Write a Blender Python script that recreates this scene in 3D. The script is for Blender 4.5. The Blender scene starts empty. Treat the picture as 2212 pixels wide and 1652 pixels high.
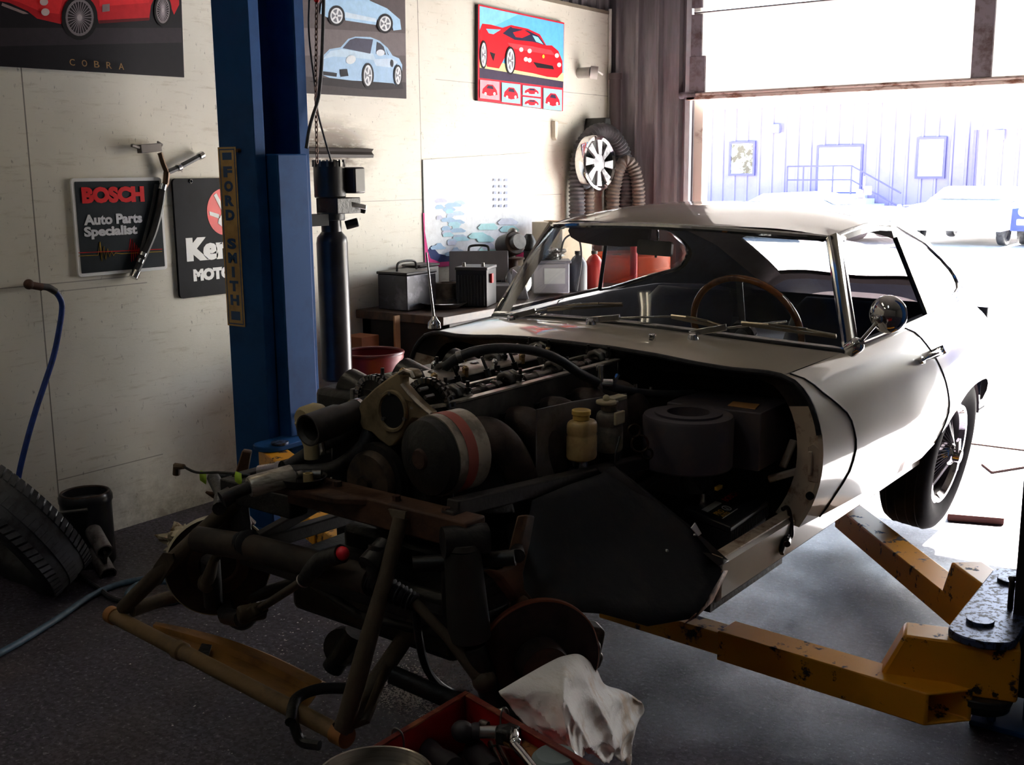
import bpy, bmesh, math, random
from math import sin, cos, pi, radians, sqrt, atan2, hypot
from mathutils import Vector, Matrix
from mathutils.geometry import tessellate_polygon

SC = bpy.context.scene
COL = SC.collection
random.seed(7)

# ------------------------------------------------------------------ camera
IMW, IMH, FOC = 2212, 1652, 2400.0
PITCH, ROLL, YAW, CAMH = radians(10.67), radians(-.53), radians(35.4), 1.5
_f = Vector((-sin(YAW)*cos(PITCH), cos(YAW)*cos(PITCH), -sin(PITCH)))
_r = Vector((cos(YAW), sin(YAW), 0))
_u = _r.cross(_f)
CR = cos(ROLL)*_r + sin(ROLL)*_u
CU = -sin(ROLL)*_r + cos(ROLL)*_u
CF = _f
CAMP = Vector((0, 0, CAMH))
cd = bpy.data.cameras.new('camera')
cam = bpy.data.objects.new('camera', cd)
COL.objects.link(cam)
cam.matrix_world = Matrix(((CR.x, CU.x, -CF.x, 0), (CR.y, CU.y, -CF.y, 0), (CR.z, CU.z, -CF.z, CAMH), (0, 0, 0, 1)))
cd.sensor_fit = 'HORIZONTAL'
cd.sensor_width = 36.0
cd.lens = FOC/IMW*36.0
cd.clip_start = .05
cd.clip_end = 300
SC.camera = cam

# ------------------------------------------------------------------ light and exposure
SC.view_settings.view_transform = 'Standard'
SC.view_settings.look = 'None'
SC.view_settings.gamma = 1
SC.view_settings.use_curve_mapping = False
SC.view_settings.exposure = 0.0
wd = bpy.data.worlds.new('sky')
SC.world = wd
wd.use_nodes = True
nt = wd.node_tree
bgn = nt.nodes['Background']
sky = nt.nodes.new('ShaderNodeTexSky')
sky.sky_type = 'NISHITA'
sky.sun_disc = False
sky.sun_elevation = radians(37)
sky.sun_rotation = radians(17)
sky.air_density = 1.0
sky.dust_density = 1.5
nt.links.new(sky.outputs[0], bgn.inputs[0])
bgn.inputs[1].default_value = 1.5
sl = bpy.data.lights.new('sun', 'SUN')
sl.energy = 140.0
sl.angle = radians(.6)
sl.color = (1, .96, .9)
sun = bpy.data.objects.new('sun', sl)
COL.objects.link(sun)
sun.location = (3, 14, 12)
sun.rotation_euler = Vector((-.04, -1, -.78)).to_track_quat('-Z', 'Y').to_euler()

# ------------------------------------------------------------------ pixel helpers (a pixel and a known plane give a point)
def wray(x, y):
    return CF + (x-IMW/2)/FOC*CR - (y-IMH/2)/FOC*CU
def PX(x, y, X=None, Y=None, Z=None):
    d = wray(x, y)
    t = (X-CAMP.x)/d.x if X is not None else (Y-CAMP.y)/d.y if Y is not None else (Z-CAMP.z)/d.z
    return CAMP + t*d
CARO = Vector((-1.84, 3.0, 0))
CARM = Matrix.Rotation(radians(-1.5), 3, 'Z') @ Matrix.Rotation(radians(.9), 3, 'Y')
_mi = CARM.transposed()
def K(x, y, cx=None, cy=None, cz=None):
    d = _mi @ wray(x, y)
    o = _mi @ (CAMP - CARO)
    i, v = (0, cx) if cx is not None else (1, cy) if cy is not None else (2, cz)
    return o + d*((v-o[i])/d[i])
def KW(p):
    return CARM @ Vector(p) + CARO

# ------------------------------------------------------------------ mesh builder
OFF = {}
def ip(tab, t):
    if t <= tab[0][0]: return tab[0][1]
    for (a, b), (c, d) in zip(tab, tab[1:]):
        if t <= c: return b + (d-b)*(t-a)/(c-a)
    return tab[-1][1]
def frame(d, up=None):
    d = Vector(d).normalized()
    up = Vector(up) if up is not None else (Vector((0, 0, 1)) if abs(d.z) < .95 else Vector((0, 1, 0)))
    s = d.cross(up).normalized()
    return s, s.cross(d).normalized(), d
def smooth_path(pts, k=6):
    P = [Vector(p) for p in pts]
    out = []
    for i in range(len(P)-1):
        a, b = P[i], P[i+1]
        p0 = P[i-1] if i else a*2-b
        p3 = P[i+2] if i+2 < len(P) else b*2-a
        for j in range(k):
            t = j/k
            out.append(.5*((2*a) + (b-p0)*t + (2*p0-5*a+4*b-p3)*t*t + (3*a-p0-3*b+p3)*t**3))
    out.append(P[-1])
    return out
class MB:
    def __init__(s):
        s.v = []; s.f = []; s.m = []
    def face(s, idx, mi=0):
        s.f.append(tuple(idx)); s.m.append(mi)
    def add(s, vs):
        n = len(s.v); s.v += [Vector(p) for p in vs]; return n
    def box(s, x0, x1, y0, y1, z0, z1, mi=0):
        n = s.add([(x, y, z) for z in (z0, z1) for y in (y0, y1) for x in (x0, x1)])
        for q in ((0, 2, 3, 1), (4, 5, 7, 6), (0, 1, 5, 4), (2, 6, 7, 3), (0, 4, 6, 2), (1, 3, 7, 5)):
            s.face([n+i for i in q], mi)
        return s
    def obox(s, c, ax, sx, sy, sz, mi=0):
        c = Vector(c); a, b, d = [Vector(q) for q in ax]
        n = s.add([c + a*i*sx/2 + b*j*sy/2 + d*k*sz/2 for k in (-1, 1) for j in (-1, 1) for i in (-1, 1)])
        for q in ((0, 2, 3, 1), (4, 5, 7, 6), (0, 1, 5, 4), (2, 6, 7, 3), (0, 4, 6, 2), (1, 3, 7, 5)):
            s.face([n+i for i in q], mi)
        return s
    def bar(s, p0, p1, w, h, up=None, mi=0):
        p0, p1 = Vector(p0), Vector(p1)
        a, b, d = frame(p1-p0, up)
        return s.obox((p0+p1)/2, (a, b, d), w, h, (p1-p0).length, mi)
    def tube(s, path, r, n=10, caps=True, closed=False, mi=0):
        P = [Vector(p) for p in path]
        R = r if isinstance(r, (list, tuple)) else [r]*len(P)
        N = len(P)
        up = None; rings = []
        for i in range(N):
            if closed: d = P[(i+1) % N]-P[i-1]
            else: d = P[min(i+1, N-1)]-P[max(i-1, 0)]
            d.normalize()
            if up is None: a, b, _ = frame(d)
            else:
                a = d.cross(up)
                if a.length < 1e-6: a, b, _ = frame(d)
                else:
                    a.normalize(); b = a.cross(d).normalized()
            up = b
            rings.append(s.add([P[i] + (a*cos(2*pi*k/n) + b*sin(2*pi*k/n))*R[i] for k in range(n)]))
        M_ = N if closed else N-1
        for i in range(M_):
            A, B = rings[i], rings[(i+1) % N]
            for k in range(n):
                s.face((A+k, A+(k+1) % n, B+(k+1) % n, B+k), mi)
        if caps and not closed:
            s.face([rings[0]+k for k in reversed(range(n))], mi)
            s.face([rings[-1]+k for k in range(n)], mi)
        return s
    def cyl(s, p0, p1, r, n=20, r1=None, mi=0):
        return s.tube([p0, p1], [r, r if r1 is None else r1], n, mi=mi)
    def lathe(s, prof, p0, ax, n=32, mi=0, closed=True, a0=0, a1=2*pi):
        a, b, d = frame(ax); p0 = Vector(p0); full = abs(a1-a0-2*pi) < 1e-6
        rings = []; nn = n if full else n+1
        for (r, h) in prof:
            rings.append(s.add([p0 + d*h + (a*cos(a0+(a1-a0)*k/n) + b*sin(a0+(a1-a0)*k/n))*max(r, 1e-4) for k in range(nn)]))
        for i in range(len(prof)-1):
            A, B = rings[i], rings[i+1]
            for k in range(n):
                s.face((A+k, A+(k+1) % nn, B+(k+1) % nn, B+k), mi)
        if closed and full:
            s.face([rings[0]+k for k in reversed(range(nn))], mi); s.face([rings[-1]+k for k in range(nn)], mi)
        return s
    def poly(s, pts, mi=0):
        P = [Vector(p) for p in pts]
        n = s.add(P)
        for t in tessellate_polygon([P]):
            s.face([n+i for i in t], mi)
        return s
    def prism(s, pts, dvec, mi=0):
        P = [Vector(p) for p in pts]; dv = Vector(dvec); L = len(P)
        n = s.add(P); m = s.add([p+dv for p in P])
        for t in tessellate_polygon([P]):
            s.face([n+i for i in t], mi); s.face([m+i for i in reversed(t)], mi)
        for i in range(L):
            j = (i+1) % L
            s.face((n+i, m+i, m+j, n+j), mi)
        return s
    def grid(s, rows, mi=0, wrap=False, skip=None):
        w = len(rows[0])
        n = s.add([p for r in rows for p in r])
        for i in range(len(rows)-1):
            for j in range(w if wrap else w-1):
                if skip and skip(i, j): continue
                k = (j+1) % w
                s.face((n+i*w+j, n+i*w+k, n+(i+1)*w+k, n+(i+1)*w+j), mi)
        return s
    def ball(s, c, r, nu=14, nv=9, rot=None, mi=0):
        c = Vector(c); r = Vector(r) if isinstance(r, (tuple, list)) else Vector((r, r, r))
        rows = []
        for i in range(nv+1):
            th = pi*i/nv
            row = []
            for j in range(nu):
                q = Vector((sin(th)*cos(2*pi*j/nu)*r.x, sin(th)*sin(2*pi*j/nu)*r.y, cos(th)*r.z))
                if rot is not None: q = rot @ q
                row.append(c+q)
            rows.append(row)
        return s.grid(rows, mi, wrap=True)
    def torus(s, c, ax, R, r, n=40, m=10, mi=0, a0=0, a1=2*pi):
        a, b, d = frame(ax); c = Vector(c)
        full = abs(a1-a0-2*pi) < 1e-6
        pts = [c + (a*cos(a0+(a1-a0)*k/n) + b*sin(a0+(a1-a0)*k/n))*R for k in range(n if full else n+1)]
        return s.tube(pts, r, m, closed=full, mi=mi)
    def text(s, body, size, o, u, v, mi=0, depth=.001, offs=0., align='LEFT', space=1.0, shear=0., xs=1.0):
        """lettering on the plane o + u*x + v*y"""
        cu = bpy.data.curves.new('lettering', 'FONT')
        cu.body = body; cu.size = size; cu.extrude = depth/2; cu.offset = offs
        cu.align_x = align; cu.space_character = space; cu.shear = shear; cu.resolution_u = 3
        ob = bpy.data.objects.new('lettering', cu)
        COL.objects.link(ob)
        dg = bpy.context.evaluated_depsgraph_get()
        me = bpy.data.meshes.new_from_object(ob.evaluated_get(dg))
        o, u, v = Vector(o), Vector(u).normalized(), Vector(v).normalized()
        w = u.cross(v)
        n = s.add([o + u*p.co.x*xs + v*p.co.y + w*p.co.z for p in me.vertices])
        for p in me.polygons:
            s.face([n+i for i in p.vertices], mi)
        bpy.data.objects.remove(ob); bpy.data.curves.remove(cu); bpy.data.meshes.remove(me)
        return s
    def build(s, name, mats, parent=None, bevel=0, ang=38, label=None, flat=False, sub=0, solid=0, kind=None, seg=2):
        if not isinstance(mats, (list, tuple)): mats = [mats]
        if parent is not None: off = OFF[parent.name]
        else:
            xs = [p.x for p in s.v]; ys = [p.y for p in s.v]; zs = [p.z for p in s.v]
            off = Vector(((min(xs)+max(xs))/2, (min(ys)+max(ys))/2, min(zs)))
        me = bpy.data.meshes.new(name)
        me.from_pydata([p-off for p in s.v], [], s.f)
        for m in mats: me.materials.append(m)
        me.polygons.foreach_set('material_index', s.m)
        bm = bmesh.new(); bm.from_mesh(me)
        bmesh.ops.remove_doubles(bm, verts=bm.verts, dist=1e-5)
        bmesh.ops.recalc_face_normals(bm, faces=bm.faces)
        bm.to_mesh(me); bm.free()
        if not flat:
            me.polygons.foreach_set('use_smooth', [True]*len(me.polygons))
            me.set_sharp_from_angle(angle=radians(ang))
        o = bpy.data.objects.new(name, me)
        COL.objects.link(o)
        if parent is not None: o.parent = parent
        else: o.location = off
        OFF[o.name] = off
        if solid:
            md = o.modifiers.new('solid', 'SOLIDIFY'); md.thickness = solid; md.offset = 0
        if bevel:
            md = o.modifiers.new('bevel', 'BEVEL'); md.width = bevel; md.segments = seg; md.limit_method = 'ANGLE'
            md.angle_limit = radians(40); md.harden_normals = False
        if sub:
            md = o.modifiers.new('sub', 'SUBSURF'); md.levels = sub; md.render_levels = sub
        if label: o['label'] = label
        if kind: o['kind'] = kind
        return o
    def thing(s, name, mats, label, cat, group=None, **k):
        o = s.build(name, mats, None, **k)
        o['label'] = label; o['category'] = cat
        if group: o['group'] = group
        return o
def thing(name, label, cat, loc, group=None):
    o = bpy.data.objects.new(name, None)
    COL.objects.link(o)
    o.empty_display_size = .1
    o.location = Vector(loc)
    o['label'] = label; o['category'] = cat
    if group: o['group'] = group
    OFF[o.name] = Vector(loc)
    return o
def kids(o):
    return [c for c in COL.objects if c.parent == o]
def dup(o, loc, label=None, rz=None, parent=None):
    c = o.copy(); COL.objects.link(c)
    if parent is not None: c.parent = parent
    else:
        c.location = Vector(loc)
        if rz is not None: c.rotation_euler = (0, 0, rz)
        if label: c['label'] = label
    for ch in kids(o): dup(ch, None, parent=c)
    return c

# ------------------------------------------------------------------ materials
_mc = {}
def M(name, col, rough=.5, metal=0., col2=None, scale=8., lo=.45, hi=.62, bump=0., bscale=None, coat=0., spec=.5, detail=5., r2=None, stretch=None, emit=None, trans=0., ior=1.45, sss=0., world=False):
    if name in _mc: return _mc[name]
    m = bpy.data.materials.new(name); m.use_nodes = True
    n, l = m.node_tree.nodes, m.node_tree.links
    b = n['Principled BSDF']
    b.inputs['Base Color'].default_value = (*col, 1)
    b.inputs['Roughness'].default_value = rough
    b.inputs['Metallic'].default_value = metal
    b.inputs['Specular IOR Level'].default_value = spec
    b.inputs['IOR'].default_value = ior
    b.inputs['Transmission Weight'].default_value = trans
    if coat:
        b.inputs['Coat Weight'].default_value = coat; b.inputs['Coat Roughness'].default_value = .03
    if sss:
        b.inputs['Subsurface Weight'].default_value = sss; b.inputs['Subsurface Radius'].default_value = (.02, .02, .015)
    if emit:
        b.inputs['Emission Color'].default_value = (*emit[0], 1); b.inputs['Emission Strength'].default_value = emit[1]
    if world:
        g = n.new('ShaderNodeNewGeometry'); src = g.outputs['Position']
    else:
        g = n.new('ShaderNodeTexCoord'); src = g.outputs['Object']
    if stretch:
        mp = n.new('ShaderNodeMapping'); mp.inputs['Scale'].default_value = stretch
        l.new(src, mp.inputs[0]); src = mp.outputs[0]
    if col2 is None:
        col2 = tuple(c*.8 for c in col); lo, hi = .35, .75
    t = n.new('ShaderNodeTexNoise'); t.inputs['Scale'].default_value = scale; t.inputs['Detail'].default_value = detail
    t.inputs['Roughness'].default_value = .65
    l.new(src, t.inputs['Vector'])
    rp = n.new('ShaderNodeValToRGB')
    rp.color_ramp.elements[0].position = lo; rp.color_ramp.elements[1].position = hi
    rp.color_ramp.elements[0].color = (*col, 1); rp.color_ramp.elements[1].color = (*col2, 1)
    l.new(t.outputs[0], rp.inputs[0]); l.new(rp.outputs[0], b.inputs['Base Color'])
    if r2 is not None:
        mr = n.new('ShaderNodeMapRange'); mr.inputs[1].default_value = lo; mr.inputs[2].default_value = hi
        mr.inputs[3].default_value = rough; mr.inputs[4].default_value = r2
        l.new(t.outputs[0], mr.inputs[0]); l.new(mr.outputs[0], b.inputs['Roughness'])
    if bump:
        t2 = n.new('ShaderNodeTexNoise'); t2.inputs['Scale'].default_value = bscale or scale*4; t2.inputs['Detail'].default_value = 6
        l.new(src, t2.inputs['Vector'])
        bp = n.new('ShaderNodeBump'); bp.inputs['Strength'].default_value = bump; bp.inputs['Distance'].default_value = .01
        l.new(t2.outputs[0], bp.inputs['Height']); l.new(bp.outputs[0], b.inputs['Normal'])
    _mc[name] = m
    return m
def srgb(r, g, b):
    f = lambda c: (c/255/12.92 if c <= 10 else ((c/255+.055)/1.055)**2.4)
    return (f(r), f(g), f(b))
def ink(r, g, b):
    return M('print_%d_%d_%d' % (r, g, b), srgb(r, g, b), .5, scale=30, spec=.15)
def glass(name, tint=(1, 1, 1), refl=1.0, rough=.0, dirt=0.):
    if name in _mc: return _mc[name]
    m = bpy.data.materials.new(name); m.use_nodes = True
    n, l = m.node_tree.nodes, m.node_tree.links
    n.remove(n['Principled BSDF'])
    out = n['Material Output']
    tr = n.new('ShaderNodeBsdfTransparent'); tr.inputs[0].default_value = (*tint, 1)
    gl = n.new('ShaderNodeBsdfGlossy'); gl.inputs['Roughness'].default_value = rough
    lw = n.new('ShaderNodeFresnel'); lw.inputs[0].default_value = 1.5
    mul = n.new('ShaderNodeMath'); mul.operation = 'MULTIPLY'; mul.inputs[1].default_value = refl
    l.new(lw.outputs[0], mul.inputs[0])
    mx = n.new('ShaderNodeMixShader')
    l.new(mul.outputs[0], mx.inputs[0]); l.new(tr.outputs[0], mx.inputs[1]); l.new(gl.outputs[0], mx.inputs[2])
    last = mx
    if dirt:
        df = n.new('ShaderNodeBsdfDiffuse'); df.inputs[0].default_value = (.6, .6, .6, 1)
        tc = n.new('ShaderNodeTexCoord'); t = n.new('ShaderNodeTexNoise'); t.inputs['Scale'].default_value = 3.; t.inputs['Detail'].default_value = 8
        mp = n.new('ShaderNodeMapping'); mp.inputs['Scale'].default_value = (1, 1, 5); mp.inputs['Rotation'].default_value = (.4, .5, 0)
        l.new(tc.outputs['Object'], mp.inputs[0]); l.new(mp.outputs[0], t.inputs['Vector'])
        mr = n.new('ShaderNodeMapRange'); mr.inputs[1].default_value = .5; mr.inputs[2].default_value = .75; mr.inputs[3].default_value = dirt*.2; mr.inputs[4].default_value = dirt
        l.new(t.outputs[0], mr.inputs[0])
        m2 = n.new('ShaderNodeMixShader'); l.new(mr.outputs[0], m2.inputs[0]); l.new(mx.outputs[0], m2.inputs[1]); l.new(df.outputs[0], m2.inputs[2])
        last = m2
    l.new(last.outputs[0], out.inputs[0])
    _mc[name] = m
    return m

BLACK = M('black_paint', (.012, .012, .013), .45, col2=(.03, .028, .026), scale=14, lo=.5, hi=.7)
GREASE = M('greasy_black', (.008, .008, .008), .42, col2=(.022, .019, .016), scale=18, lo=.45, hi=.65, bump=.25, bscale=60)
RUBBER = M('black_rubber', (.012, .012, .014), .6, col2=(.03, .03, .032), scale=30)
HOSE = M('hose_rubber', (.03, .032, .035), .42, col2=(.05, .05, .055), scale=25)
DUSTY = M('dusty_brown_steel', (.055, .04, .026), .75, col2=(.095, .07, .042), scale=10, lo=.35, hi=.7, bump=.2, bscale=70)
TAN = M('tan_dusty_paint', (.19, .115, .045), .6, col2=(.09, .06, .03), scale=9, lo=.5, hi=.75, bump=.15, bscale=60)
RUST = M('rusty_steel', (.085, .032, .018), .75, col2=(.035, .02, .014), scale=14, lo=.35, hi=.7, bump=.25, bscale=60)
STEEL = M('dull_steel', (.2, .19, .18), .42, .85, col2=(.1, .095, .09), scale=12, lo=.4, hi=.7)
ALU = M('cast_aluminium', (.24, .21, .17), .5, .55, col2=(.12, .1, .08), scale=12, lo=.42, hi=.72, bump=.15, bscale=80)
BRIGHT = M('machined_aluminium', (.62, .6, .57), .3, .9, col2=(.36, .34, .32), scale=18, lo=.45, hi=.7)
CHROME = M('chrome', (.8, .79, .78), .07, 1.0, col2=(.68, .67, .66), scale=40)
SATIN = M('satin_chrome', (.62, .61, .6), .22, 1.0, col2=(.45, .44, .43), scale=25)
# ================================================================== room
WX, DY, CZ = -4.06, 6.95, 3.7     # left wall, door wall, ceiling
RX, BY = 3.2, -3.6
def nodes_of(name):
    m = bpy.data.materials.new(name); m.use_nodes = True
    return m, m.node_tree.nodes, m.node_tree.links, m.node_tree.nodes['Principled BSDF']
def mth(n, l, op, a, b=None, c=None, clamp=False):
    q = n.new('ShaderNodeMath'); q.operation = op; q.use_clamp = clamp
    for i, v in enumerate((a, b, c)):
        if v is None: continue
        if isinstance(v, (int, float)): q.inputs[i].default_value = v
        else: l.new(v, q.inputs[i])
    return q.outputs[0]
def noise(n, l, src, scale, detail=6, rough=.6, stretch=None):
    if stretch:
        mp = n.new('ShaderNodeMapping'); mp.inputs['Scale'].default_value = stretch; l.new(src, mp.inputs[0]); src = mp.outputs[0]
    t = n.new('ShaderNodeTexNoise'); t.inputs['Scale'].default_value = scale; t.inputs['Detail'].default_value = detail; t.inputs['Roughness'].default_value = rough
    l.new(src, t.inputs['Vector']); return t.outputs[0]
def rng_(n, l, v, a, b, c=0., d=1.):
    q = n.new('ShaderNodeMapRange'); q.inputs[1].default_value = a; q.inputs[2].default_value = b; q.inputs[3].default_value = c; q.inputs[4].default_value = d
    l.new(v, q.inputs[0]); return q.outputs[0]
def mixc(n, l, f, a, b):
    q = n.new('ShaderNodeMix'); q.data_type = 'RGBA'
    if isinstance(f, (int, float)): q.inputs[0].default_value = f
    else: l.new(f, q.inputs[0])
    for i, v in ((6, a), (7, b)):
        if isinstance(v, tuple): q.inputs[i].default_value = (*v, 1)
        else: l.new(v, q.inputs[i])
    return q.outputs[2]
# ---- white painted plywood, worn
def ply():
    m, n, l, b = nodes_of('white_painted_plywood')
    g = n.new('ShaderNodeNewGeometry'); P = g.outputs['Position']
    sp = n.new('ShaderNodeSeparateXYZ'); l.new(P, sp.inputs[0]); Y, Z = sp.outputs[1], sp.outputs[2]
    base = mixc(n, l, rng_(n, l, noise(n, l, P, 1.4, 4), .35, .7), srgb(226, 222, 210), srgb(206, 200, 186))
    grain = rng_(n, l, noise(n, l, P, 6, 8, .7, (1, 1.2, 9)), .56, .72)
    base = mixc(n, l, mth(n, l, 'MULTIPLY', grain, .55), base, srgb(168, 156, 134))
    speck = rng_(n, l, noise(n, l, P, 48, 4, .7, (1, 1, .55)), .63, .71)
    base = mixc(n, l, mth(n, l, 'MULTIPLY', speck, .65), base, srgb(104, 98, 88))
    scuff = rng_(n, l, noise(n, l, P, 9, 9, .8, (1, 2.4, .8)), .63, .70)
    base = mixc(n, l, mth(n, l, 'MULTIPLY', scuff, .75), base, srgb(118, 104, 86))
    # sheet joints
    j = None
    for k in (2.50, 4.86):
        d = mth(n, l, 'ABSOLUTE', mth(n, l, 'SUBTRACT', Y, k))
        q = mth(n, l, 'LESS_THAN', d, .0028); j = q if j is None else mth(n, l, 'MAXIMUM', j, q)
    for k, y0, y1 in ((1.083, 2.2, 2.95), (.283, 2.5, 3.02), (1.36, 4.2, 6.3), (2.02, 5.0, 6.9), (1.05, 2.54, 3.0)):
        d = mth(n, l, 'LESS_THAN', mth(n, l, 'ABSOLUTE', mth(n, l, 'SUBTRACT', Z, k)), .0022)
        d = mth(n, l, 'MULTIPLY', d, mth(n, l, 'GREATER_THAN', Y, y0)); d = mth(n, l, 'MULTIPLY', d, mth(n, l, 'LESS_THAN', Y, y1))
        j = mth(n, l, 'MAXIMUM', j, mth(n, l, 'MULTIPLY', d, .7))
    base = mixc(n, l, mth(n, l, 'MULTIPLY', j, .8), base, srgb(70, 64, 54))
    # grime that settled along the foot of the wall
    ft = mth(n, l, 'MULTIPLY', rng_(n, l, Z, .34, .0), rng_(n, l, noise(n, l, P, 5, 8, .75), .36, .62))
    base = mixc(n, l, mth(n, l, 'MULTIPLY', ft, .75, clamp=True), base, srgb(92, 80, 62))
    # rubbed soot round the dark bar
    dy = mth(n, l, 'DIVIDE', mth(n, l, 'SUBTRACT', Y, 4.15), .36); dz = mth(n, l, 'DIVIDE', mth(n, l, 'SUBTRACT', Z, 1.62), .17)
    dd = mth(n, l, 'ADD', mth(n, l, 'POWER', dy, 2.), mth(n, l, 'POWER', dz, 2.))
    so = mth(n, l, 'MULTIPLY', rng_(n, l, dd, 1.25, .2), rng_(n, l, noise(n, l, P, 7, 7, .7, (1, .8, 3.5)), .26, .5))
    base = mixc(n, l, mth(n, l, 'MULTIPLY', so, .95, clamp=True), base, srgb(74, 54, 36))
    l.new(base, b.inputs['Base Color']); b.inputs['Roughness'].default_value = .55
    bp = n.new('ShaderNodeBump'); bp.inputs['Strength'].default_value = .12; bp.inputs['Distance'].default_value = .01
    l.new(noise(n, l, P, 40, 6, .7, (1, 1, 4)), bp.inputs['Height']); l.new(bp.outputs[0], b.inputs['Normal'])
    return m
PLY = ply()
# ---- oily concrete floor
def floor_mat():
    m, n, l, b = nodes_of('oily_concrete')
    g = n.new('ShaderNodeNewGeometry'); P = g.outputs['Position']
    big = rng_(n, l, noise(n, l, P, 1.1, 5), .38, .66)
    c = mixc(n, l, big, srgb(50, 45, 57), srgb(84, 76, 92))
    brown = rng_(n, l, noise(n, l, P, 2.6, 6), .52, .7)
    c = mixc(n, l, mth(n, l, 'MULTIPLY', brown, .45), c, srgb(84, 64, 54))
    fine = rng_(n, l, noise(n, l, P, 60, 3, .6), .46, .56)
    c = mixc(n, l, mth(n, l, 'MULTIPLY', fine, .85), c, srgb(22, 20, 24))
    pale = rng_(n, l, noise(n, l, P, 62, 4, .7), .575, .65)
    c = mixc(n, l, mth(n, l, 'MULTIPLY', pale, .5), c, srgb(168, 162, 170))
    blot = rng_(n, l, noise(n, l, P, 17, 5, .7), .66, .70)
    c = mixc(n, l, mth(n, l, 'MULTIPLY', blot, .7), c, srgb(20, 17, 17))
    l.new(c, b.inputs['Base Color'])
    l.new(rng_(n, l, noise(n, l, P, 3, 6), .35, .7, .38, .62), b.inputs['Roughness'])
    bp = n.new('ShaderNodeBump'); bp.inputs['Strength'].default_value = .55; bp.inputs['Distance'].default_value = .006
    l.new(noise(n, l, P, 34, 9, .85), bp.inputs['Height']); l.new(bp.outputs[0], b.inputs['Normal'])
    return m
FLOOR = floor_mat()
SIDING = M('grey_metal_siding', srgb(140, 134, 140), .4, .25, col2=srgb(104, 98, 102), scale=6, lo=.4, hi=.7, stretch=(3, 3, .3))
SIDLT = M('pale_metal_strip', srgb(196, 198, 204), .35, .3, scale=10)
INWALL = M('plain_painted_wall', srgb(96, 92, 86), .7, scale=3)
DARKCEIL = M('dark_insulated_ceiling', srgb(92, 88, 84), .85, scale=3)
PAVE = M('pale_concrete_yard', (.62, .6, .57), .9, col2=(.5, .49, .47), scale=1.2, world=True)
DIRT = M('brown_floor_dirt', srgb(70, 60, 50), .9)

def struct(mb, name, mats, **k):
    o = mb.build(name, mats, None, **k); o['kind'] = 'structure'; return o
b = MB(); b.box(WX-.4, RX+.4, BY-.4, DY+.02, -.2, 0); struct(b, 'floor', FLOOR, flat=True)
b = MB(); b.box(WX-.2, RX+.2, BY-.2, DY+.2, CZ, CZ+.1); struct(b, 'ceiling', DARKCEIL, flat=True)
def corrugated(mb, p0, p1, z0, z1, out, pitch=.115, dep=.022, mi=0, mi2=0):
    """ribbed sheet from p0 to p1 (plan points), ribs towards out"""
    p0, p1, out = Vector((*p0, 0)), Vector((*p1, 0)), Vector((*out, 0)).normalized()
    L = (p1-p0).length; d = (p1-p0)/L
    xs = []; t = 0
    while t < L:
        for f, h in ((0, 0), (.30, 0), (.36, 1), (.50, 1), (.56, 0)):
            if t+f*pitch < L: xs.append((t+f*pitch, h))
        t += pitch
    xs.append((L, 0))
    rows = [[p0+d*s+out*h*dep+Vector((0, 0, z)) for s, h in xs] for z in (z0, z1)]
    mb.grid(rows, mi)
# left wall: painted plywood lining below, ribbed metal above
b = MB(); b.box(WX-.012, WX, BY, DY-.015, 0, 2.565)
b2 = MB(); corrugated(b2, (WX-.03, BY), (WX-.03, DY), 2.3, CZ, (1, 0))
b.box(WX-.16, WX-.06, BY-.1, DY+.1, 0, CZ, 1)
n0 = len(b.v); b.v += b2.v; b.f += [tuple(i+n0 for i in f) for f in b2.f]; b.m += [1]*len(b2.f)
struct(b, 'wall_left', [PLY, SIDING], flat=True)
b = MB(); b.box(WX-.004, WX+.012, BY, DY-.02, 2.565, 2.585); struct(b, 'trim_1', M('dusty_ledge_board', srgb(120, 110, 96), .8))
b = MB(); b.tube([(WX+.012, DY-.05, 1.72), (WX+.012, DY-.05, 2.6)], .012, 8); struct(b, 'trim_2', M('white_corner_bead', srgb(220, 216, 208), .5))
# door wall: ribbed strip left of the opening, header, strip right
OX0, OX1, OZ = -3.44, .15, 3.2
b = MB()
corrugated(b, (WX, DY), (OX0, DY), 0, CZ, (0, -1), pitch=.155, dep=.045)
corrugated(b, (OX0, DY), (OX1, DY), OZ, CZ, (0, -1), pitch=.125, dep=.035)
corrugated(b, (OX1, DY), (RX, DY), 0, CZ, (0, -1), pitch=.125, dep=.035)
b.box(WX-.1, OX0, DY+.03, DY+.14, 0, CZ); b.box(OX1, RX+.1, DY+.03, DY+.14, 0, CZ); b.box(OX0, OX1, DY+.03, DY+.14, OZ, CZ)
struct(b, 'wall_far', SIDING, flat=True)
b = MB(); b.box(OX0-.035, OX0+.005, DY-.035, DY+.0, 0, OZ+.2); struct(b, 'trim_3', SIDLT, bevel=.004)
b = MB(); b.box(OX0+.005, OX0+.07, DY+.03, DY+.12, 0, OZ); struct(b, 'trim_4', M('door_jamb_timber', srgb(196, 184, 172), .6, col2=srgb(130, 104, 92), scale=7, lo=.55, hi=.68))
b = MB(); b.box(OX1, OX1+.04, DY-.035, DY, 0, OZ+.2); struct(b, 'trim_5', SIDLT, bevel=.004)
b = MB(); b.box(RX, RX+.1, BY, DY, 0, CZ); struct(b, 'wall_right', INWALL)
b = MB(); b.box(WX-.1, RX+.1, BY-.1, BY, 0, CZ); struct(b, 'wall_back', INWALL)

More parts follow.
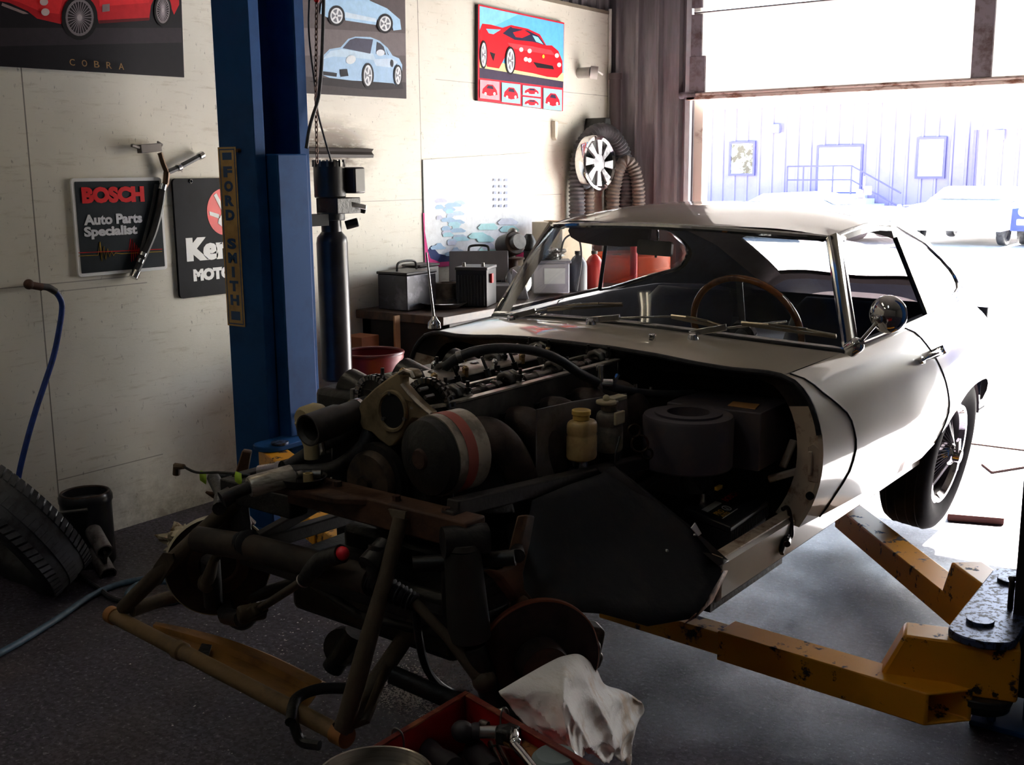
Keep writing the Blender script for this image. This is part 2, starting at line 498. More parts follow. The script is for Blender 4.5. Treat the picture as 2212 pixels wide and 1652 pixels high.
# ---- the overhead sectional door, raised: translucent panels in steel stiles
def translucent():
    m, n, l, bb = nodes_of('translucent_door_panel')
    n.remove(bb)
    out = n['Material Output']
    tc = n.new('ShaderNodeTexCoord')
    t = rng_(n, l, noise(n, l, tc.outputs['Object'], 7, 7, .7, (1, 1, 2.5)), .62, .74)
    c = mixc(n, l, mth(n, l, 'MULTIPLY', t, .4), (.82, .81, .8), (.45, .3, .24))
    d = n.new('ShaderNodeBsdfDiffuse'); tr = n.new('ShaderNodeBsdfTranslucent'); mx = n.new('ShaderNodeMixShader'); mx.inputs[0].default_value = .16
    l.new(c, d.inputs[0]); l.new(c, tr.inputs[0]); l.new(d.outputs[0], mx.inputs[1]); l.new(tr.outputs[0], mx.inputs[2]); l.new(mx.outputs[0], out.inputs[0])
    return m
TRANS = translucent()
STILE = M('door_stile_steel', srgb(128, 120, 130), .5, .2, col2=srgb(88, 74, 74), scale=14, lo=.45, hi=.65)
RUSTW = M('rust_stained_white_paint', srgb(206, 188, 182), .5, col2=srgb(128, 88, 74), scale=9, lo=.5, hi=.62, stretch=(1, 1, 3))
door = thing('door_1', '', '', (OX0, DY-.02, 1.97)); del door['label']; del door['category']; door['kind'] = 'structure'
zs = [1.985, 2.53, 3.07, 3.62]
for i in range(3):
    b = MB(); b.box(OX0+.02, OX1-.02, DY-.032, DY-.026, zs[i], zs[i+1]-.004); b.build('panel', TRANS, door)
    b = MB(); b.box(OX0+.01, OX0+.085, DY-.052, DY-.032, zs[i]+.02, zs[i+1]-.02)
    if i == 0: b.box(OX0+.005, OX0+.115, DY-.056, DY-.034, zs[0]+.02, zs[0]+.26)
    b.build('end_stile', STILE, door, bevel=.003)
    b = MB(); b.box(-1.655, -1.545, DY-.062, DY-.032, zs[i]+.015, zs[i+1]-.015); b.build('stile', STILE, door, bevel=.004)
    b = MB(); b.box(OX1-.085, OX1-.01, DY-.052, DY-.032, zs[i]+.02, zs[i+1]-.02); b.build('end_stile', STILE, door, bevel=.003)
    if i:
        b = MB(); b.box(OX0+.02, OX1-.02, DY-.036, DY-.024, zs[i]-.012, zs[i]-.004); b.build('section_joint', STILE, door)
b = MB(); b.box(OX0-.01, OX1+.01, DY-.07, DY-.022, 1.965, 1.99); b.tube([(OX0-.02, DY-.062, 2.0), (OX1, DY-.062, 2.0)], .012, 8)
b.build('bottom_rail', RUSTW, door, bevel=.004)
b = MB(); b.cyl((OX0-.06, DY-.055, 1.998), (OX0+.06, DY-.055, 1.998), .022, 12); b.box(OX0-.02, OX0+.05, DY-.07, DY-.03, 1.97, 2.02); b.build('roller_bracket', STILE, door)

# ---- outside ground
b = MB(); b.box(-90, 60, DY+.02, 120, -.25, -.01); struct(b, 'ground_yard', PAVE, flat=True)

# ---- ceiling lamps (twin tube fittings, above the frame)
LAMP = M('lit_tube', (1, .9, .7), .5, emit=((1, .88, .68), 11.5))
LAMPC = M('cool_fill_tube', (.9, .95, 1), .5, emit=((.82, .93, 1), 12.))  # cool tint added in place of bluish daylight from behind the viewer
WHITEM = M('white_lamp_housing', srgb(214, 212, 204), .45)
def lamp(x, y, rz, lab, tubem=LAMP):
    t = thing('ceiling_lamp', lab, 'ceiling lamp', (x, y, 3.32), 'twin tube ceiling lamps')
    t.rotation_euler = (0, 0, rz)
    o = Vector((x, y, 3.32))
    q = MB(); q.prism([o+Vector((-.13, -.62, 0)), o+Vector((.13, -.62, 0)), o+Vector((.07, -.62, .07)), o+Vector((-.07, -.62, .07))], (0, 1.24, 0)); q.build('housing', WHITEM, t)
    for s in (-.06, .06):
        q = MB(); q.cyl(o+Vector((s, -.6, -.025)), o+Vector((s, .6, -.025)), .016, 10); q.build('tube', tubem, t)
    for yy in (-.4, .4):
        q = MB(); q.cyl(o+Vector((0, yy, .07)), o+Vector((0, yy, CZ-3.32)), .006, 6); q.build('hanger_rod', STEEL, t)
lamp(-3.0, 1.5, 0, 'twin tube ceiling lamp hanging over the far front corner of the car')
lamp(-1.5, .1, 0, 'twin tube ceiling lamp hanging nearest to the viewer', LAMPC)
lamp(-3.2, -1.2, 0, 'twin tube ceiling lamp hanging along the left wall behind the viewer')
# ================================================================== things on and along the left wall
def textfit(mb, body, o, u, v, w, h, mi=0, offs=.0, depth=.001, space=1.0):
    q = MB(); q.text(body, 1.0, (0, 0, 0), (1, 0, 0), (0, 1, 0), depth=depth, offs=offs, space=space)
    x0 = min(p.x for p in q.v); x1 = max(p.x for p in q.v); y0 = min(p.y for p in q.v); y1 = max(p.y for p in q.v)
    o, u, v = Vector(o), Vector(u).normalized(), Vector(v).normalized(); nn = u.cross(v)
    k = mb.add([o + u*((p.x-x0)/(x1-x0)*w) + v*((p.y-y0)/(y1-y0)*h) + nn*p.z for p in q.v])
    for f in q.f: mb.face([k+i for i in f], mi)
UY, UZ = (0, 1, 0), (0, 0, 1)
def wp(x, y, d=0.):
    return PX(x, y, X=WX+d)
def wtext(mb, body, x0, x1, yb, yt, d, mi=0, offs=0., space=1.0):
    a, b_, c = wp(x0, yb, d), wp(x1, yb, d), wp(x0, yt, d)
    textfit(mb, body, a, UY, UZ, b_.y-a.y, c.z-a.z, mi, offs, space=space)
def ell(cx, cy, rx, ry, n=26, a0=0, a1=360, rot=0.):
    c, s = cos(radians(rot)), sin(radians(rot)); out = []
    for i in range(n):
        a = radians(a0+(a1-a0)*i/(n if abs(a1-a0) >= 360 else n-1)); x, y = rx*cos(a), ry*sin(a)
        out.append((cx+x*c-y*s, cy+x*s+y*c))
    return out
class Print(MB):
    """flat printed sheet on the wall: coloured shapes over a board"""
    def __init__(s, corners, edge, thick=.008, base=.002):
        super().__init__(); s.mats = []; s.lay = 0; s.d0 = base+thick
        P = [wp(x, y, base+thick) for x, y in corners]
        s.prism(P, (-thick, 0, 0), s.mid(edge))
    def mid(s, m):
        if m not in s.mats: s.mats.append(m)
        return s.mats.index(m)
    def sh(s, col, pts, lay=None):
        if lay is None: s.lay += 1; lay = s.lay
        d = s.d0 + .00025*lay
        s.poly([wp(x, y, d) for x, y in pts], s.mid(ink(*col)))
    def tx(s, col, body, x0, x1, yb, yt, offs=0., space=1.):
        s.lay += 2
        wtext(s, body, x0, x1, yb, yt, s.d0+.0003*s.lay+.0005, s.mid(ink(*col)), offs, space)
def spokes(p, cx, cy, rx, ry, n, col, w=1.6, inner=.15):
    for k in range(n):
        a = 2*pi*k/n
        x, y = cos(a), sin(a); q = w/2
        p.sh(col, [(cx+x*rx*inner-y*q, cy+y*ry*inner+x*q), (cx+x*rx-y*q, cy+y*ry+x*q), (cx+x*rx+y*q, cy+y*ry-x*q), (cx+x*rx*inner+y*q, cy+y*ry*inner-x*q)], p.lay+1)
    p.lay += 1
POST_EDGE = M('poster_board_edge', srgb(40, 36, 36), .5)
# --- roadster poster
p = Print([(0, 143), (398, 167), (388, -112), (-8, -150)], POST_EDGE)
p.sh((24, 21, 27), [(0, 143), (398, 167), (388, -112), (-8, -150)])
p.sh((46, 40, 46), [(0, 60), (392, 60), (393, 92), (0, 100)])
p.sh((176, 24, 34), [(-4, -70), (60, -88), (150, -95), (250, -92), (330, -80), (386, -30), (387, 10), (376, 32), (358, -12), (338, -14), (326, 12), (322, 44), (214, 51), (206, 20), (186, -2), (156, -2), (140, 20), (132, 52), (80, 40), (60, 24), (20, 6), (-2, 2)])
p.sh((214, 40, 46), [(0, -40), (140, -30), (135, 0), (128, 30), (90, 26), (40, 4), (0, -6)])
p.sh((204, 34, 42), [(214, -10), (326, -14), (322, 6), (214, 14)])
p.sh((90, 14, 22), [(214, 44), (322, 38), (322, 44), (214, 51)])
p.sh((120, 100, 104), [(221, 10), (237, 8), (237, 24), (221, 26)])
p.sh((40, 30, 34), [(120, -84), (240, -88), (250, -60), (130, -52)])
p.sh((150, 130, 130), [(5, 6), (55, 26), (62, 30), (50, 30), (3, 12)])
for cx, cy, rx, ry in ((172, 38, 33, 42), (352, 22, 16, 30)):
    p.sh((16, 14, 16), ell(cx, cy, rx*1.18, ry*1.16))
    p.sh((120, 112, 116), ell(cx, cy, rx*.92, ry*.95))
    p.sh((34, 28, 32), ell(cx, cy, rx*.78, ry*.82))
    spokes(p, cx, cy, rx*.8, ry*.84, 26, (150, 140, 146), 1.2)
    p.sh((170, 160, 164), ell(cx, cy, rx*.16, ry*.16))
for cx, cy in ((95, 4), (98, 26)): p.sh((196, 176, 176), ell(cx, cy, 9, 8))
for i, ch in enumerate('COBRA'):
    x = 151+i*26.5; p.lay = 30
    p.tx((150, 116, 74), ch, x, x+11, 141+i*2.2, 127+i*2.2)
p.thing('car_poster', p.mats, 'dark poster of a red roadster with gold title, left of the blue post', 'poster', 'car posters on the wall', flat=True)
# --- silver coupe poster
p = Print([(655, 201), (878, 213), (874, -95), (650, -130)], POST_EDGE)
p.sh((84, 76, 78), [(655, 201), (878, 213), (874, -95), (650, -130)])
p.sh((60, 54, 56), [(655, 165), (877, 178), (878, 213), (655, 201)])
p.sh((104, 96, 98), [(655, 60), (876, 72), (877, 120), (655, 120)])
p.sh((40, 36, 40), [(668, 176), (700, 168), (868, 178), (872, 192), (800, 194), (700, 184)])
p.sh((156, 184, 212), [(694, 150), (696, 122), (712, 106), (736, 102), (752, 84), (768, 79), (800, 80), (820, 88), (838, 104), (848, 120), (862, 126), (869, 140), (868, 166), (858, 186), (850, 180), (800, 176), (760, 174), (712, 168), (697, 162)])
p.sh((190, 212, 230), [(697, 128), (714, 110), (738, 106), (806, 116), (812, 130), (760, 124), (720, 122)])
p.sh((198, 216, 234), [(806, 128), (846, 126), (860, 134), (846, 146), (812, 142)])
p.sh((70, 70, 86), [(740, 104), (756, 86), (768, 82), (806, 85), (800, 116)])
p.sh((60, 62, 74), [(812, 116), (814, 90), (822, 94), (834, 106), (840, 119)])
p.sh((156, 184, 212), [(828, 98), (831, 98), (838, 119), (834, 119)])
p.sh((228, 236, 244), ell(822, 114, 9, 7))
p.sh((232, 238, 240), ell(758, 129, 11, 9, rot=-30))
p.sh((30, 30, 36), [(734, 150), (750, 149), (753, 164), (736, 166)])
p.sh((40, 40, 46), [(698, 154), (728, 158), (727, 166), (698, 162)])
p.sh((50, 50, 56), ell(847, 137, 3, 8))
for cx, cy, rx, ry in ((795, 163, 11, 27), (860, 163, 8, 23)):
    p.sh((30, 28, 32), ell(cx, cy, rx*1.15, ry)); p.sh((226, 230, 234), ell(cx, cy, rx*.82, ry*.84)); p.sh((120, 122, 130), ell(cx, cy, rx*.62, ry*.66))
    spokes(p, cx, cy, rx*.78, ry*.8, 5, (238, 240, 242), 3.4)
p.sh((160, 192, 220), [(692, 30), (694, 8), (716, -20), (760, -34), (800, 2), (836, 18), (864, 42), (867, 64), (850, 66), (842, 40), (826, 32), (814, 44), (812, 54), (746, 44), (742, 22), (726, 12), (712, 22), (708, 38)])
p.sh((206, 222, 236), [(746, 26), (812, 40), (813, 48), (746, 38)])
p.sh((56, 56, 66), [(722, -18), (758, -30), (792, 0), (740, -2)])
for cx, cy, rx, ry in ((727, 34, 16, 20), (832, 51, 15, 19)):
    p.sh((30, 28, 32), ell(cx, cy, rx*1.12, ry*1.12)); p.sh((222, 226, 230), ell(cx, cy, rx*.84, ry*.86)); p.sh((110, 112, 120), ell(cx, cy, rx*.66, ry*.68))
    spokes(p, cx, cy, rx*.8, ry*.82, 5, (236, 238, 240), 4)
p.thing('car_poster', p.mats, 'grey poster of two silver blue coupes, right of the blue post', 'poster', 'car posters on the wall', flat=True)
# --- red spider poster
c4 = [(1032, 217), (1216, 240), (1219, 49), (1033, 9)]
p = Print(c4, POST_EDGE, .022)
p.sh((200, 34, 54), c4)
p.sh((96, 176, 226), [(1036, 128), (1217, 170), (1218, 52), (1036, 13)])
p.sh((132, 200, 236), [(1036, 13), (1120, 31), (1060, 60), (1036, 70)])
p.sh((222, 214, 150), [(1036, 128), (1217, 158), (1217, 176), (1036, 146)])
p.sh((58, 48, 70), [(1036, 146), (1217, 176), (1216, 190), (1036, 168)])
p.sh((206, 20, 36), [(1037, 118), (1036, 66), (1042, 51), (1060, 53), (1086, 60), (1104, 54), (1140, 62), (1166, 74), (1180, 98), (1192, 98), (1206, 110), (1215, 132), (1215, 156), (1204, 168), (1182, 166), (1150, 158), (1126, 154), (1098, 148), (1094, 118), (1078, 148), (1052, 144), (1044, 108)])
p.sh((120, 190, 230), [(1050, 62), (1082, 64), (1066, 74), (1056, 72)])
p.sh((34, 40, 66), [(1086, 72), (1104, 57), (1106, 60), (1140, 66), (1164, 78), (1178, 98), (1150, 90), (1112, 86)])
p.sh((206, 24, 38), [(1108, 70), (1132, 64), (1146, 74), (1128, 82), (1114, 80)])
p.sh((140, 200, 232), [(1150, 76), (1162, 80), (1174, 96), (1158, 90)])
p.sh((236, 60, 70), [(1096, 92), (1150, 100), (1190, 108), (1200, 120), (1150, 112), (1104, 104)])
p.sh((24, 20, 26), [(1152, 134), (1194, 142), (1197, 150), (1160, 146)])
p.sh((24, 20, 26), [(1058, 112), (1070, 116), (1066, 132)])
for cx, cy in ((1126, 107), (1144, 110), (1203, 120), (1208, 140), (1136, 128), (1144, 130)): p.sh((240, 226, 220), ell(cx, cy, 4.5, 5))
p.sh((232, 200, 60), ell(1174, 122, 2.5, 4))
for cx, cy, rx, ry in ((1045, 118, 7, 29), (1103, 131, 10, 29)):
    p.sh((26, 22, 26), ell(cx, cy, rx*1.1, ry*1.05)); p.sh((226, 222, 226), ell(cx, cy, rx*.82, ry*.9)); p.sh((120, 116, 124), ell(cx, cy, rx*.6, ry*.68))
    spokes(p, cx, cy, rx*.75, ry*.85, 5, (240, 238, 240), 3)
for (x0, x1, yt, yb, s0) in ((1037, 1079, 172, 212, 0), (1084, 1124, 178, 220, 1), (1129, 1168, 184, 205, 2), (1129, 1168, 209, 229, 3), (1174, 1214, 190, 235, 4)):
    k = .11; yA = lambda x: yt+(x-x0)*k
    p.lay = 20
    p.sh((226, 150, 160) if s0 == 0 else (150, 200, 226), [(x0, yt), (x1, yA(x1)), (x1, yb+(x1-x0)*k), (x0, yb)])
    mx_, my = (x0+x1)/2, (yt+yb)/2+2; w, h = (x1-x0)*.40, (yb-yt)*.30
    p.sh((186, 18, 40), [(mx_-w, my+h*.6), (mx_-w*.9, my-h*.2), (mx_-w*.3, my-h), (mx_+w*.4, my-h*.9), (mx_+w*.9, my+h*.1), (mx_+w, my+h*.9), (mx_, my+h*1.1)])
    p.sh((40, 34, 60), [(mx_-w*.4, my-h*.3), (mx_-w*.2, my-h*.8), (mx_+w*.35, my-h*.7), (mx_+w*.5, my-h*.1)])
    for q in (-.55, .6): p.sh((236, 220, 220), ell(mx_+w*q, my+h*.7, w*.16, h*.3, 12))
p.thing('car_poster', p.mats, 'poster of a red open sports car under blue sky with small pictures below', 'poster', 'car posters on the wall', flat=True)
# --- pale poster with pink border over the bench
c4 = [(919, 580), (1160, 556), (1150, 330), (914, 345)]
p = Print(c4, ink(236, 240, 246), .006)
p.sh((236, 240, 246), c4)
p.sh((214, 62, 136), [(919, 580), (1160, 556), (1159, 534), (1060, 552), (940, 562), (926, 548), (918, 500), (917, 460), (914, 460)])
p.sh((44, 60, 110), [(924, 540), (932, 530), (948, 548), (985, 556), (1060, 550), (1140, 534), (1154, 532), (1152, 540), (1060, 558), (950, 566), (930, 558)])
random.seed(3)
for i in range(26):
    x, y = 924+random.random()*60, 432+i*4.6; w = 14+random.random()*26
    p.sh(random.choice([(186, 206, 228), (170, 214, 230), (196, 200, 222), (160, 190, 220)]), [(x, y+2), (x+w*.2, y-3), (x+w*.7, y-4), (x+w, y+2), (x+w*.9, y+5), (x+w*.1, y+6)])
for i in range(9):
    x, y = 1000+random.random()*110, 470+random.random()*70; w = 20+random.random()*26
    p.sh(random.choice([(206, 218, 236), (180, 226, 232), (204, 210, 230)]), [(x, y+3), (x+w*.2, y-5), (x+w*.7, y-6), (x+w, y+3), (x+w*.9, y+8), (x+w*.1, y+8)])
for x in (1074, 1088): 
    p.sh((90, 150, 190), ell(x, 548, 6, 6)); p.sh((180, 236, 240), ell(x, 548, 4, 4))
for r in range(5):
    for k in range(3):
        if random.random() < .8: p.sh((150, 160, 190), [(1068+k*12, 386+r*14), (1072+k*12, 385+r*14), (1072+k*12, 391+r*14), (1068+k*12, 392+r*14)], 40)
p.thing('car_poster', p.mats, 'pale blue poster with a pink border just above the workbench', 'poster', 'car posters on the wall', flat=True)
# --- auto parts sign
SLATE = M('slate_enamel', srgb(38, 44, 50), .55, col2=srgb(30, 36, 42), scale=4, spec=.12)
WHITE_E = M('white_enamel', srgb(250, 250, 250), .4, col2=srgb(244, 244, 244))
RED_E = M('red_enamel', srgb(222, 24, 34), .35); YEL_E = M('yellow_enamel', srgb(206, 166, 30), .4)
def rrect(x0, x1, y0, y1, r, n=5, f=None):
    pts = []
    for cx, cy, a in ((x1-r, y1-r, 0), (x0+r, y1-r, 90), (x0+r, y0+r, 180), (x1-r, y0+r, 270)):
        for i in range(n+1):
            t = radians(a+90*i/n); pts.append((cx+r*cos(t), cy+r*sin(t)))
    return [f(*q) for q in pts] if f else pts
sg = thing('wall_sign', 'dark auto parts sign with raised red lettering and white edge', 'sign', (WX, 2.885, 1.10), 'enamel signs on the wall')
y0, y1, z0, z1 = 2.665, 3.102, 1.10, 1.496
f = lambda d: (lambda y, z: (WX+d, y, z))
b = MB(); b.prism(rrect(y0, y1, z0, z1, .016, f=f(.002)), (.010, 0, 0)); b.build('edge', WHITE_E, sg, bevel=.002)
b = MB(); b.prism(rrect(y0+.014, y1-.014, z0+.014, z1-.014, .004, f=f(.0122)), (.0015, 0, 0)); b.build('face', SLATE, sg, flat=True)
b = MB(); wtext(b, 'BOSCH', 178, 313, 440, 404, .0165, offs=.065); b.build('red_lettering', RED_E, sg, flat=True)
b = MB(); wtext(b, 'Auto Parts', 182, 308, 487, 464, .0155, offs=.045); wtext(b, 'Specialist', 183, 298, 518, 490, .0155, offs=.045); b.build('white_lettering', M('grey_lettering', srgb(236, 236, 242), .4), sg, flat=True)
def wline(mb, pts, w, d, mi=0):
    P = [wp(x, y, d) for x, y in pts]
    mb.tube(P, w, 5, mi=mi)
b = MB()
wline(b, [(170, 546), (350, 538)], .0016, .0140)
zz = [(278, 543)]
for i, a in enumerate((-26, 24, -24, 22, -17, 15, -12, 10, -6)): zz.append((282+i*2.2, 541+a))
zz += [(304, 541)]
wline(b, zz, .0011, .0145); b.build('red_trace', RED_E, sg)
b = MB(); zz = [(170, 553), (212, 551)]
for i, a in enumerate((-26, 16, -16, 12, -11, 7, -6, 4, -2)): zz.append((216+i*4.2, 548+a))
zz += [(262, 548), (350, 543)]
wline(b, zz, .0011, .0152); b.build('yellow_trace', YEL_E, sg)
# --- second sign, partly behind the post
sg = thing('wall_sign', 'black oil sign with red disc, half hidden behind the blue post', 'sign', (WX, 3.42, .96), 'enamel signs on the wall')
y0, y1, z0, z1 = 3.155, 3.70, .965, 1.49
b = MB(); b.prism(rrect(y0, y1, z0, z1, .02, f=f(.004)), (.012, 0, 0)); b.build('board', M('black_sign_enamel', srgb(22, 23, 30), .55, col2=srgb(17, 18, 23), spec=.12), sg, bevel=.003)
b = MB(); b.prism([(WX+.0162, 3.43+.098*cos(t*pi/20), 1.338+.105*sin(t*pi/20)) for t in range(40)], (.001, 0, 0)); b.build('red_disc', RED_E, sg, flat=True)
b = MB(); b.prism([(WX+.0176, 3.43+q[0], 1.338+q[1]) for q in ((-.055, .075), (-.04, .085), (.0, .02), (.035, .085), (.05, .078), (.02, -.005), (.045, -.05), (.0, -.08), (-.04, -.05), (-.03, -.01), (-.085, .005), (-.085, -.012), (-.03, -.03), (-.012, .0))], (.001, 0, 0)); b.build('white_hand_mark', WHITE_E, sg, flat=True)
b = MB(); textfit(b, 'Kendall', (WX+.0165, 3.205, 1.125), UY, UZ, .45, .105, offs=.075); textfit(b, 'MOTOR OIL', (WX+.0165, 3.235, 1.035), UY, UZ, .40, .055, offs=.075); b.build('white_lettering', WHITE_E, sg, flat=True)
b = MB(); b.torus((WX+.018, 3.252, 1.478), (1, 0, 0), .007, .0025, 16, 6); b.build('grommet', SATIN, sg)
# --- forked hose set with grey nozzle hanging over the sign
ah = thing('air_hose_set', 'grey nozzle on forked dark hoses, hanging over the red lettered sign', 'hose', (WX+.03, 3.08, 1.08))
W3 = lambda x, y, d=.03: wp(x, y, d)
b = MB(); b.tube([W3(345, 330), W3(352, 352), W3(360, 372)], .011, 8); b.tube([W3(360, 372), W3(358, 395), W3(350, 410)], .014, 8); b.build('manifold', M('brown_brass', srgb(92, 72, 58), .4, .7), ah)
b = MB(); b.bar(W3(300, 322, .04), W3(345, 318, .04), .03, .035); b.bar(W3(284, 314, .05), W3(304, 320, .045), .012, .012); b.tube([W3(340, 306), W3(350, 312), W3(345, 326)], .006, 6); b.build('nozzle', M('grey_cast_metal', srgb(112, 106, 104), .5, .4), ah, bevel=.003)
b = MB(); b.tube(smooth_path([W3(362, 372), W3(385, 362), W3(408, 350), W3(436, 335)]), .012, 8); b.build('short_hose', HOSE, ah)
b = MB(); b.tube(smooth_path([W3(352, 405), W3(345, 450), W3(332, 500), W3(312, 548), W3(290, 595)]), .015, 8); b.build('long_hose', HOSE, ah)
b = MB(); b.tube(smooth_path([W3(338, 398, .015), W3(330, 440, .012), W3(318, 490, .012), W3(306, 540, .015), W3(298, 570, .02)]), .009, 8); b.build('second_hose', HOSE, ah)
for x, y, x2, y2, r in ((383, 363, 390, 360, .016), (430, 338, 438, 334, .017), (352, 398, 349, 410, .018), (309, 546, 306, 553, .018), (304, 560, 301, 568, .017), (295, 585, 288, 600, .019)):
    b = MB(); b.cyl(W3(x, y), W3(x2, y2), r, 12); b.build('ferrule', SATIN, ah)
# --- blue air line
BLUEH = M('blue_hose', srgb(34, 62, 140), .38, col2=srgb(28, 50, 112), scale=20)
hz = thing('air_hose', 'blue air hose hanging from a rusty wall tap', 'hose', (-3.98, 2.45, .3), 'blue air hoses')
H3 = lambda x, y, d=.08: PX(x, y, X=WX+d)
b = MB(); b.tube(smooth_path([H3(118, 628), H3(130, 645), H3(134, 665), H3(128, 710), H3(116, 768), H3(96, 830), H3(76, 890), H3(56, 960), H3(40, 1030), H3(34, 1090), H3(36, 1150)], 8), .0115, 10); b.build('hose', BLUEH, hz)
b = MB(); b.tube(smooth_path([H3(90, 619), H3(104, 621), H3(120, 630)]), .014, 10); b.build('sleeve', M('grey_sleeve', srgb(60, 58, 60), .5), hz)
b = MB(); b.cyl(wp(66, 616, .0), wp(70, 618, .08), .012, 10); b.cyl(H3(58, 614), H3(90, 620), .015, 10); b.ball(H3(62, 614), .02, 10, 8); b.cyl(H3(64, 607), H3(64, 622), .012, 10); b.build('tap', RUST, hz)
hf = thing('air_hose', 'pale blue hose snaking over the floor in front of the tyre', 'hose', (-3.2, 2.0, 0), 'blue air hoses')
G = lambda x, y, z=.012: PX(x, y, Z=z)
b = MB(); b.tube(smooth_path([G(-160, 1480), G(0, 1410), G(110, 1345), G(200, 1285), G(270, 1258), G(350, 1247), G(398, 1262), G(412, 1282), G(370, 1300), G(300, 1297), G(275, 1285), G(300, 1262), G(360, 1256, .03), G(440, 1262), G(520, 1290), G(560, 1330)], 8), .0115, 10); b.build('hose', M('faded_blue_hose', srgb(70, 96, 116), .45, col2=srgb(54, 76, 94), scale=20), hf)
# black cable joining it
b = MB(); b.tube(smooth_path([G(165, 1240, .02), G(205, 1265), G(240, 1290), G(275, 1300), G(330, 1302)], 6), .009, 8); b.thing('floor_cable', RUBBER, 'thin black cable on the floor by the tyre', 'cable')
# --- tyre leaning in from the left
ty = thing('spare_tyre', 'loose black tyre leaning in at the left edge of the floor', 'tyre', (-3.62, 1.95, 0))
def tyre_prof(R, w, rim, n=7):
    h = w/2
    return [(rim, -h*.62), (rim+.012, -h*.80), ((R+rim)/2, -h*1.02), (R-.03, -h*.97), (R-.012, -h*.86), (R-.002, -h*.66), (R, -h*.3), (R, h*.3), (R-.002, h*.66), (R-.012, h*.86), (R-.03, h*.97), ((R+rim)/2, h*1.02), (rim+.012, h*.80), (rim, h*.62)]
def tyre(mb, c, ax, R, w, rim, n=64):
    ax = Vector(ax).normalized(); c = Vector(c)
    mb.lathe(tyre_prof(R, w, rim)+[(rim, -w/2*.62)], c, ax, n, closed=False)
def treads(mb, c, ax, R, w, n=60, sw=.010):
    a, b_, d = frame(ax); c = Vector(c)
    for k in range(n):
        t = 2*pi*k/n; rad = a*cos(t)+b_*sin(t); tan = -a*sin(t)+b_*cos(t)
        for s, off in ((-.36, 0), (.36, .5)):
            t2 = t+off*2*pi/n; rad = a*cos(t2)+b_*sin(t2); tan = -a*sin(t2)+b_*cos(t2)
            mb.obox(c+rad*(R-.0005)+d*(s*w), ((d*.92+tan*.4*(1 if s > 0 else -1)).normalized(), rad.cross(d), rad), w*.20, 2*pi*R/n*.70, .008)
        mb.obox(c+(a*cos(t)+b_*sin(t))*(R-.0005), (d, -a*sin(t)+b_*cos(t), a*cos(t)+b_*sin(t)), w*.20, 2*pi*R/n*.97, .008)
_tb = PX(170, 1264, Z=0)
_ld = (CR*-.76+CU*.65).normalized(); _ry = wray(100, 1140).normalized()
_ld = (_ld - _ry*_ld.dot(_ry)).normalized(); _ld = (_ld+_ry*.0).normalized()
TA = _ld.cross(_ry).normalized(); TA = TA if TA.z > 0 else -TA
TA = (TA + _ry*.22).normalized()
TC = _tb + _ld*.30 - TA*.03 + Vector((0, 0, .045)) - CR*.005
TYB = M('tyre_rubber', srgb(56, 57, 62), .5, col2=srgb(34, 34, 38), scale=26)
b = MB(); tyre(b, TC, TA, .305, .20, .19); b.build('carcass', TYB, ty)
b = MB(); treads(b, TC, TA, .305, .20, 66); b.build('tread_blocks', TYB, ty, flat=True)
# --- black filter can with pipes
bk = thing('filter_canister', 'black round canister standing against the wall behind the tyre', 'canister', (-3.93, 2.72, 0))
c0 = PX(180, 1215, Z=0) + Vector((.02, .02, 0)); c0.x = max(c0.x, WX+.12)
b = MB(); b.lathe([(.090, 0), (.096, .01), (.096, .245), (.101, .255), (.101, .275), (.094, .288), (.084, .288), (.078, .255), (.045, .24), (.028, .262), (.0, .262)], c0, UZ, 32); b.build('can', M('black_can_paint', srgb(30, 31, 36), .3, col2=srgb(40, 40, 44), scale=12, coat=.3), bk)
b = MB(); b.torus(c0+Vector((0, 0, .286)), UZ, .089, .006, 36, 8); b.build('rim', M('brown_rim', srgb(58, 44, 38), .45, .4), bk)
b = MB(); b.cyl(c0+Vector((.02, -.125, .24)), c0+Vector((.10, -.06, .25)), .006, 8); b.build('lug', STEEL, bk)
ex = thing('exhaust_tip', 'twin black exhaust tips lying beside the canister', 'exhaust pipe', (-3.75, 2.5, 0))
e0, e1 = PX(226, 1192, X=-3.60), PX(197, 1140, X=-3.74)
for dz, dx in ((0, 0), (-.088, .012)):
    b = MB(); q0, q1 = e0+Vector((dx, 0, dz)), e1+Vector((dx, 0, dz)); dd = (q1-q0)
    b.lathe([(.030, 0), (.032, .0), (.032, dd.length), (.026, dd.length), (.026, .0), (.030, 0)], q0, dd, 20, closed=False); b.lathe([(.0, .0), (.027, .001)], q0+dd*.5, dd, 20, closed=False)
    b.build('pipe', M('blackened_pipe', srgb(110, 106, 108), .4, .5, col2=srgb(60, 56, 56), scale=16), ex)
b = MB(); b.bar(e0+Vector((0, 0, -.045)), e1+Vector((0, 0, -.045)), .012, .09, UZ); b.box(e1.x-.02, e1.x+.02, e1.y-.02, e1.y+.03, 0, e1.z-.05); b.build('bracket', GREASE, ex)
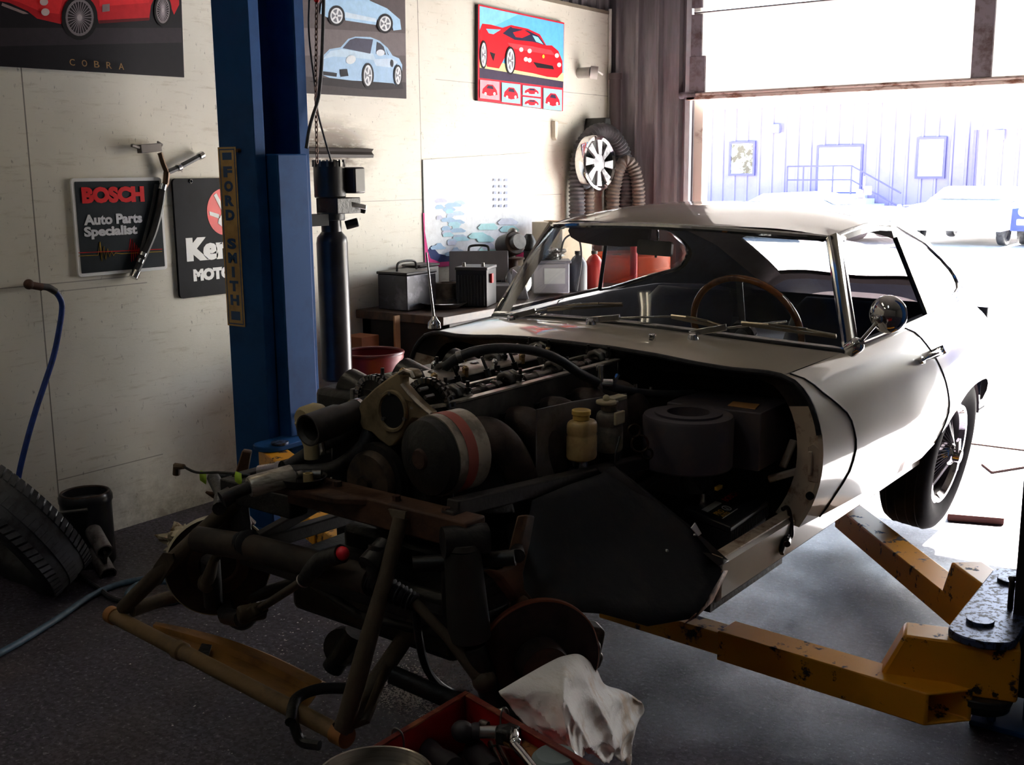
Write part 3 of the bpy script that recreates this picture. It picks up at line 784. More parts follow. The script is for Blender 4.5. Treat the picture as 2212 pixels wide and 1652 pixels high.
# --- crumpled bag
def crumple(c, r, seed, n=16, amp=.35):
    random.seed(seed); rows = []; ph = [random.uniform(0, 6.28) for _ in range(12)]
    for i in range(n+1):
        th = pi*i/n; row = []
        for j in range(2*n):
            fi = 2*pi*j/(2*n)
            k = 1+amp*(sin(3*fi+ph[0]+2*th)*sin(4*th+ph[1])+.6*sin(7*fi+ph[2]-3*th)*sin(6*th+ph[3])+.45*sin(11*fi+ph[4]+5*th+ph[5]))*sin(th)
            row.append(Vector(c)+Vector((r[0]*k*sin(th)*cos(fi), r[1]*k*sin(th)*sin(fi), max(r[2]*k*cos(th), -r[2]*.95))))
        rows.append(row)
    return rows
g = PX(402, 1178, Z=.03)
b = MB(); b.grid(crumple((g.x, g.y, .055), (.085, .075, .055), 5, 16, .42), wrap=True)
b.thing('crumpled_bag', M('stained_paper', srgb(206, 196, 168), .7, col2=srgb(120, 92, 52), scale=16, lo=.5, hi=.62), 'crumpled stained paper bag on the floor below the blue post', 'paper bag', ang=20)
# --- dark bar on the wall
b = MB(); a0, a1 = wp(660, 331, .03), wp(800, 334, .03)
b.prism([(WX+.002, a0.y, 1.585), (WX+.05, a0.y, 1.585), (WX+.055, a0.y, 1.60), (WX+.04, a0.y, 1.615), (WX+.055, a0.y, 1.63), (WX+.002, a0.y, 1.635)], (0, a1.y-a0.y, 0))
b.thing('wall_rail', M('soot_black_rail', srgb(44, 36, 34), .6), 'short black rubber rail on the wall amid soot marks', 'rail')
# --- small wall fittings near the corner
nz = thing('wall_spout', 'small grey pipe spout poking from the wall near the corner', 'spout', (WX, 6.55, 2.15))
s0 = wp(1250, 158, 0); 
b = MB(); b.cyl(s0, s0+Vector((.10, 0, .0)), .035, 18); b.build('pipe', M('grey_pvc', srgb(170, 166, 160), .45), nz)
b = MB(); q0 = s0+Vector((.09, .0, 0)); b.lathe([(.0, 0), (.042, 0), (.042, .05), (.036, .05), (.034, .02), (.0, .02)], q0, (.8, .5, -.1), 18); b.bar(q0+Vector((.03, .0, .02)), q0+Vector((.06, .06, -.015)), .008, .01); b.build('cap', M('pale_pvc', srgb(206, 202, 196), .45), nz)
bh = thing('wall_hook', 'cream bracket on the wall below the red sports car poster', 'hook', (WX, 6.18, 1.72))
s0 = wp(1191, 297, 0); b = MB(); b.prism([s0+Vector((0, 0, 0)), s0+Vector((0, .02, -.02)), s0+Vector((0, .035, .02)), s0+Vector((0, .035, .105)), s0+Vector((0, .0, .105))], (.03, 0, 0)); b.bar(s0+Vector((.015, .02, .10)), s0+Vector((.06, .10, .09)), .012, .008); b.build('bracket', M('cream_plastic', srgb(222, 212, 196), .5), bh, bevel=.003)
# --- downpipe in the corner
b = MB(); b.tube([(WX+.06, DY-.055, .02), (WX+.06, DY-.055, 2.16)], .040, 16); b.tube([(WX+.06, DY-.055, 2.13), (WX+.06, DY-.055, 2.17)], .046, 16)
b.thing('corner_pipe', M('brown_grey_pipe', srgb(84, 72, 74), .5), 'brownish vertical pipe standing in the far left corner', 'pipe')
# --- exhaust extraction hoses over a hook, with a wheel hung among them
HOSEG = M('grey_flex_hose', srgb(88, 86, 90), .5, col2=srgb(66, 62, 64), scale=12)
HOSEB = M('brown_flex_hose', srgb(104, 92, 84), .55, col2=srgb(76, 66, 60), scale=12)
def flex(path, r, pitch=.026, amp=.22):
    P = smooth_path(path, 10); Q = [P[0]]; acc = 0
    L = 0; D = [0]
    for a_, b_ in zip(P, P[1:]): L += (b_-a_).length; D.append(L)
    n = int(L/pitch*4); pts = []; rad = []; j = 0
    for i in range(n+1):
        s_ = L*i/n
        while j < len(D)-2 and D[j+1] < s_: j += 1
        t = (s_-D[j])/max(D[j+1]-D[j], 1e-9); pts.append(P[j].lerp(P[j+1], t)); rad.append(r*(1+amp*(-.5+.5*cos(2*pi*s_/pitch))))
    return pts, rad
def hang(ya, zt, yb, zb1, zb2, x, r, x2=0.):
    x2 = x2 or x; L_ = lambda t: x+(x2-x)*t
    return [(x, ya, zb1), (x, ya, zb1+(zt-zb1)*.45), (x, ya+.01, zt-.20), (L_(.22), ya+(yb-ya)*.22, zt-.05), (L_(.5), (ya+yb)/2, zt), (L_(.78), ya+(yb-ya)*.78, zt-.05), (x2, yb-.01, zt-.20), (x2, yb, zt-.5), (x2, yb, zb2)]
for nm, mt, args, lb in (
    ('flexible_hose', HOSEG, (6.36, 1.77, 6.80, .75, .55, WX+.085, .058, WX+.20), 'outermost grey ribbed exhaust hose looped over the corner hook'),
    ('flexible_hose', HOSEB, (6.49, 1.66, 6.74, .80, .60, WX+.09, .046, WX+.13), 'inner brownish ribbed hose looped around the hung wheel'),
    ('flexible_hose', HOSEB, (6.69, 1.57, 6.80, 1.0, 1.0, WX+.17, .048, WX+.31), 'short brownish ribbed hose looped in front of the hung wheel')):
    pts, rad = flex(hang(*args), args[6]); b = MB(); b.tube(pts, rad, 14); b.thing(nm, mt, lb, 'hose', 'ribbed exhaust hoses in the corner')
b = MB(); b.prism([(WX+.0, 6.575, 1.77), (WX+.0, 6.685, 1.77), (WX+.0, 6.66, 1.86), (WX+.0, 6.60, 1.86)], (.16, 0, 0)); b.thing('hose_hook', GREASE, 'black hanger block carrying the ribbed hoses', 'hook', bevel=.006)
wc = PX(1291, 352, X=WX+.20); wa = Vector((1, -.1, .05)).normalized()
hw = thing('alloy_wheel', 'bright slotted wheel rim hanging among the ribbed hoses', 'wheel rim', wc)
b = MB(); b.lathe([(.165, -.05), (.185, -.045), (.185, .0), (.178, .02), (.165, .025), (.150, .015), (.150, -.03)], wc, wa, 48, closed=False); b.build('rim', CHROME, hw)
A_, B_, D_ = frame(wa)
b = MB()
for k in range(8):
    t = 2*pi*k/8; t2 = t+.40
    r0, r1 = .055, .152
    b.prism([wc+A_*r0*cos(t-.1)+B_*r0*sin(t-.1), wc+A_*r1*cos(t-.12)+B_*r1*sin(t-.12), wc+A_*r1*cos(t2-.14)+B_*r1*sin(t2-.14), wc+A_*r0*cos(t2+.06)+B_*r0*sin(t2+.06)], D_*.018)
b.lathe([(.0, .02), (.03, .018), (.06, .014), (.062, .0), (.05, -.01)], wc, wa, 24); b.build('spokes', M('worn_wheel_alloy', srgb(150, 148, 150), .45, .4, col2=srgb(100, 98, 100), scale=14), hw, bevel=.003)
b = MB(); b.lathe([(.150, -.035), (.0, -.035)], wc, wa, 32, closed=False); b.build('dark_barrel', GREASE, hw)
# ================================================================== workbench and what stands on it
BTOP = .80
BWOOD = M('dark_bench_timber', srgb(74, 52, 40), .5, col2=srgb(40, 30, 26), scale=7, stretch=(3, .6, 1), coat=.15)
BDARK = M('black_bench_panel', srgb(30, 26, 26), .6, col2=srgb(48, 38, 34), scale=10, lo=.5, hi=.7)
bn = thing('workbench', 'dark timber workbench along the left wall behind the car', 'workbench', (-3.75, 5.2, 0))
bx0, bx1, by0, by1 = WX+.01, -3.46, 4.28, 6.20
b = MB(); b.box(bx0, bx1, by0, by1, BTOP-.045, BTOP); b.build('worktop', BWOOD, bn, bevel=.004)
b = MB(); b.box(bx0+.02, bx1-.03, by0+.03, by0+.05, .12, BTOP-.045); b.build('end_panel', BDARK, bn)
b = MB(); b.box(bx1-.05, bx1-.03, by0+.03, by1-.03, .12, BTOP-.045); b.build('front_panel', BDARK, bn)
for x in (bx0+.05, bx1-.06):
    for y in (by0+.06, by1-.06):
        b = MB(); b.box(x-.03, x+.03, y-.03, y+.03, 0, BTOP-.045); b.build('leg', BDARK, bn)
GREYBOX = M('scuffed_grey_metal', srgb(66, 66, 72), .38, .5, col2=srgb(120, 120, 130), scale=6, lo=.5, hi=.7)
DGREY = M('dark_grey_plastic', srgb(56, 54, 56), .5)
def at_b(x, y): return PX(x, y, Z=BTOP)
# metal box
mb_ = thing('metal_box', 'scuffed grey metal box at the near end of the bench', 'box', (-3.84, 4.47, BTOP))
b = MB(); b.box(-3.96, -3.76, 4.36, 4.60, BTOP+.001, BTOP+.185); b.build('body', GREYBOX, mb_, bevel=.005)
b = MB(); b.box(-3.965, -3.755, 4.355, 4.605, BTOP+.186, BTOP+.20); b.build('lid', DGREY, mb_, bevel=.004)
b = MB(); b.tube(smooth_path([(-3.86, 4.40, BTOP+.20), (-3.86, 4.42, BTOP+.245), (-3.86, 4.54, BTOP+.245), (-3.86, 4.56, BTOP+.20)]), .006, 8); b.build('handle', GREASE, mb_)
# second grey case behind
b = MB(); b.box(-4.03, -3.90, 4.63, 4.80, BTOP+.001, BTOP+.20); b.box(-4.03, -3.895, 4.63, 4.805, BTOP+.203, BTOP+.215)
b.thing('tool_case', DGREY, 'dark grey case standing at the wall behind the metal box', 'case', bevel=.006)
# wide shallow dish
p0 = at_b(955, 667)
b = MB(); b.lathe([(.0, .004), (.07, .004), (.12, .03), (.125, .034), (.118, .036), (.07, .012), (.0, .012)], (p0.x, p0.y+.02, BTOP), UZ, 36)
b.thing('steel_dish', SATIN, 'shallow bright steel dish at the front edge of the bench', 'dish')
# tin pot
p0 = at_b(953, 655)
b = MB(); b.lathe([(.0, .0), (.058, .0), (.06, .005), (.06, .115), (.063, .12), (.056, .12), (.055, .02), (.0, .02)], (-3.77, 4.70, BTOP+.001), UZ, 28)
b.thing('tin_pot', M('dirty_tin', srgb(120, 106, 92), .5, .4, col2=srgb(70, 60, 52), scale=12), 'small dirty tin pot between the metal box and the battery', 'tin')
# black battery on the bench
p0 = Vector((-3.62, 4.77, BTOP))
bt = thing('car_battery', 'black car battery standing on the bench beside the steel dish', 'battery', p0)
ax2 = (Vector((.93, .37, 0)), Vector((-.37, .93, 0)), Vector((0, 0, 1)))
b = MB(); b.obox(p0+Vector((0, 0, .1)), ax2, .17, .20, .195)
for i in range(9): b.obox(p0+ax2[0]*.0+ax2[1]*-.101+ax2[0]*(-.07+i*.0175)+Vector((0, 0, .09)), ax2, .006, .006, .16)
b.build('case', M('black_battery_plastic', srgb(26, 25, 28), .42), bt, bevel=.004)
b = MB(); b.obox(p0+Vector((0, 0, .205)), ax2, .178, .208, .016); b.build('lid', DGREY, bt, bevel=.004)
for s in (-.05, .055):
    b = MB(); q = p0+ax2[0]*s-ax2[1]*.06+Vector((0, 0, .21)); b.cyl(q, q+Vector((0, 0, .025)), .010, 12, .008); b.build('terminal', STEEL, bt)
b = MB(); b.obox(p0+ax2[0]*.094-ax2[1]*.03+Vector((0, 0, .15)), ax2, .014, .03, .05); b.build('red_terminal_cover', M('red_plastic', srgb(190, 30, 36), .4), bt, bevel=.003)
# open tool case
oc = thing('tool_case', 'open grey tool case with its lid up, behind the bench battery', 'case', (-3.78, 4.98, BTOP))
tg = M('light_grey_case', srgb(116, 114, 116), .5)
A3 = (Vector((.80, .60, 0)), Vector((-.60, .80, 0)), Vector((0, 0, 1)))
c3 = Vector((-3.76, 4.98, BTOP))
b = MB(); b.obox(c3+Vector((0, 0, .045)), A3, .34, .20, .09); b.build('tray', tg, oc, bevel=.006)
lid_u = (Vector((0, 0, 1))*.82 + A3[1]*.57).normalized()
b = MB(); b.obox(c3+A3[1]*.10+Vector((0, 0, .09))+lid_u*.10, (A3[0], A3[0].cross(lid_u), lid_u), .34, .03, .20)
for i in range(6): b.obox(c3+A3[1]*.085+Vector((0, 0, .09))+lid_u*.008+A3[0]*(-.14+i*.056), (A3[0], A3[0].cross(lid_u), lid_u), .03, .02, .02)
b.build('lid', M('grey_case_lid', srgb(90, 86, 88), .5), oc, bevel=.005)
q = c3+A3[1]*.10+Vector((0, 0, .09))+lid_u*.20
b = MB(); b.tube(smooth_path([q-A3[0]*.06, q-A3[0]*.045+lid_u*.04, q+A3[0]*.045+lid_u*.04, q+A3[0]*.06]), .007, 8); b.build('handle', GREASE, oc)
b = MB(); b.prism([c3+A3[0]*.20+Vector((0, 0, .0)), c3+A3[0]*.28, c3+A3[0]*.25+Vector((0, 0, .12)), c3+A3[0]*.19+Vector((0, 0, .17)), c3+A3[0]*.18+Vector((0, 0, .06))], A3[1]*.05); b.thing('plastic_bracket', M('pale_grey_plastic', srgb(142, 140, 146), .45), 'pale grey plastic bracket leaning against the open tool case', 'bracket', bevel=.004)
# heap of parts by the windscreen pillar: starter motor, disc, gear stack
g0 = Vector((-3.84, 5.44, BTOP))
sm_ = thing('starter_motor', 'dark round motor topping the heap of parts on the bench', 'motor', g0)
b = MB(); b.cyl(g0+Vector((-.03, -.06, .27)), g0+Vector((.08, -.10, .30)), .070, 22); b.build('housing', M('brown_black_iron', srgb(60, 48, 42), .5, .4, col2=srgb(34, 28, 26), scale=12), sm_, bevel=.006)
b = MB(); b.cyl(g0+Vector((.08, -.10, .30)), g0+Vector((.12, -.115, .31)), .045, 18); b.build('end_cap', STEEL, sm_); b = MB(); b.ball(g0+Vector((.03, -.06, .355)), .03, 10, 8); b.build('solenoid', STEEL, sm_)
b = MB(); b.cyl(g0+Vector((.02, -.08, .2)), g0+Vector((.02, -.08, .0)), .05, 16, .06); b.cyl(g0+Vector((.02, -.08, .20)), g0+Vector((.02, -.08, .21)), .09, 24); b.build('bracket', RUST, sm_)
b = MB(); g1 = g0+Vector((.15, -.17, 0)); b.lathe([(.0, 0), (.085, 0), (.088, .006), (.088, .02), (.08, .026), (.04, .026), (.036, .05), (.0, .05)], g1+Vector((.03, -.06, .09)), (.9, -.42, .1), 32)
b.cyl(g1+Vector((.03, -.05, 0)), g1+Vector((.03, -.05, .09)), .02, 10)
b.thing('brake_disc', SATIN, 'bright thin disc standing on edge at the front of the heap', 'disc')
heap = [(-.14, -.02, .0, .045, .20), (-.13, .14, .0, .05, .30), (.0, .12, .0, .045, .34), (-.06, -.20, .0, .035, .16)]
for i, (dx, dy, z, r, h) in enumerate(heap):
    b = MB(); q = g0+Vector((dx, dy, 0)); b.lathe([(.0, 0), (r, 0), (r, h*.35), (r*.6, h*.4), (r*.6, h*.7), (r*1.05, h*.74), (r*1.05, h*.88), (r*.4, h), (.0, h)], q, (.05*(i-1), .04, 1), 16)
    b.thing('engine_part', [RUST, STEEL, GREASE, STEEL][i], ['rusty stepped spindle at the back of the heap of parts', 'tall grey spindle against the wall in the heap of parts', 'tall black spindle behind the round motor', 'short grey spindle in front of the heap of parts'][i], 'machine part', 'spindles in the parts heap', bevel=.003)
# charger, carton, bottles seen through the windscreen
ch = Vector((-3.57, 5.42, BTOP))
cg = thing('battery_charger', 'pale grey battery charger with a lit up white label, seen through the windscreen', 'charger', ch)
b = MB(); b.obox(ch+Vector((0, 0, .10)), A3, .21, .16, .17); b.build('body', M('pale_charger_grey', srgb(176, 176, 184), .4), cg, bevel=.006)
b = MB(); b.obox(ch-A3[1]*.082+A3[0]*.02+Vector((0, 0, .115)), A3, .12, .004, .09); b.build('label', M('white_label', srgb(226, 232, 228), .5), cg)
b = MB(); b.obox(ch+Vector((0, 0, .195)), A3, .23, .17, .015); b.build('lid', M('charger_lid', srgb(130, 130, 138), .4), cg, bevel=.003)
b = MB(); b.tube(smooth_path([ch+Vector((.04, .04, .2)), ch+Vector((.06, .06, .32)), ch+Vector((.12, .1, .34)), ch+Vector((.15, .1, .22)), ch+Vector((.13, .08, .02))]), .006, 6); b.build('cable', RUBBER, cg)
b = MB(); b.grid(crumple(ch+Vector((-.02, .02, .235)), (.075, .07, .035), 11, 12, .45), wrap=True); b.thing('wire_tangle', STEEL, 'tangle of grey wire heaped on top of the battery charger', 'wire', ang=15)
q = Vector((-3.80, 5.90, BTOP)); A4 = (Vector((.95, -.3, 0)), Vector((.3, .95, 0)), Vector((0, 0, 1)))
ct = thing('cardboard_carton', 'pale cardboard carton standing behind the battery charger', 'carton', q)
b = MB(); b.obox(q+Vector((0, 0, .20)), A4, .30, .24, .395); b.build('box', M('pale_cardboard', srgb(214, 196, 168), .75), ct)
b = MB(); b.obox(q+A4[1]*.0+Vector((0, 0, .402)), A4, .30, .05, .004); b.build('tape', M('packing_tape', srgb(176, 140, 96), .3), ct)
def bottle(p, r, h, mat, nm, lab, g=None, capm=None):
    t = thing(nm, lab, 'bottle', p, g)
    b = MB(); b.lathe([(.0, 0), (r, 0), (r, h*.62), (r*.92, h*.72), (r*.6, h*.84), (r*.3, h*.9), (r*.3, h*.93), (.0, h*.93)], p, UZ, 24); b.build('body', mat, t)
    b = MB(); b.cyl(p+Vector((0, 0, h*.92)), p+Vector((0, 0, h)), r*.36, 14); b.build('cap', capm or GREASE, t)
bottle(Vector((-3.53, 5.66, BTOP)), .055, .24, M('dark_bottle', srgb(60, 60, 66), .35), 'oil_bottle', 'dark rounded bottle right of the battery charger', 'bottles on the bench')
bottle(Vector((-3.525, 5.84, BTOP)), .055, .23, M('red_bottle', srgb(168, 44, 40), .35), 'oil_bottle', 'red rounded bottle on the bench right of the dark bottle', 'bottles on the bench')
# orange drum and red post
dr = thing('oil_drum', 'orange steel drum standing past the bench, seen through the side window', 'drum', (-3.62, 6.56, 0))
b = MB(); R = .25; prof = [(.0, 0), (R, 0), (R+.006, .01), (R, .02)]
for z in (.32, .62): prof += [(R, z-.02), (R+.012, z), (R, z+.02)]
prof += [(R, .95), (R+.008, .96), (R, .97), (R-.012, .95), (.0, .95)]
b.lathe(prof, (-3.66, 6.56, 0), UZ, 40); b.build('body', M('orange_drum_paint', srgb(206, 84, 40), .35, col2=srgb(150, 60, 34), scale=5, lo=.5, hi=.7), dr)
b = MB(); b.cyl((-3.72, 6.45, .95), (-3.72, 6.45, .965), .03, 12); b.build('bung', STEEL, dr)
b = MB(); b.tube([(-3.33, 5.98, 0), (-3.33, 5.98, 1.18)], .022, 14); b.tube([(-3.33, 5.98, 1.18), (-3.33, 5.98, 1.2)], .028, 14); b.tube([(-3.33, 5.98, 0), (-3.33, 5.98, .02)], .12, 18)
b.thing('red_stand', M('red_stand_paint', srgb(196, 34, 48), .4), 'red upright pole stand next to the orange drum', 'stand')
# red bin and oddments below the near end of the bench
rb = thing('red_bin', 'dark red round bin on the floor at the end of the workbench', 'bin', (-3.62, 3.93, 0))
b = MB(); b.lathe([(.0, 0), (.138, 0), (.146, .62), (.152, .63), (.152, .66), (.142, .66), (.134, .02), (.0, .02)], (-3.62, 3.93, 0), UZ, 32); b.build('bucket', M('dark_red_plastic', srgb(118, 22, 28), .4), rb)
b = MB(); b.torus((-3.62, 3.93, .655), UZ, .148, .009, 32, 8); b.build('rim', M('dark_red_rim', srgb(96, 20, 24), .35), rb)
b = MB(); b.box(-3.70, -3.69, 4.18, 4.22, 0, .80); b.thing('timber_offcut', M('raw_timber', srgb(150, 112, 76), .7, stretch=(4, 4, .5)), 'upright strip of raw timber leaning at the bench end', 'timber')
b = MB(); b.box(-3.92, -3.79, 4.04, 4.17, 0, .70); b.thing('brown_carton', M('brown_carton_card', srgb(142, 84, 52), .75), 'brown carton on the floor between red bin and bench', 'carton', bevel=.003)
# ================================================================== two post lift
BLUE = M('lift_blue_paint', srgb(20, 66, 118), .6, col2=srgb(14, 50, 94), scale=4, lo=.45, hi=.75, spec=.15)
BLUED = M('speckled_blue_plate', srgb(60, 74, 108), .4, .3, col2=srgb(24, 22, 26), scale=55, lo=.5, hi=.56, r2=.6)  # pale blue speckle paints glossy highlights into the plate colour
YEL = M('lift_yellow_paint', srgb(214, 148, 26), .42, col2=srgb(46, 36, 34), scale=17, lo=.585, hi=.63, r2=.7, stretch=(1, 1, 1))
YELW = M('worn_yellow_paint', srgb(216, 158, 58), .4, col2=srgb(70, 58, 58), scale=22, lo=.54, hi=.62, r2=.65)
DARKIN = M('arm_inside', srgb(40, 28, 18), .8)
def rbox_tube(mb, p0, p1, w, h, t=.008, mi=0, skew=0.):
    """hollow rectangular tube, bottom centre line p0-p1"""
    p0, p1 = Vector(p0), Vector(p1); d = (p1-p0).normalized(); s = d.cross(Vector((0, 0, 1))).normalized(); u = s.cross(d)
    def ring(p, w_, z0, z1): return [p+s*(-w_/2)+u*z0, p+s*(w_/2)+u*z0, p+s*(w_/2)+u*z1, p+s*(-w_/2)+u*z1]
    sk = lambda R_, q: [p+d*(skew*((p-q).dot(s)/w+.5)) for p in R_]
    a = mb.add(sk(ring(p0, w, 0, h), p0)); b_ = mb.add(ring(p1, w, 0, h)); c = mb.add(sk(ring(p0, w-2*t, t, h-t), p0)); e = mb.add(ring(p1, w-2*t, t, h-t))
    for k in range(4):
        j = (k+1) % 4
        mb.face((a+k, a+j, b_+j, b_+k), mi); mb.face((c+k, e+k, e+j, c+j), mi)
        mb.face((a+k, c+k, c+j, a+j), mi); mb.face((b_+k, b_+j, e+j, e+k), mi)
def lift_post(side, label):
    s = 1 if side == 'L' else -1
    xf = -3.45 if s > 0 else -.50
    X = lambda d: xf + s*d               # d: towards the car positive
    root = thing('lift_post', label, 'car lift', (X(-.1), 3.25, 0), 'posts of the two post lift')
    y0, y1, dep, t, lip = 3.10, 3.40, .215, .010, .055
    b = MB()
    plan = [(0, y0+lip), (0, y0), (-dep, y0), (-dep, y1), (0, y1), (0, y1-lip), (-t, y1-lip), (-t, y1-t), (-dep+t, y1-t), (-dep+t, y0+t), (-t, y0+t), (-t, y0+lip)]
    b.prism([(X(d), y, .015) for d, y in plan], (0, 0, 3.4)); b.build('column', BLUE, root, bevel=.003)
    b = MB(); b.box(min(X(-.3), X(.12)), max(X(-.3), X(.12)), y0-.08, y1+.08, 0, .016)
    for yy in (y0-.05, y1+.05):
        for d in (-.25, .07): b.cyl((X(d), yy, .016), (X(d), yy, .04), .014, 6)
    b.build('base_plate', BLUE, root, bevel=.003)
    zp = .42 if s > 0 else .29
    b = MB(); b.box(min(X(-.16), X(.055)), max(X(-.16), X(.055)), y0+lip+.012, y1-lip-.012, zp-.20, 1.585); b.build('carriage', BLUE, root, bevel=.006)
    if s < 0:  # black puts the backlit shade of this face into its colour
        b = MB(); b.box(min(X(.0), X(.055)), max(X(.0), X(.055)), y0+.06, y1-.06, zp-.24, zp+.55); b.build('carriage_face', M('matt_black', (.008, .008, .009), .85), root, bevel=.004)
    # pin plates
    def plate(z, th):
        q = MB(); w0, w1 = X(.055), X(.15)
        pts = []
        for cy, a in ((3.49, 1), (2.98 if s < 0 else 3.03, -1)):
            for i in range(9):
                tt = pi*i/8; pts.append((X(.095 if s < 0 else .075)+a*s*(.085 if s < 0 else .07)*cos(tt), cy+a*.06*sin(tt)))
        q.prism([(x, y, z-th) for x, y in pts], (0, 0, th)); return q
    plate(zp, .022).build('arm_bracket_plate', BLUED if s < 0 else BLUE, root, bevel=.004)
    plate(zp-.17, .022).build('arm_bracket_plate', BLACK, root, bevel=.004)
    for cy in (3.05, 3.42):
        q = MB(); q.cyl((X(.115), cy, zp-.20), (X(.115), cy, zp+.004), .022, 18); q.cyl((X(.115), cy, zp), (X(.115), cy, zp+.010), .036, 26); q.build('arm_pin', BLUED, root, bevel=.002)
        q = MB(); q.lathe([(.03, 0), (.075, .0), (.078, .02), (.07, .035), (.03, .035)], (X(.10), cy, zp-.235), UZ, 26); q.build('gear_ring', GREASE, root)
    q = MB(); hx = X(.05)
    q.tube(smooth_path([(hx+s*.02, 3.20, zp), (hx+s*.02, 3.20, zp+.075), (hx+s*.02, 3.21, zp+.085), (hx-s*.04, 3.23, zp+.085)], 5), .008, 8); q.build('release_handle', GREASE if s < 0 else STEEL, root)
    # swing arms: block on the pin, long lower tube, thinner extension
    def arm(pin, end, zb, ext, head=None, skew=0.):
        nm = MB(); p = Vector((*pin, 0)); e = Vector((*end, 0)); d = (e-p).normalized(); n_ = d.cross(Vector((0, 0, 1)))
        near = p + d*(.125 if head else .07)
        rbox_tube(nm, near+Vector((0, 0, zb)), e+Vector((0, 0, zb)), .105, .092, skew=skew); a_ = nm.build('swing_arm', YEL, root, bevel=.007)
        pr = MB(); h0, h1 = zb+.06, zp-.024; hp_, hd_, hn_ = p, d, n_
        if head: hp_ = Vector((*head[0], 0)); hd_ = (Vector((*head[1], 0))-hp_).normalized(); hn_ = hd_.cross(Vector((0, 0, 1)))
        prof = [(-.055, h0), (.30, h0), (.235, h1), (-.055, h1)]
        pr.prism([hp_+hd_*q_[0]+hn_*(-.052)+Vector((0, 0, q_[1])) for q_ in prof], hn_*.104); pr.build('arm_head', YEL, a_, bevel=.008)
        ex = MB(); ex.bar(e-d*.05+Vector((0, 0, zb+.045)), e+d*ext+Vector((0, 0, zb+.045)), .082, .07, UZ); ex.build('arm_extension', YELW, a_, bevel=.005)
        pd = MB(); q_ = e+d*(ext-.05); q_.z = zb+.08; pd.cyl(q_, q_+Vector((0, 0, .07)), .05, 20); pd.cyl(q_+Vector((0, 0, .07)), q_+Vector((0, 0, .085)), .065, 24); pd.build('lifting_pad', RUBBER, a_)
    if s < 0:
        arm((-.56, 2.872), (-1.31, 2.95), .058, .45, head=((-.56, 3.01), (-.86, 2.935)), skew=-.085)
        arm((-.63, 3.42), (-1.42, 4.37), .058, .12)
    else:
        arm((-3.36, 3.04), (-2.80, 2.77), .175, .30)
        arm((-3.36, 3.42), (-2.7, 4.0), .175, .2)
    return root, X, zp
LP, XL, zpl = lift_post('L', 'blue lift post by the left wall with gold name strip')
RPP, XR, zpr = lift_post('R', 'dark lift post cut off by the right edge with two yellow arms')
# name strip on the side of the left post: gold, blue letters running down
GOLD = M('gold_decal', srgb(176, 142, 82), .4, col2=srgb(150, 118, 66), scale=14)
DB = M('decal_blue', srgb(24, 66, 112), .4)
y = 3.0985
A = PX(473, 318, Y=y); B_ = PX(514, 318, Y=y); Cc = PX(525, 702, Y=y); D = PX(490, 702, Y=y)
zt, zbm = A.z, D.z; xa, xb_ = (A.x+D.x)/2, (B_.x+Cc.x)/2
b = MB(); b.box(xa, xb_, y-.0012, y, zbm, zt); dc = b.build('name_decal', GOLD, LP, flat=True)
wd_, ht = xb_-xa, zt-zbm
b = MB(); yy = y-.0016; m_ = .07*wd_
for x0, x1, z0, z1 in ((xa+m_, xa+1.6*m_, zbm+m_, zt-m_), (xb_-1.6*m_, xb_-m_, zbm+m_, zt-m_), (xa+m_, xb_-m_, zt-1.6*m_, zt-m_), (xa+m_, xb_-m_, zbm+m_, zbm+1.6*m_)):
    b.box(x0, x1, yy, yy+.0005, z0, z1)
for z0, z1 in ((zt-.07*ht, zt-.03*ht), (zbm+.035*ht, zbm+.085*ht)): b.box(xa+.24*wd_, xb_-.24*wd_, yy, yy+.0005, z0, z1)
for i, ch_ in enumerate('FORD SMITH'):
    if ch_ == ' ': continue
    z0 = zt-ht*(.165+i*.0795)
    w_ = .5*wd_ if ch_ not in 'I' else .16*wd_
    textfit(b, ch_, ((xa+xb_)/2-w_/2, yy, z0), (1, 0, 0), UZ, w_, ht*.060, offs=.055, depth=.0006)
b.build('blue_lettering', DB, dc, flat=True)
b = MB(); q = PX(518, 325, Y=y); b.cyl((q.x, y, q.z), (q.x, y-.015, q.z), .008, 10); b.build('stud', RUST, LP)
# hydraulic power unit on the far side of the left post
PU = MB(); c0 = Vector((-3.56, 3.625, 0))
PU.lathe([(.0, .575), (.062, .575), (.07, .585), (.07, 1.20), (.066, 1.225), (.045, 1.25), (.045, 1.30), (.0, 1.30)], c0, UZ, 36); pu = PU.build('power_unit', M('black_reservoir', srgb(40, 38, 42), .28, .3, col2=srgb(52, 50, 54), scale=5), LP)
b = MB(); b.cyl(c0+Vector((0, 0, 1.30)), c0+Vector((0, 0, 1.335)), .062, 24); b.obox(c0+Vector((.02, .03, 1.365)), ((1, 0, 0), (0, 1, 0), (0, 0, 1)), .13, .15, .07); b.cyl(c0+Vector((.05, .10, 1.35)), c0+Vector((.08, .14, 1.34)), .016, 10); b.cyl(c0+Vector((.03, .06, 1.275)), c0+Vector((.07, .10, 1.29)), .02, 12); b.build('pump', GREASE, pu, bevel=.004)
b = MB(); b.bar(c0+Vector((.06, -.02, 1.385)), c0+Vector((.10, .12, 1.355)), .012, .022); b.build('release_lever', SATIN, pu, bevel=.002)
b = MB(); b.cyl(c0+Vector((0, 0, 1.40)), c0+Vector((0, 0, 1.56)), .07, 28); b.build('motor', M('black_motor', srgb(36, 34, 36), .45), pu, bevel=.006)
b = MB()
for k in range(14):
    t_ = 2*pi*k/14; b.obox(c0+Vector((.068*cos(t_), .068*sin(t_), 1.55)), (Vector((cos(t_), sin(t_), 0)), Vector((-sin(t_), cos(t_), 0)), Vector((0, 0, 1))), .012, .008, .03)
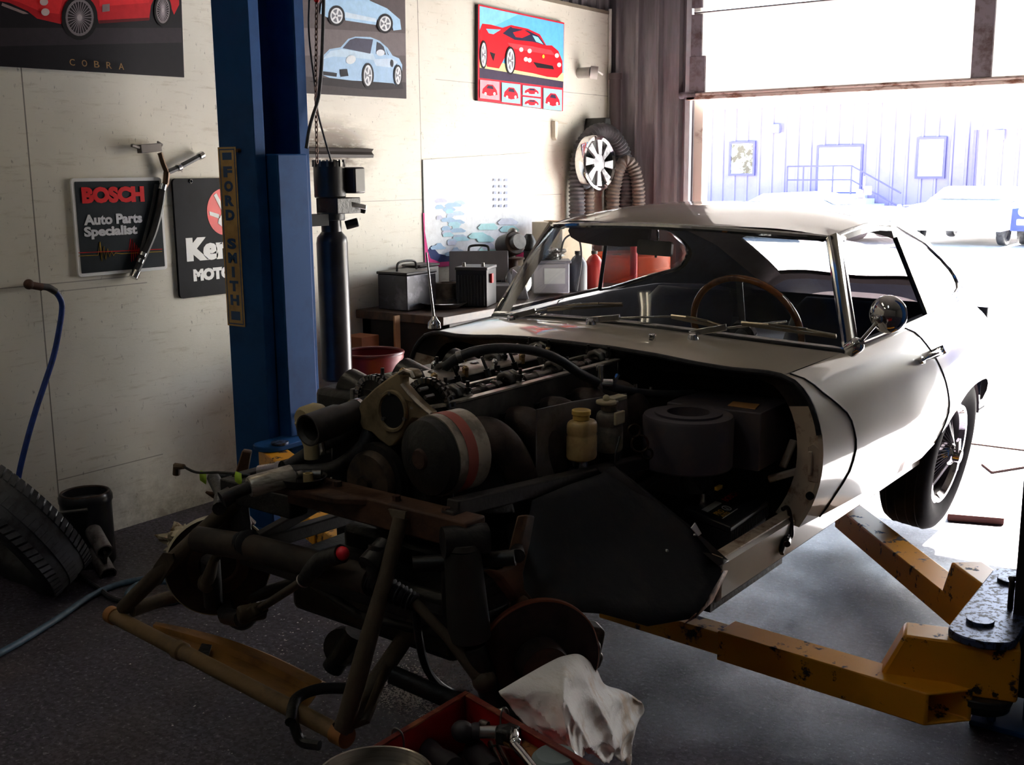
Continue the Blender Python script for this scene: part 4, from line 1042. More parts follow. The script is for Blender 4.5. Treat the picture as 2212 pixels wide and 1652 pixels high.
b.build('fan_grille', STEEL, pu)
b = MB(); b.obox(c0+Vector((.05, .085, 1.475)), ((1, 0, 0), (0, 1, 0), (0, 0, 1)), .11, .07, .115); b.build('switch_box', M('black_switch_box', srgb(44, 42, 46), .35), pu, bevel=.008)
b = MB(); b.box(-3.60, -3.52, 3.40, 3.57, 1.28, 1.33); b.build('mount', M('matt_black', (.008, .008, .009), .85), pu)
# chain and cables hanging by the post
ch_ = thing('hanging_chain', 'thin rusty chain hanging down beside the blue post', 'chain', (-3.44, 3.55, 1.56))
b = MB(); pth = [PX(x, y_, X=-3.44) for x, y_ in ((685, -90), (684, 0), (683, 100), (682, 200), (684, 300), (685, 352))]
P = smooth_path(pth, 8); L = 0; step = .021; acc = 0; pts = [P[0]]
for a_, b_2 in zip(P, P[1:]):
    seg = (b_2-a_).length; k = 0
    while acc+seg-k > step and seg > 0:
        k += step-acc; acc = 0; pts.append(a_.lerp(b_2, min(1, k/seg)))
    acc += seg-k
for i, q in enumerate(pts):
    ax = Vector((1, 0, 0)) if i % 2 else Vector((.25, 1, 0)).normalized()
    s_ = ax.cross(Vector((0, 0, 1)))
    b.tube([q+s_*(.0065*cos(t*pi/5))+Vector((0, 0, .0145*sin(t*pi/5))) for t in range(10)], .0026, 5, closed=True)
b.build('links', M('rusty_chain', srgb(92, 70, 60), .5, .6), ch_)
b = MB(); b.ball(pth[1]+Vector((0, 0, .0)), .012, 8, 6); b.build('red_tag', RED_E, ch_)
b = MB(); b.tube(smooth_path([PX(x, y_, X=-3.42) for x, y_ in ((700, -90), (699, 0), (697, 80), (694, 150), (688, 210), (676, 250), (668, 280), (662, 320))], 6), .0075, 8)
b.thing('hydraulic_hose', RUBBER, 'black hydraulic hose looping down beside the chain', 'hose', 'lines beside the blue post')
b = MB(); b.tube(smooth_path([PX(x, y_, X=-3.46) for x, y_ in ((670, -90), (668, 0), (667, 60), (672, 120), (680, 180), (686, 240), (700, 295), (716, 350))], 6), .0045, 6)
b.thing('control_cable', HOSE, 'thin grey cable running down to the motor of the power unit', 'cable', 'lines beside the blue post')
# ================================================================== the car (local axes: x to its left, y to its rear, z up)
car = bpy.data.objects.new('coupe_car', None); COL.objects.link(car)
car.location = CARO; car.rotation_euler = CARM.to_euler(); OFF[car.name] = Vector((0, 0, 0))
car['label'] = 'cream fastback coupe with its whole bonnet removed, standing over the lift arms'; car['category'] = 'car'
CREAM = M('cream_car_paint', srgb(204, 194, 174), .28, col2=srgb(198, 188, 168), scale=2, coat=1.0, spec=.5)
CREAMIN = M('dull_cream_paint', srgb(196, 178, 156), .55, col2=srgb(128, 96, 74), scale=16, lo=.52, hi=.68)
TRIMIN = M('dark_blue_trim', srgb(30, 36, 54), .75, col2=srgb(24, 28, 44), scale=20)
LEATH = M('dark_blue_leather', srgb(26, 34, 56), .42, col2=srgb(20, 26, 44), scale=14, bump=.1, bscale=90)
HEADL = M('grey_brown_headlining', srgb(104, 94, 90), .9, scale=20)
DASHM = M('black_dash_vinyl', srgb(22, 22, 26), .5)
GAP = M('shut_line_black', (.006, .006, .007), .8)
Wm = [(0, .785), (.3, .805), (.7, .826), (1.2, .83), (1.6, .815), (2.0, .76), (2.3, .66), (2.5, .50), (2.6, .30)]
xbT = [(0, .655), (.4, .685), (.8, .70), (1.2, .70), (1.6, .69), (2.0, .62), (2.3, .50), (2.5, .35), (2.6, .2)]
zbT = [(0, .94), (.4, .957), (.8, .972), (1.2, .985), (1.6, .985), (2.0, .95), (2.3, .88), (2.5, .80), (2.6, .76)]
def zbot(y):
    a = (y-1.49)/.44
    if abs(a) < 1: return max(.50, .50+.205*(1-abs(a)**2.4)**.6)
    return .50 if y < 1.6 else .50+.12*max(0, (y-1.95)/.6)
def side_x(y, z):
    W, xb, zb = ip(Wm, y), ip(xbT, y), ip(zbT, y)
    if z >= .70:
        t = min(1, (z-.70)/(zb-.70)); return xb+(W-xb)*max(0, 1-t**2.2)**.55
    return W-.06*((.70-z)/.2)**2
dfT = [(.5, .13), (.573, .15), (.633, .197), (.713, .221), (.804, .186), (.89, .07), (.923, .045), (.955, .0), (.97, .03), (.99, .09)]
drT = [(.5, 1.06), (.543, 1.065), (.675, 1.085), (.768, 1.033), (.911, .93), (.98, .90)]
YS = [0, .05, .1, .15, .2, .28, .36, .44, .52, .6, .68, .76, .84, .92, 1.0, 1.06, 1.10, 1.15, 1.2, 1.26, 1.32, 1.38, 1.44, 1.5, 1.56, 1.62, 1.68, 1.74, 1.80, 1.86, 1.92, 1.98, 2.06, 2.14, 2.22, 2.3, 2.38, 2.46, 2.52, 2.57, 2.6]
NR = 16
def side_pt(y, k):
    """row k of the side at nominal station y, with the door shut lines pulled into their curve"""
    t = k/NR
    y0 = y; 
    for _ in range(2):
        zb_, zt_ = zbot(y0), ip(zbT, y0)
        th = t*pi/2 if False else t
        z = zb_+(zt_-zb_)*(1-(1-t)**1.25)
        w1 = max(0, 1-abs(y-.2)/.2) if y < .2 else max(0, 1-(y-.2)/.4)
        w2 = max(0, 1-abs(y-1.06)/.4) if y < 1.06 else max(0, 1-(y-1.06)/.09)
        y0 = y+(ip(dfT, z)-.2)*w1+(ip(drT, z)-1.06)*w2
    return Vector((side_x(y0, z), y0, z))
def mir(p): return Vector((-p.x, p.y, p.z))
iD0, iD1 = YS.index(.2), YS.index(1.06)
body = MB()
rowsL = [[side_pt(y, k) for k in range(NR+1)] for y in YS]
rowsR = [[mir(p) for p in r] for r in rowsL]
inD = lambda i, j: iD0 <= i < iD1
body.grid(rowsL, skip=inD); body.grid(rowsR, skip=inD)
# tail
body.grid([rowsL[-1], rowsR[-1]])
# scuttle
XE, XB = .655, .685
zeT = [(0, .985), (.15, .983), (.3, .972), (.42, .957), (.52, .948), (.59, .947), (.63, .945), (.655, .94)]
def ye(x): return -.10*(1-min(1, abs(x)/XE)**2)
def wsb(u): return Vector((u*XB, .17+.23*abs(u)**2.4, 1.010-.053*u*u))
def wst(u): return Vector((u*.544, .43+.142*abs(u)**2.3, 1.320-.026*u*u))
NU = 40
US = [-1+2*i/NU for i in range(NU+1)]
def scut(u, s):
    x = u*XE; a = Vector((x, ye(x), ip(zeT, abs(x)))); b_ = wsb(u)
    p = a.lerp(b_, s); p.z += .012*sin(pi*s)*(1-abs(u)**3); return p
body.grid([[scut(u, s/8) for u in US] for s in range(9)])
# roof
gutT = [(.40, .544), (.57, .544), (.8, .552), (1.2, .548), (1.6, .53), (2.0, .50), (2.3, .46), (2.5, .42)]
zgT = [(.40, 1.292), (.57, 1.296), (.7, 1.314), (.85, 1.326), (1.0, 1.328), (1.2, 1.316), (1.4, 1.287), (1.6, 1.245), (1.85, 1.17), (2.0, 1.10), (2.3, .95), (2.5, .83)]
zcT = [(.43, 1.322), (.5, 1.337), (.6, 1.353), (.7, 1.366), (.8, 1.376), (.9, 1.382), (1.0, 1.385), (1.15, 1.383), (1.3, 1.374), (1.45, 1.358), (1.6, 1.333), (1.75, 1.302), (1.9, 1.26), (2.05, 1.20), (2.2, 1.125), (2.35, 1.03), (2.5, .92)]
def roof(u, s):
    y0 = wst(u).y; y = y0+(2.5-y0)*s
    y += .11*max(0, 1-(u/.8)**2)*max(0, 1-abs(s-.905)/.092)
    g, zg, zc = ip(gutT, y), ip(zgT, y), ip(zcT, y)
    return Vector((u*g, y, zc-(zc-zg)*abs(u)**3.0))
NS = 40
def hatch_hole(i, j):
    s = (i+.5)/NS; u = US[j]+1/NU; y = .5+2.0*s
    return abs(u) < .80 and 1.88 < y < 2.32
body.grid([[roof(u, s/NS) for u in US] for s in range(NS+1)], skip=hatch_hole)
body.grid([[roof(u, 1) for u in US], [Vector((u*.2, 2.6, .76)) for u in US]])
# quarter panels with the rounded rear end of the side window
def quarter(t, w):
    yf = 1.20+.58*(1-abs(2*t-.98)**3.2); yf = max(yf, 1.16)
    y = yf+(2.5-yf)*w
    a = Vector((ip(xbT, y), y, ip(zbT, y))); b_ = Vector((ip(gutT, y), y, ip(zgT, y)))
    p = a.lerp(b_, t); p.x += .035*sin(pi*t); return p
qr = [[quarter(t/14, (w/18)**1.2) for w in range(19)] for t in range(15)]
body.grid(qr); body.grid([[mir(p) for p in r] for r in qr])
# rail above the door glass and below it
def strip(ya, yb, f, g, n=14):
    r = [[f(ya+(yb-ya)*i/n) for i in range(n+1)], [g(ya+(yb-ya)*i/n) for i in range(n+1)]]
    body.grid(r); body.grid([[mir(p) for p in q] for q in r])
gl = lambda y: Vector((ip(gutT, y), y, ip(zgT, y)))
strip(.57, 1.45, gl, lambda y: gl(y)+Vector((.012, 0, -.03)))
# screen pillars
for s in (1, -1):
    a, b_ = Vector((s*.692, .43, .955)), Vector((s*.553, .60, 1.295))
    body.bar(a, b_, .035, .045, (0, 1, 0))
# lips along the bonnet opening
edgeL = [side_pt(0, k) for k in range(NR+1)]
edge = [p.copy() for p in edgeL] + [scut(u, 0) for u in reversed(US[:-1])][0:NU-1] + [mir(p) for p in reversed(edgeL)]
def inset(p, d):
    c = Vector((0, p.y, .72)); q = p-c; L = hypot(q.x, q.z); return Vector((p.x-d*q.x/L*1.0, p.y, p.z-d*(q.z/L)))
body.grid([edge, [inset(p, .012)+Vector((0, -.004, 0)) for p in edge]])
sh = body.build('body_shell', CREAM, car, ang=50)
# door (left of car = right in the picture) and its twin
for sgn, rows in ((1, rowsL), (-1, rowsR)):
    b = MB(); b.grid(rows[iD0:iD1+1]); dr_ = b.build('door', CREAM, car, ang=50)
    b = MB()
    pf = [rows[iD0][k]+Vector((sgn*.0008, 0, 0)) for k in range(NR+1)]; pr_ = [rows[iD1][k]+Vector((sgn*.0008, 0, 0)) for k in range(NR+1)]
    b.tube(pf, .0034, 6); b.build('shut_line', GAP, dr_); b = MB(); b.tube(pr_, .0026, 6); b.build('shut_line', GAP, dr_)
    # handle
    hp = Vector((sgn*side_x(.90, .885), .90, .885)); hn = Vector((sgn*.8, 0, .45)).normalized()
    b = MB(); b.tube(smooth_path([hp+Vector((0, -.10, -.005)), hp+hn*.028+Vector((0, -.085, 0)), hp+hn*.035+Vector((0, -.02, 0)), hp+hn*.026+Vector((0, .04, 0)), hp+hn*.012+Vector((0, .065, 0))]), [.006]*6+[.009]*6+[.010]*6+[.014]*7, 10)
    b.cyl(hp+Vector((0, .06, 0)), hp+hn*.04+Vector((0, .065, 0)), .017, 14); b.cyl(hp+Vector((0, -.10, -.004)), hp+hn*.014+Vector((0, -.10, -.004)), .013, 12)
    b.build('door_handle', CHROME, dr_)
    # sill
    b = MB()
    b.prism([(sgn*.665, -.47, .415), (sgn*.70, -.47, .415), (sgn*.712, -.47, .43), (sgn*.712, -.47, .520), (sgn*.70, -.47, .535), (sgn*.665, -.47, .535)], (0, 1.66, 0)); b.build('sill', CREAM if True else CREAM, car, bevel=.006)
    b = MB(); b.prism([(sgn*.676, -.46, .536), (sgn*.708, -.46, .5335), (sgn*.708, -.46, .538), (sgn*.676, -.46, .541)], (0, .48, 0)); b.build('sill_ledge', CREAMIN, car)
    # chrome waist strip, gutter
    b = MB(); b.tube([Vector((sgn*(ip(xbT, y)+.006), y, ip(zbT, y)+.004)) for y in [.42+.04*i for i in range(20)]], .008, 8); b.build('waist_strip', CHROME, dr_)
    b = MB(); b.tube([Vector((sgn*(ip(gutT, y)+.008), y, ip(zgT, y)-.004)) for y in [.57+.05*i for i in range(36)]], .008, 8); b.build('roof_gutter', SATIN, car)
    # door glass frame: front pillar strip and rear edge
    b = MB(); b.tube(smooth_path([(sgn*.700, .445, .965), (sgn*.63, .52, 1.13), (sgn*.566, .60, 1.275), (sgn*.558, .66, 1.287)], 6), .012, 8)
    b.build('quarterlight_frame', CHROME, car)
    b = MB(); b.tube([(sgn*.70, 1.16, .985), (sgn*.60, 1.06, 1.27)], .009, 8); b.build('window_pillar', BLACK, car)
    for nm, yy, y2 in (('quarter_window', 1.19, 1.66),):
        rws = []
        for t in range(9):
            f_ = quarter(t/8, 0); a = Vector((.70, 1.16, .985)).lerp(Vector((.60, 1.06, 1.27)), t/8)
            rws.append([a.lerp(f_, w/8)-Vector((.004, 0, 0)) for w in range(9)])
        if sgn < 0: rws = [[mir(p) for p in r] for r in rws]
        b = MB(); b.grid(rws); b.build(nm, glass('side_glass', refl=.8), car)
        b = MB(); b.tube([r[-1] for r in rws], .007, 8); b.tube(rws[0], .007, 8); b.build('quarter_window_trim', CHROME, car)
# side door glass is wound down on the driver's side; the far one is wound down too
# bulkhead flange, seal, firewall
b = MB(); E1 = [inset(p, .012)+Vector((0, -.004, 0)) for p in edge]; E2 = [inset(p, .085)+Vector((0, .018, 0)) for p in edge]
n_ = len(edge); kf = NR-3
b.grid([[p for p in E1[:kf]], [p for p in E2[:kf]]]); b.build('bulkhead_flange', CREAMIN, car, ang=50); b = MB(); b.grid([E1[n_-kf:], E2[n_-kf:]])
b.build('bulkhead_flange', CREAMIN, car, ang=50)
b = MB(); b.grid([E1[kf-1:n_-kf+1], E2[kf-1:n_-kf+1]]); b.build('scuttle_lip', GREASE, car, ang=50)
b = MB(); sp_ = [inset(p, .006)+Vector((0, -.010, 0)) for p in edge[NR//2+1:n_-NR//2-1]]; b.tube(sp_, .008, 8); b.build('bonnet_seal', RUBBER, car)
E3 = [Vector((p.x*.985, .24, p.z-.005)) for p in E2]
b = MB(); b.grid([E2, E3]); bot = [Vector((p.x, .24, .44)) for p in E3]; b.grid([E3, bot]); b.grid([[Vector((p.x, p.y, .44)) for p in E2[::n_-1]], bot[::n_-1]])
fw = b.build('firewall', GREASE, car, ang=30)
# latch plate and hole on the flange
b = MB(); q = K(1757, 1003, cy=.0); b.prism([q+Vector((-.012, -.006, -.05)), q+Vector((.018, -.004, -.052)), q+Vector((.016, -.004, .05)), q+Vector((.0, -.006, .062)), q+Vector((-.018, -.008, .05))], (0, .010, 0)); b.bar(q+Vector((-.004, -.012, -.03)), q+Vector((-.006, -.012, .04)), .012, .01); b.build('striker_plate', CREAMIN, fw, bevel=.003)
b = MB(); q = K(1751, 1070, cy=.0); b.cyl(q+Vector((0, .02, 0)), q+Vector((0, -.008, 0)), .012, 16); b.build('flange_hole', GAP, fw)
# bonnet latch hooks on the sill and the scuttle side
b = MB(); h = [K(1690, 1100, cx=.695), K(1700, 1096, cx=.70), K(1706, 1110, cx=.705), K(1710, 1140, cx=.715), K(1709, 1160, cx=.72), K(1698, 1172, cx=.72)]
b.tube(smooth_path(h), .007, 8); b.bar(K(1700, 1160, cx=.718), K(1688, 1196, cx=.72), .012, .018); b.cyl(K(1702, 1163, cx=.715), K(1700, 1175, cx=.735), .010, 10); b.build('bonnet_latch', M('dark_latch_steel', srgb(70, 62, 62), .3, .9), car, bevel=.002)
# ------------------------------------------------------------------ glass and chrome of the windscreen
b = MB(); b.grid([[wsb(u).lerp(wst(u), s/12)+Vector((0, -.02*sin(pi*s/12), .006*sin(pi*s/12))) for u in US] for s in range(13)])
ws_ = b.build('windscreen', glass('screen_glass', (.9, .93, .93), 1.0, dirt=.045), car, ang=80)
loop = [wsb(u)+Vector((0, -.004, .004)) for u in US] + [wsb(1).lerp(wst(1), s/8)+Vector((.004, -.008, 0)) for s in range(1, 8)] + [wst(u)+Vector((0, -.006, -.002)) for u in reversed(US)] + [wst(-1).lerp(wsb(-1), s/8)+Vector((-.004, -.008, 0)) for s in range(1, 8)]
b = MB(); b.tube(loop, .011, 8, closed=True); b.build('windscreen_trim', CHROME, car)
loop2 = [wsb(u)+Vector((0, -.016, -.003)) for u in US]; b = MB(); b.tube(loop2, .010, 8); b.build('screen_rubber', RUBBER, car)
# side stuff: mirror on a stalk
mp = K(1918, 679, cx=.86); ms = K(1851, 745, cx=.775)
b = MB(); mv = Vector((.10, 1, .02)).normalized(); b.lathe([(.0, -.034), (.02, -.032), (.042, -.022), (.054, -.006), (.056, .006), (.054, .010), (.0, .010)], mp, mv, 36); mr_ = b.build('door_mirror', CHROME, car)
b = MB(); b.lathe([(.0, .0103), (.052, .0103), (.052, .0108), (.0, .0108)], mp, mv, 36); b.build('mirror_glass', M('mirror_silver', (.8, .8, .82), .02, 1.), mr_)
b = MB(); b.cyl(ms+Vector((.002, .01, .004)), mp+mv*-.03+Vector((-.012, .0, -.015)), .006, 10); b.ball(mp+mv*-.036+Vector((-.01, 0, -.01)), .014, 12, 8); b.build('mirror_stalk', SATIN, mr_)
b = MB(); mn = Vector((.75, -.2, .6)).normalized(); b.lathe([(.0, .02), (.012, .018), (.022, .008), (.024, .0), (.024, -.03)], ms, mn, 22); b.cyl(ms+mn*.018, ms+mn*.021, .012, 6); b.build('mirror_foot', CHROME, mr_)
# rear-view mirror and visors
iv = K(1417, 536, cy=.52)
rvx = Vector((1, .10, -.03)).normalized(); rvz = Vector((0, .12, 1)).normalized(); rvy = rvx.cross(rvz)
b = MB(); pts = rrect(-.066, .066, -.026, .026, .010, f=lambda x, z: iv+rvx*x+rvz*z); b.prism(pts, rvy*.018); rm = b.build('rear_view_mirror', M('mirror_backing', srgb(96, 90, 78), .3, .0, col2=srgb(78, 72, 62), scale=9), car, bevel=.004)
b = MB(); b.tube([iv+Vector((0, .01, .025)), iv+Vector((.004, .0, .07)), Vector((iv.x+.012, wst(0).y+.02, 1.318))], .005, 8); b.ball(iv+Vector((.0, 0, -.030)), .005, 8, 6); b.build('mirror_stem', CHROME, rm)
def visor(pts, y, nm):
    b = MB(); P = [K(x, yy, cy=y) for x, yy in pts]
    b.prism(P, (0, .016, .0)); return b.build(nm, HEADL, car, bevel=.004)
visor([(1226, 498), (1232, 512), (1250, 523), (1290, 530), (1340, 533), (1396, 532), (1402, 510), (1404, 488), (1230, 490)], .60, 'sun_visor')
visor([(1560, 494), (1580, 506), (1640, 512), (1690, 516), (1740, 519), (1772, 520), (1766, 512), (1700, 500), (1600, 490)], .62, 'sun_visor')
# wipers
def wiper(piv, arm, b0, b1, cz=None):
    base = K(*piv, cy=.12 if cz is None else cz)
    yb = base.y
    t = MB(); t.lathe([(.0, .03), (.010, .028), (.016, .018), (.019, .004), (.02, -.01)], base+Vector((0, 0, -.012)), (0, -.3, 1), 16); w_ = t.build('wiper', CHROME, car)
    P = [K(*q, cy=yb+.02+.02*i) for i, q in enumerate(arm)]
    t = MB(); t.bar(P[0]+Vector((0, 0, .004)), P[0].lerp(P[-1], .38)+Vector((0, -.002, .008)), .016, .020, UZ); t.bar(P[0].lerp(P[-1], .30)+Vector((0, 0, .006)), P[-1], .008, .007, UZ); t.bar(base+Vector((0, 0, .01)), P[0]+Vector((0, 0, .002)), .016, .018, UZ)
    t.build('wiper_arm', SATIN, w_, bevel=.002)
    t = MB(); q0, q1 = K(*b0, cy=yb+.055), K(*b1, cy=yb+.055); mid = (q0+q1)/2
    t.tube(smooth_path([q0, mid+Vector((0, 0, .006)), q1], 5), .004, 6); t.bar(q0+Vector((0, .004, -.006)), q1+Vector((0, .004, -.006)), .006, .009)
    t.bar(q0.lerp(q1, .3)+Vector((0, 0, .006)), q0.lerp(q1, .7)+Vector((0, 0, .006)), .010, .006); t.build('wiper_blade', M('wiper_steel', srgb(168, 156, 140), .25, .9), w_)
wiper((1106, 694), [(1100, 688), (1125, 680), (1150, 670), (1180, 664), (1255, 655)], (1182, 666), (1344, 655), .15)
wiper((1278, 700), [(1270, 694), (1300, 688), (1350, 683), (1430, 681), (1455, 683)], (1450, 681), (1562, 704), .09)
wiper((1498, 731), [(1493, 722), (1530, 711), (1580, 703), (1650, 696), (1700, 694)], (1602, 696), (1806, 724), .10)
# washer jet, wiper mid badge
b = MB(); q = K(1409, 729, cy=.0); b.box(q.x-.010, q.x+.010, q.y-.008, q.y+.008, q.z-.012, q.z+.012); b.build('washer_jet', CHROME, car, bevel=.004)
# aerial on the far wing
b = MB(); a0 = K(938, 694, cx=-.70); a1 = K(921, 545, cx=-.70); b.tube([a0, a0.lerp(a1, .45), a1], [.0055, .004, .003], 8); ae = b.build('aerial', SATIN, car)
b = MB(); b.lathe([(.0, .035), (.008, .03), (.012, .02), (.022, .008), (.024, -.012)], a0-Vector((0, 0, .012)), (0, 0, 1), 18); b.build('aerial_base', CHROME, ae)
# ------------------------------------------------------------------ interior
b = MB()
def inn(p): return Vector((p.x*.965, p.y, p.z-.018))
rr = [[inn(roof(u, s/NS)) for u in US] for s in range(NS+1)]
b.grid(rr[:38], skip=hatch_hole); hl = b.build('headlining', HEADL, car, ang=60)
b = MB(); q_ = [[Vector((p.x*.955, p.y, p.z-.004)) for p in r] for r in qr]; b.grid(q_); b.grid([[mir(p) for p in r] for r in q_]); b.grid(rr[36:])
sr = [[Vector((max(p.x-.045, .0), p.y, p.z-.004)) for p in r[3:]] for r in rowsL[6:]]; b.grid(sr); b.grid([[mir(p) for p in r] for r in sr])
b.box(-.66, .66, .30, 2.3, .445, .455); b.box(-.60, .60, 1.36, 2.35, .74, .755); b.grid([[(-.64, 1.36, .45), (.64, 1.36, .45)], [(-.62, 1.36, .80), (.62, 1.36, .80)]])
b.box(-.64, .64, 2.28, 2.30, .5, .9)
b.box(-.12, .12, .4, 1.4, .45, .66)
b.build('interior_trim', TRIMIN, car, ang=40)
b = MB()
dash = [(.22, .965), (.28, .985), (.36, .985), (.42, .968), (.445, .94), (.44, .85), (.40, .80), (.22, .80)]
rows = []
for i in range(25):
    u = -1+i/12; x = u*.635; cw = .17*(1-abs(u)**2.4)
    rows.append([Vector((x, y+.10-cw*.75*(1 if y < .4 else .35), z-.03*u*u-.012)) for y, z in dash])
b.grid([r+[r[0]] for r in rows]); ds = b.build('dashboard', DASHM, car, ang=50)
b = MB(); b.box(-.60, .60, .55, .553, .86, .895); b.build('dash_rail', SATIN, ds)
for x in (-.17, -.06, .06, .17, .30, .46):
    b = MB(); b.lathe([(.0, 0), (.032, 0), (.036, .004), (.036, .012), (.03, .012)], (x, .535, .885), (0, 1, 0), 20); b.build('dial', CHROME, ds)
for sx in (-.34, .34):
    b = MB(); rows = []
    for i in range(9):
        t = i/8; w = .23*(1-.12*t*t)-(.03 if i == 8 else 0); y = 1.13+.22*t; z = .62+.37*t
        rows.append([Vector((sx+w*cos(a)*1.0, y+.055*sin(a)*(1-.3*t), z+(.012*cos(2*a)))) for a in [2*pi*k/20 for k in range(20)]])
    b.grid(rows, wrap=True); b.poly(rows[-1]); st = b.build('seat', LEATH, car, ang=60)
    b = MB(); b.obox((sx, .98, .60), ((1, 0, 0), (0, .985, .17), (0, -.17, .985)), .47, .46, .12); b.build('seat_cushion', LEATH, st, bevel=.03, seg=3)
# steering wheel
sc_ = K(1612, 712, cx=.34); sa = Vector((0, .92, .38)).normalized()
b = MB(); b.torus(sc_, sa, .190, .012, 56, 10); sw = b.build('steering_wheel', M('varnished_wood_rim', srgb(142, 84, 34), .25, col2=srgb(96, 54, 22), scale=12, coat=.7), car)
A_, B_, D_ = frame(sa)
b = MB()
for a in (90, 210, 330):
    t = radians(a); d_ = A_*cos(t)+B_*sin(t); b.bar(sc_+d_*.03-sa*.02, sc_+d_*.185, .022, .004, sa)
b.lathe([(.0, .012), (.03, .01), (.045, .0), (.045, -.02)], sc_-sa*.015, sa, 24); b.build('steering_spokes', SATIN, sw)
b = MB(); b.cyl(sc_-sa*.03, sc_-sa*.22, .022, 14); b.build('steering_column', GREASE, sw)
# ------------------------------------------------------------------ rear wheels (wire)
WT = M('wheel_tyre', srgb(26, 25, 28), .8, col2=srgb(18, 17, 20), scale=26, spec=.15)
def wire_wheel(s, camber=6.):
    wcn = Vector((s*.655, 1.49, .415)); ax = Vector((s*cos(radians(camber)), 0, -s*s*sin(radians(camber)) if s > 0 else sin(radians(-camber)))).normalized()
    if s < 0: ax = Vector((-cos(radians(camber)), 0, -sin(radians(camber))))
    t = MB(); tyre(t, wcn, ax, .315, .19, .185, 72)
    w_ = t.build('rear_wheel', WT, car)
    A_, B_, D_ = frame(ax)
    t = MB()
    for q in (-.055, -.02, .02, .055): t.torus(wcn+ax*q, ax, .3145, .0018, 72, 4)
    t.build('tread_groove', GAP, w_)
    t = MB(); t.lathe([(.188, -.085), (.205, -.08), (.20, -.06), (.18, -.04), (.178, .04), (.20, .062), (.206, .078), (.198, .084), (.186, .082), (.176, .06)], wcn, ax, 64, closed=False); t.build('rim', CHROME, w_)
    t = MB(); t.lathe([(.176, .06), (.168, .04), (.166, -.06)], wcn, ax, 48, closed=False); t.build('rim_barrel', M('dark_rim_barrel', srgb(44, 40, 42), .4, .5), w_)
    t = MB()
    for k in range(36):
        a = 2*pi*k/36; d0 = A_*cos(a)+B_*sin(a)
        for tw, h0, h1 in ((.42, .085, .03), (-.42, .02, -.01)):
            d1 = A_*cos(a+tw)+B_*sin(a+tw); t.tube([wcn+d1*.045+ax*h0, wcn+d0*.172+ax*h1], .0022, 5, caps=False)
    t.build('spokes', M('dull_spoke_steel', srgb(120, 116, 120), .3, .9), w_)
    t = MB(); t.lathe([(.05, -.06), (.05, .02), (.046, .085), (.040, .095), (.030, .10), (.026, .125), (.0, .13)], wcn, ax, 28)
    for k in range(2):
        a = radians(70+180*k); d0 = A_*cos(a)+B_*sin(a); t.bar(wcn+ax*.112+d0*.02, wcn+ax*.108+d0*.075, .028, .014, ax)
    t.build('spinner_hub', CHROME, w_, bevel=.002)
    t = MB(); t.lathe([(.178, -.03), (.0, -.035)], wcn, ax, 32, closed=False); t.build('brake_back', GREASE, w_)
wire_wheel(1); wire_wheel(-1)
# axle and floor pan
b = MB(); b.box(-.60, .60, .26, 2.3, .42, .445); b.box(-.30, .30, 1.1, 1.9, .36, .42); b.build('floor_pan', GREASE, car, bevel=.01)
b = MB(); b.cyl((-.56, 1.49, .43), (.56, 1.49, .43), .03, 12); b.ball((0, 1.49, .43), (.13, .16, .13), 16, 10); b.build('rear_axle', GREASE, car)
b = MB(); rws = []
for i in range(17):
    a = pi*i/16; rws.append([Vector((x, 1.49+.40*cos(a), .50+.24*sin(a)*1.0)) for x in (.50, .60, .70, .735)])
b.grid(rws); b.grid([[mir(p) for p in r] for r in rws]); b.build('wheel_arch_liner', M('grey_undercoat', srgb(96, 90, 90), .85), car, ang=50)
# rear hatch glass
b = MB(); rws = [[roof(u*.84, s)+Vector((0, 0, -.004)) for u in US] for s in [.68+.025*i for i in range(10)]]; b.grid(rws); b.build('hatch_glass', glass('side_glass'), car, ang=80)
# ================================================================== engine, front frame, suspension (all parts of the car)
OIL = M('oily_black_iron', (.014, .013, .012), .28, .3, col2=(.03, .026, .022), scale=16, lo=.45, hi=.7, bump=.15, bscale=70)
IRON = M('brown_manifold_iron', srgb(74, 60, 54), .55, .3, col2=srgb(44, 36, 33), scale=14, lo=.4, hi=.7, bump=.2, bscale=80)
ALUD = M('stained_timing_case', srgb(150, 132, 100), .5, .35, col2=srgb(84, 70, 52), scale=9, lo=.45, hi=.72, bump=.15, bscale=60)
EDGE = M('bare_gasket_face', srgb(196, 188, 176), .35, .6, col2=srgb(150, 140, 126), scale=20)
# block and head
b = MB(); b.box(-.15, .12, -.84, -.06, .48, .80); b.prism([(-.20, -.86, .80), (.17, -.86, .80), (.17, -.86, .875), (-.20, -.86, .875)], (0, .80, 0)); b.box(-.12, .10, -.80, -.1, .30, .48)
eng = b.build('engine', OIL, car, bevel=.008)
HZ = .945
def trough(x0, x1, y0, y1, z0, z1, nm, mat):
    q = MB(); t = .012
    q.box(x0, x0+t, y0, y1, z0, z1-.004); q.box(x1-t, x1, y0, y1, z0, z1-.004); q.box(x0, x1, y1-t, y1, z0, z1-.004); q.box(x0+t, x1-t, y0, y1, z0, z0+.03)
    return q.build(nm, mat, eng, bevel=.003)
trough(.045, .172, -.90, -.10, .87, HZ, 'cam_box', STEEL)
trough(-.175, -.05, -.90, -.10, .87, HZ, 'cam_box', STEEL)
# bright gasket faces along the near cam box: outer, inner, with the front jog
b = MB()
def ribbon(mb, pts, w, z, th=.005):
    for a, c in zip(pts, pts[1:]): mb.bar((a[0], a[1], z), (c[0], c[1], z), w, th, UZ)
ribbon(b, [(.164, -.10), (.164, -.862), (.150, -.885), (.168, -.905), (.150, -.965), (.118, -.985)], .021, HZ)
ribbon(b, [(.05, -.10), (.05, -.80)], .013, HZ)
b.build('gasket_face', EDGE, eng)
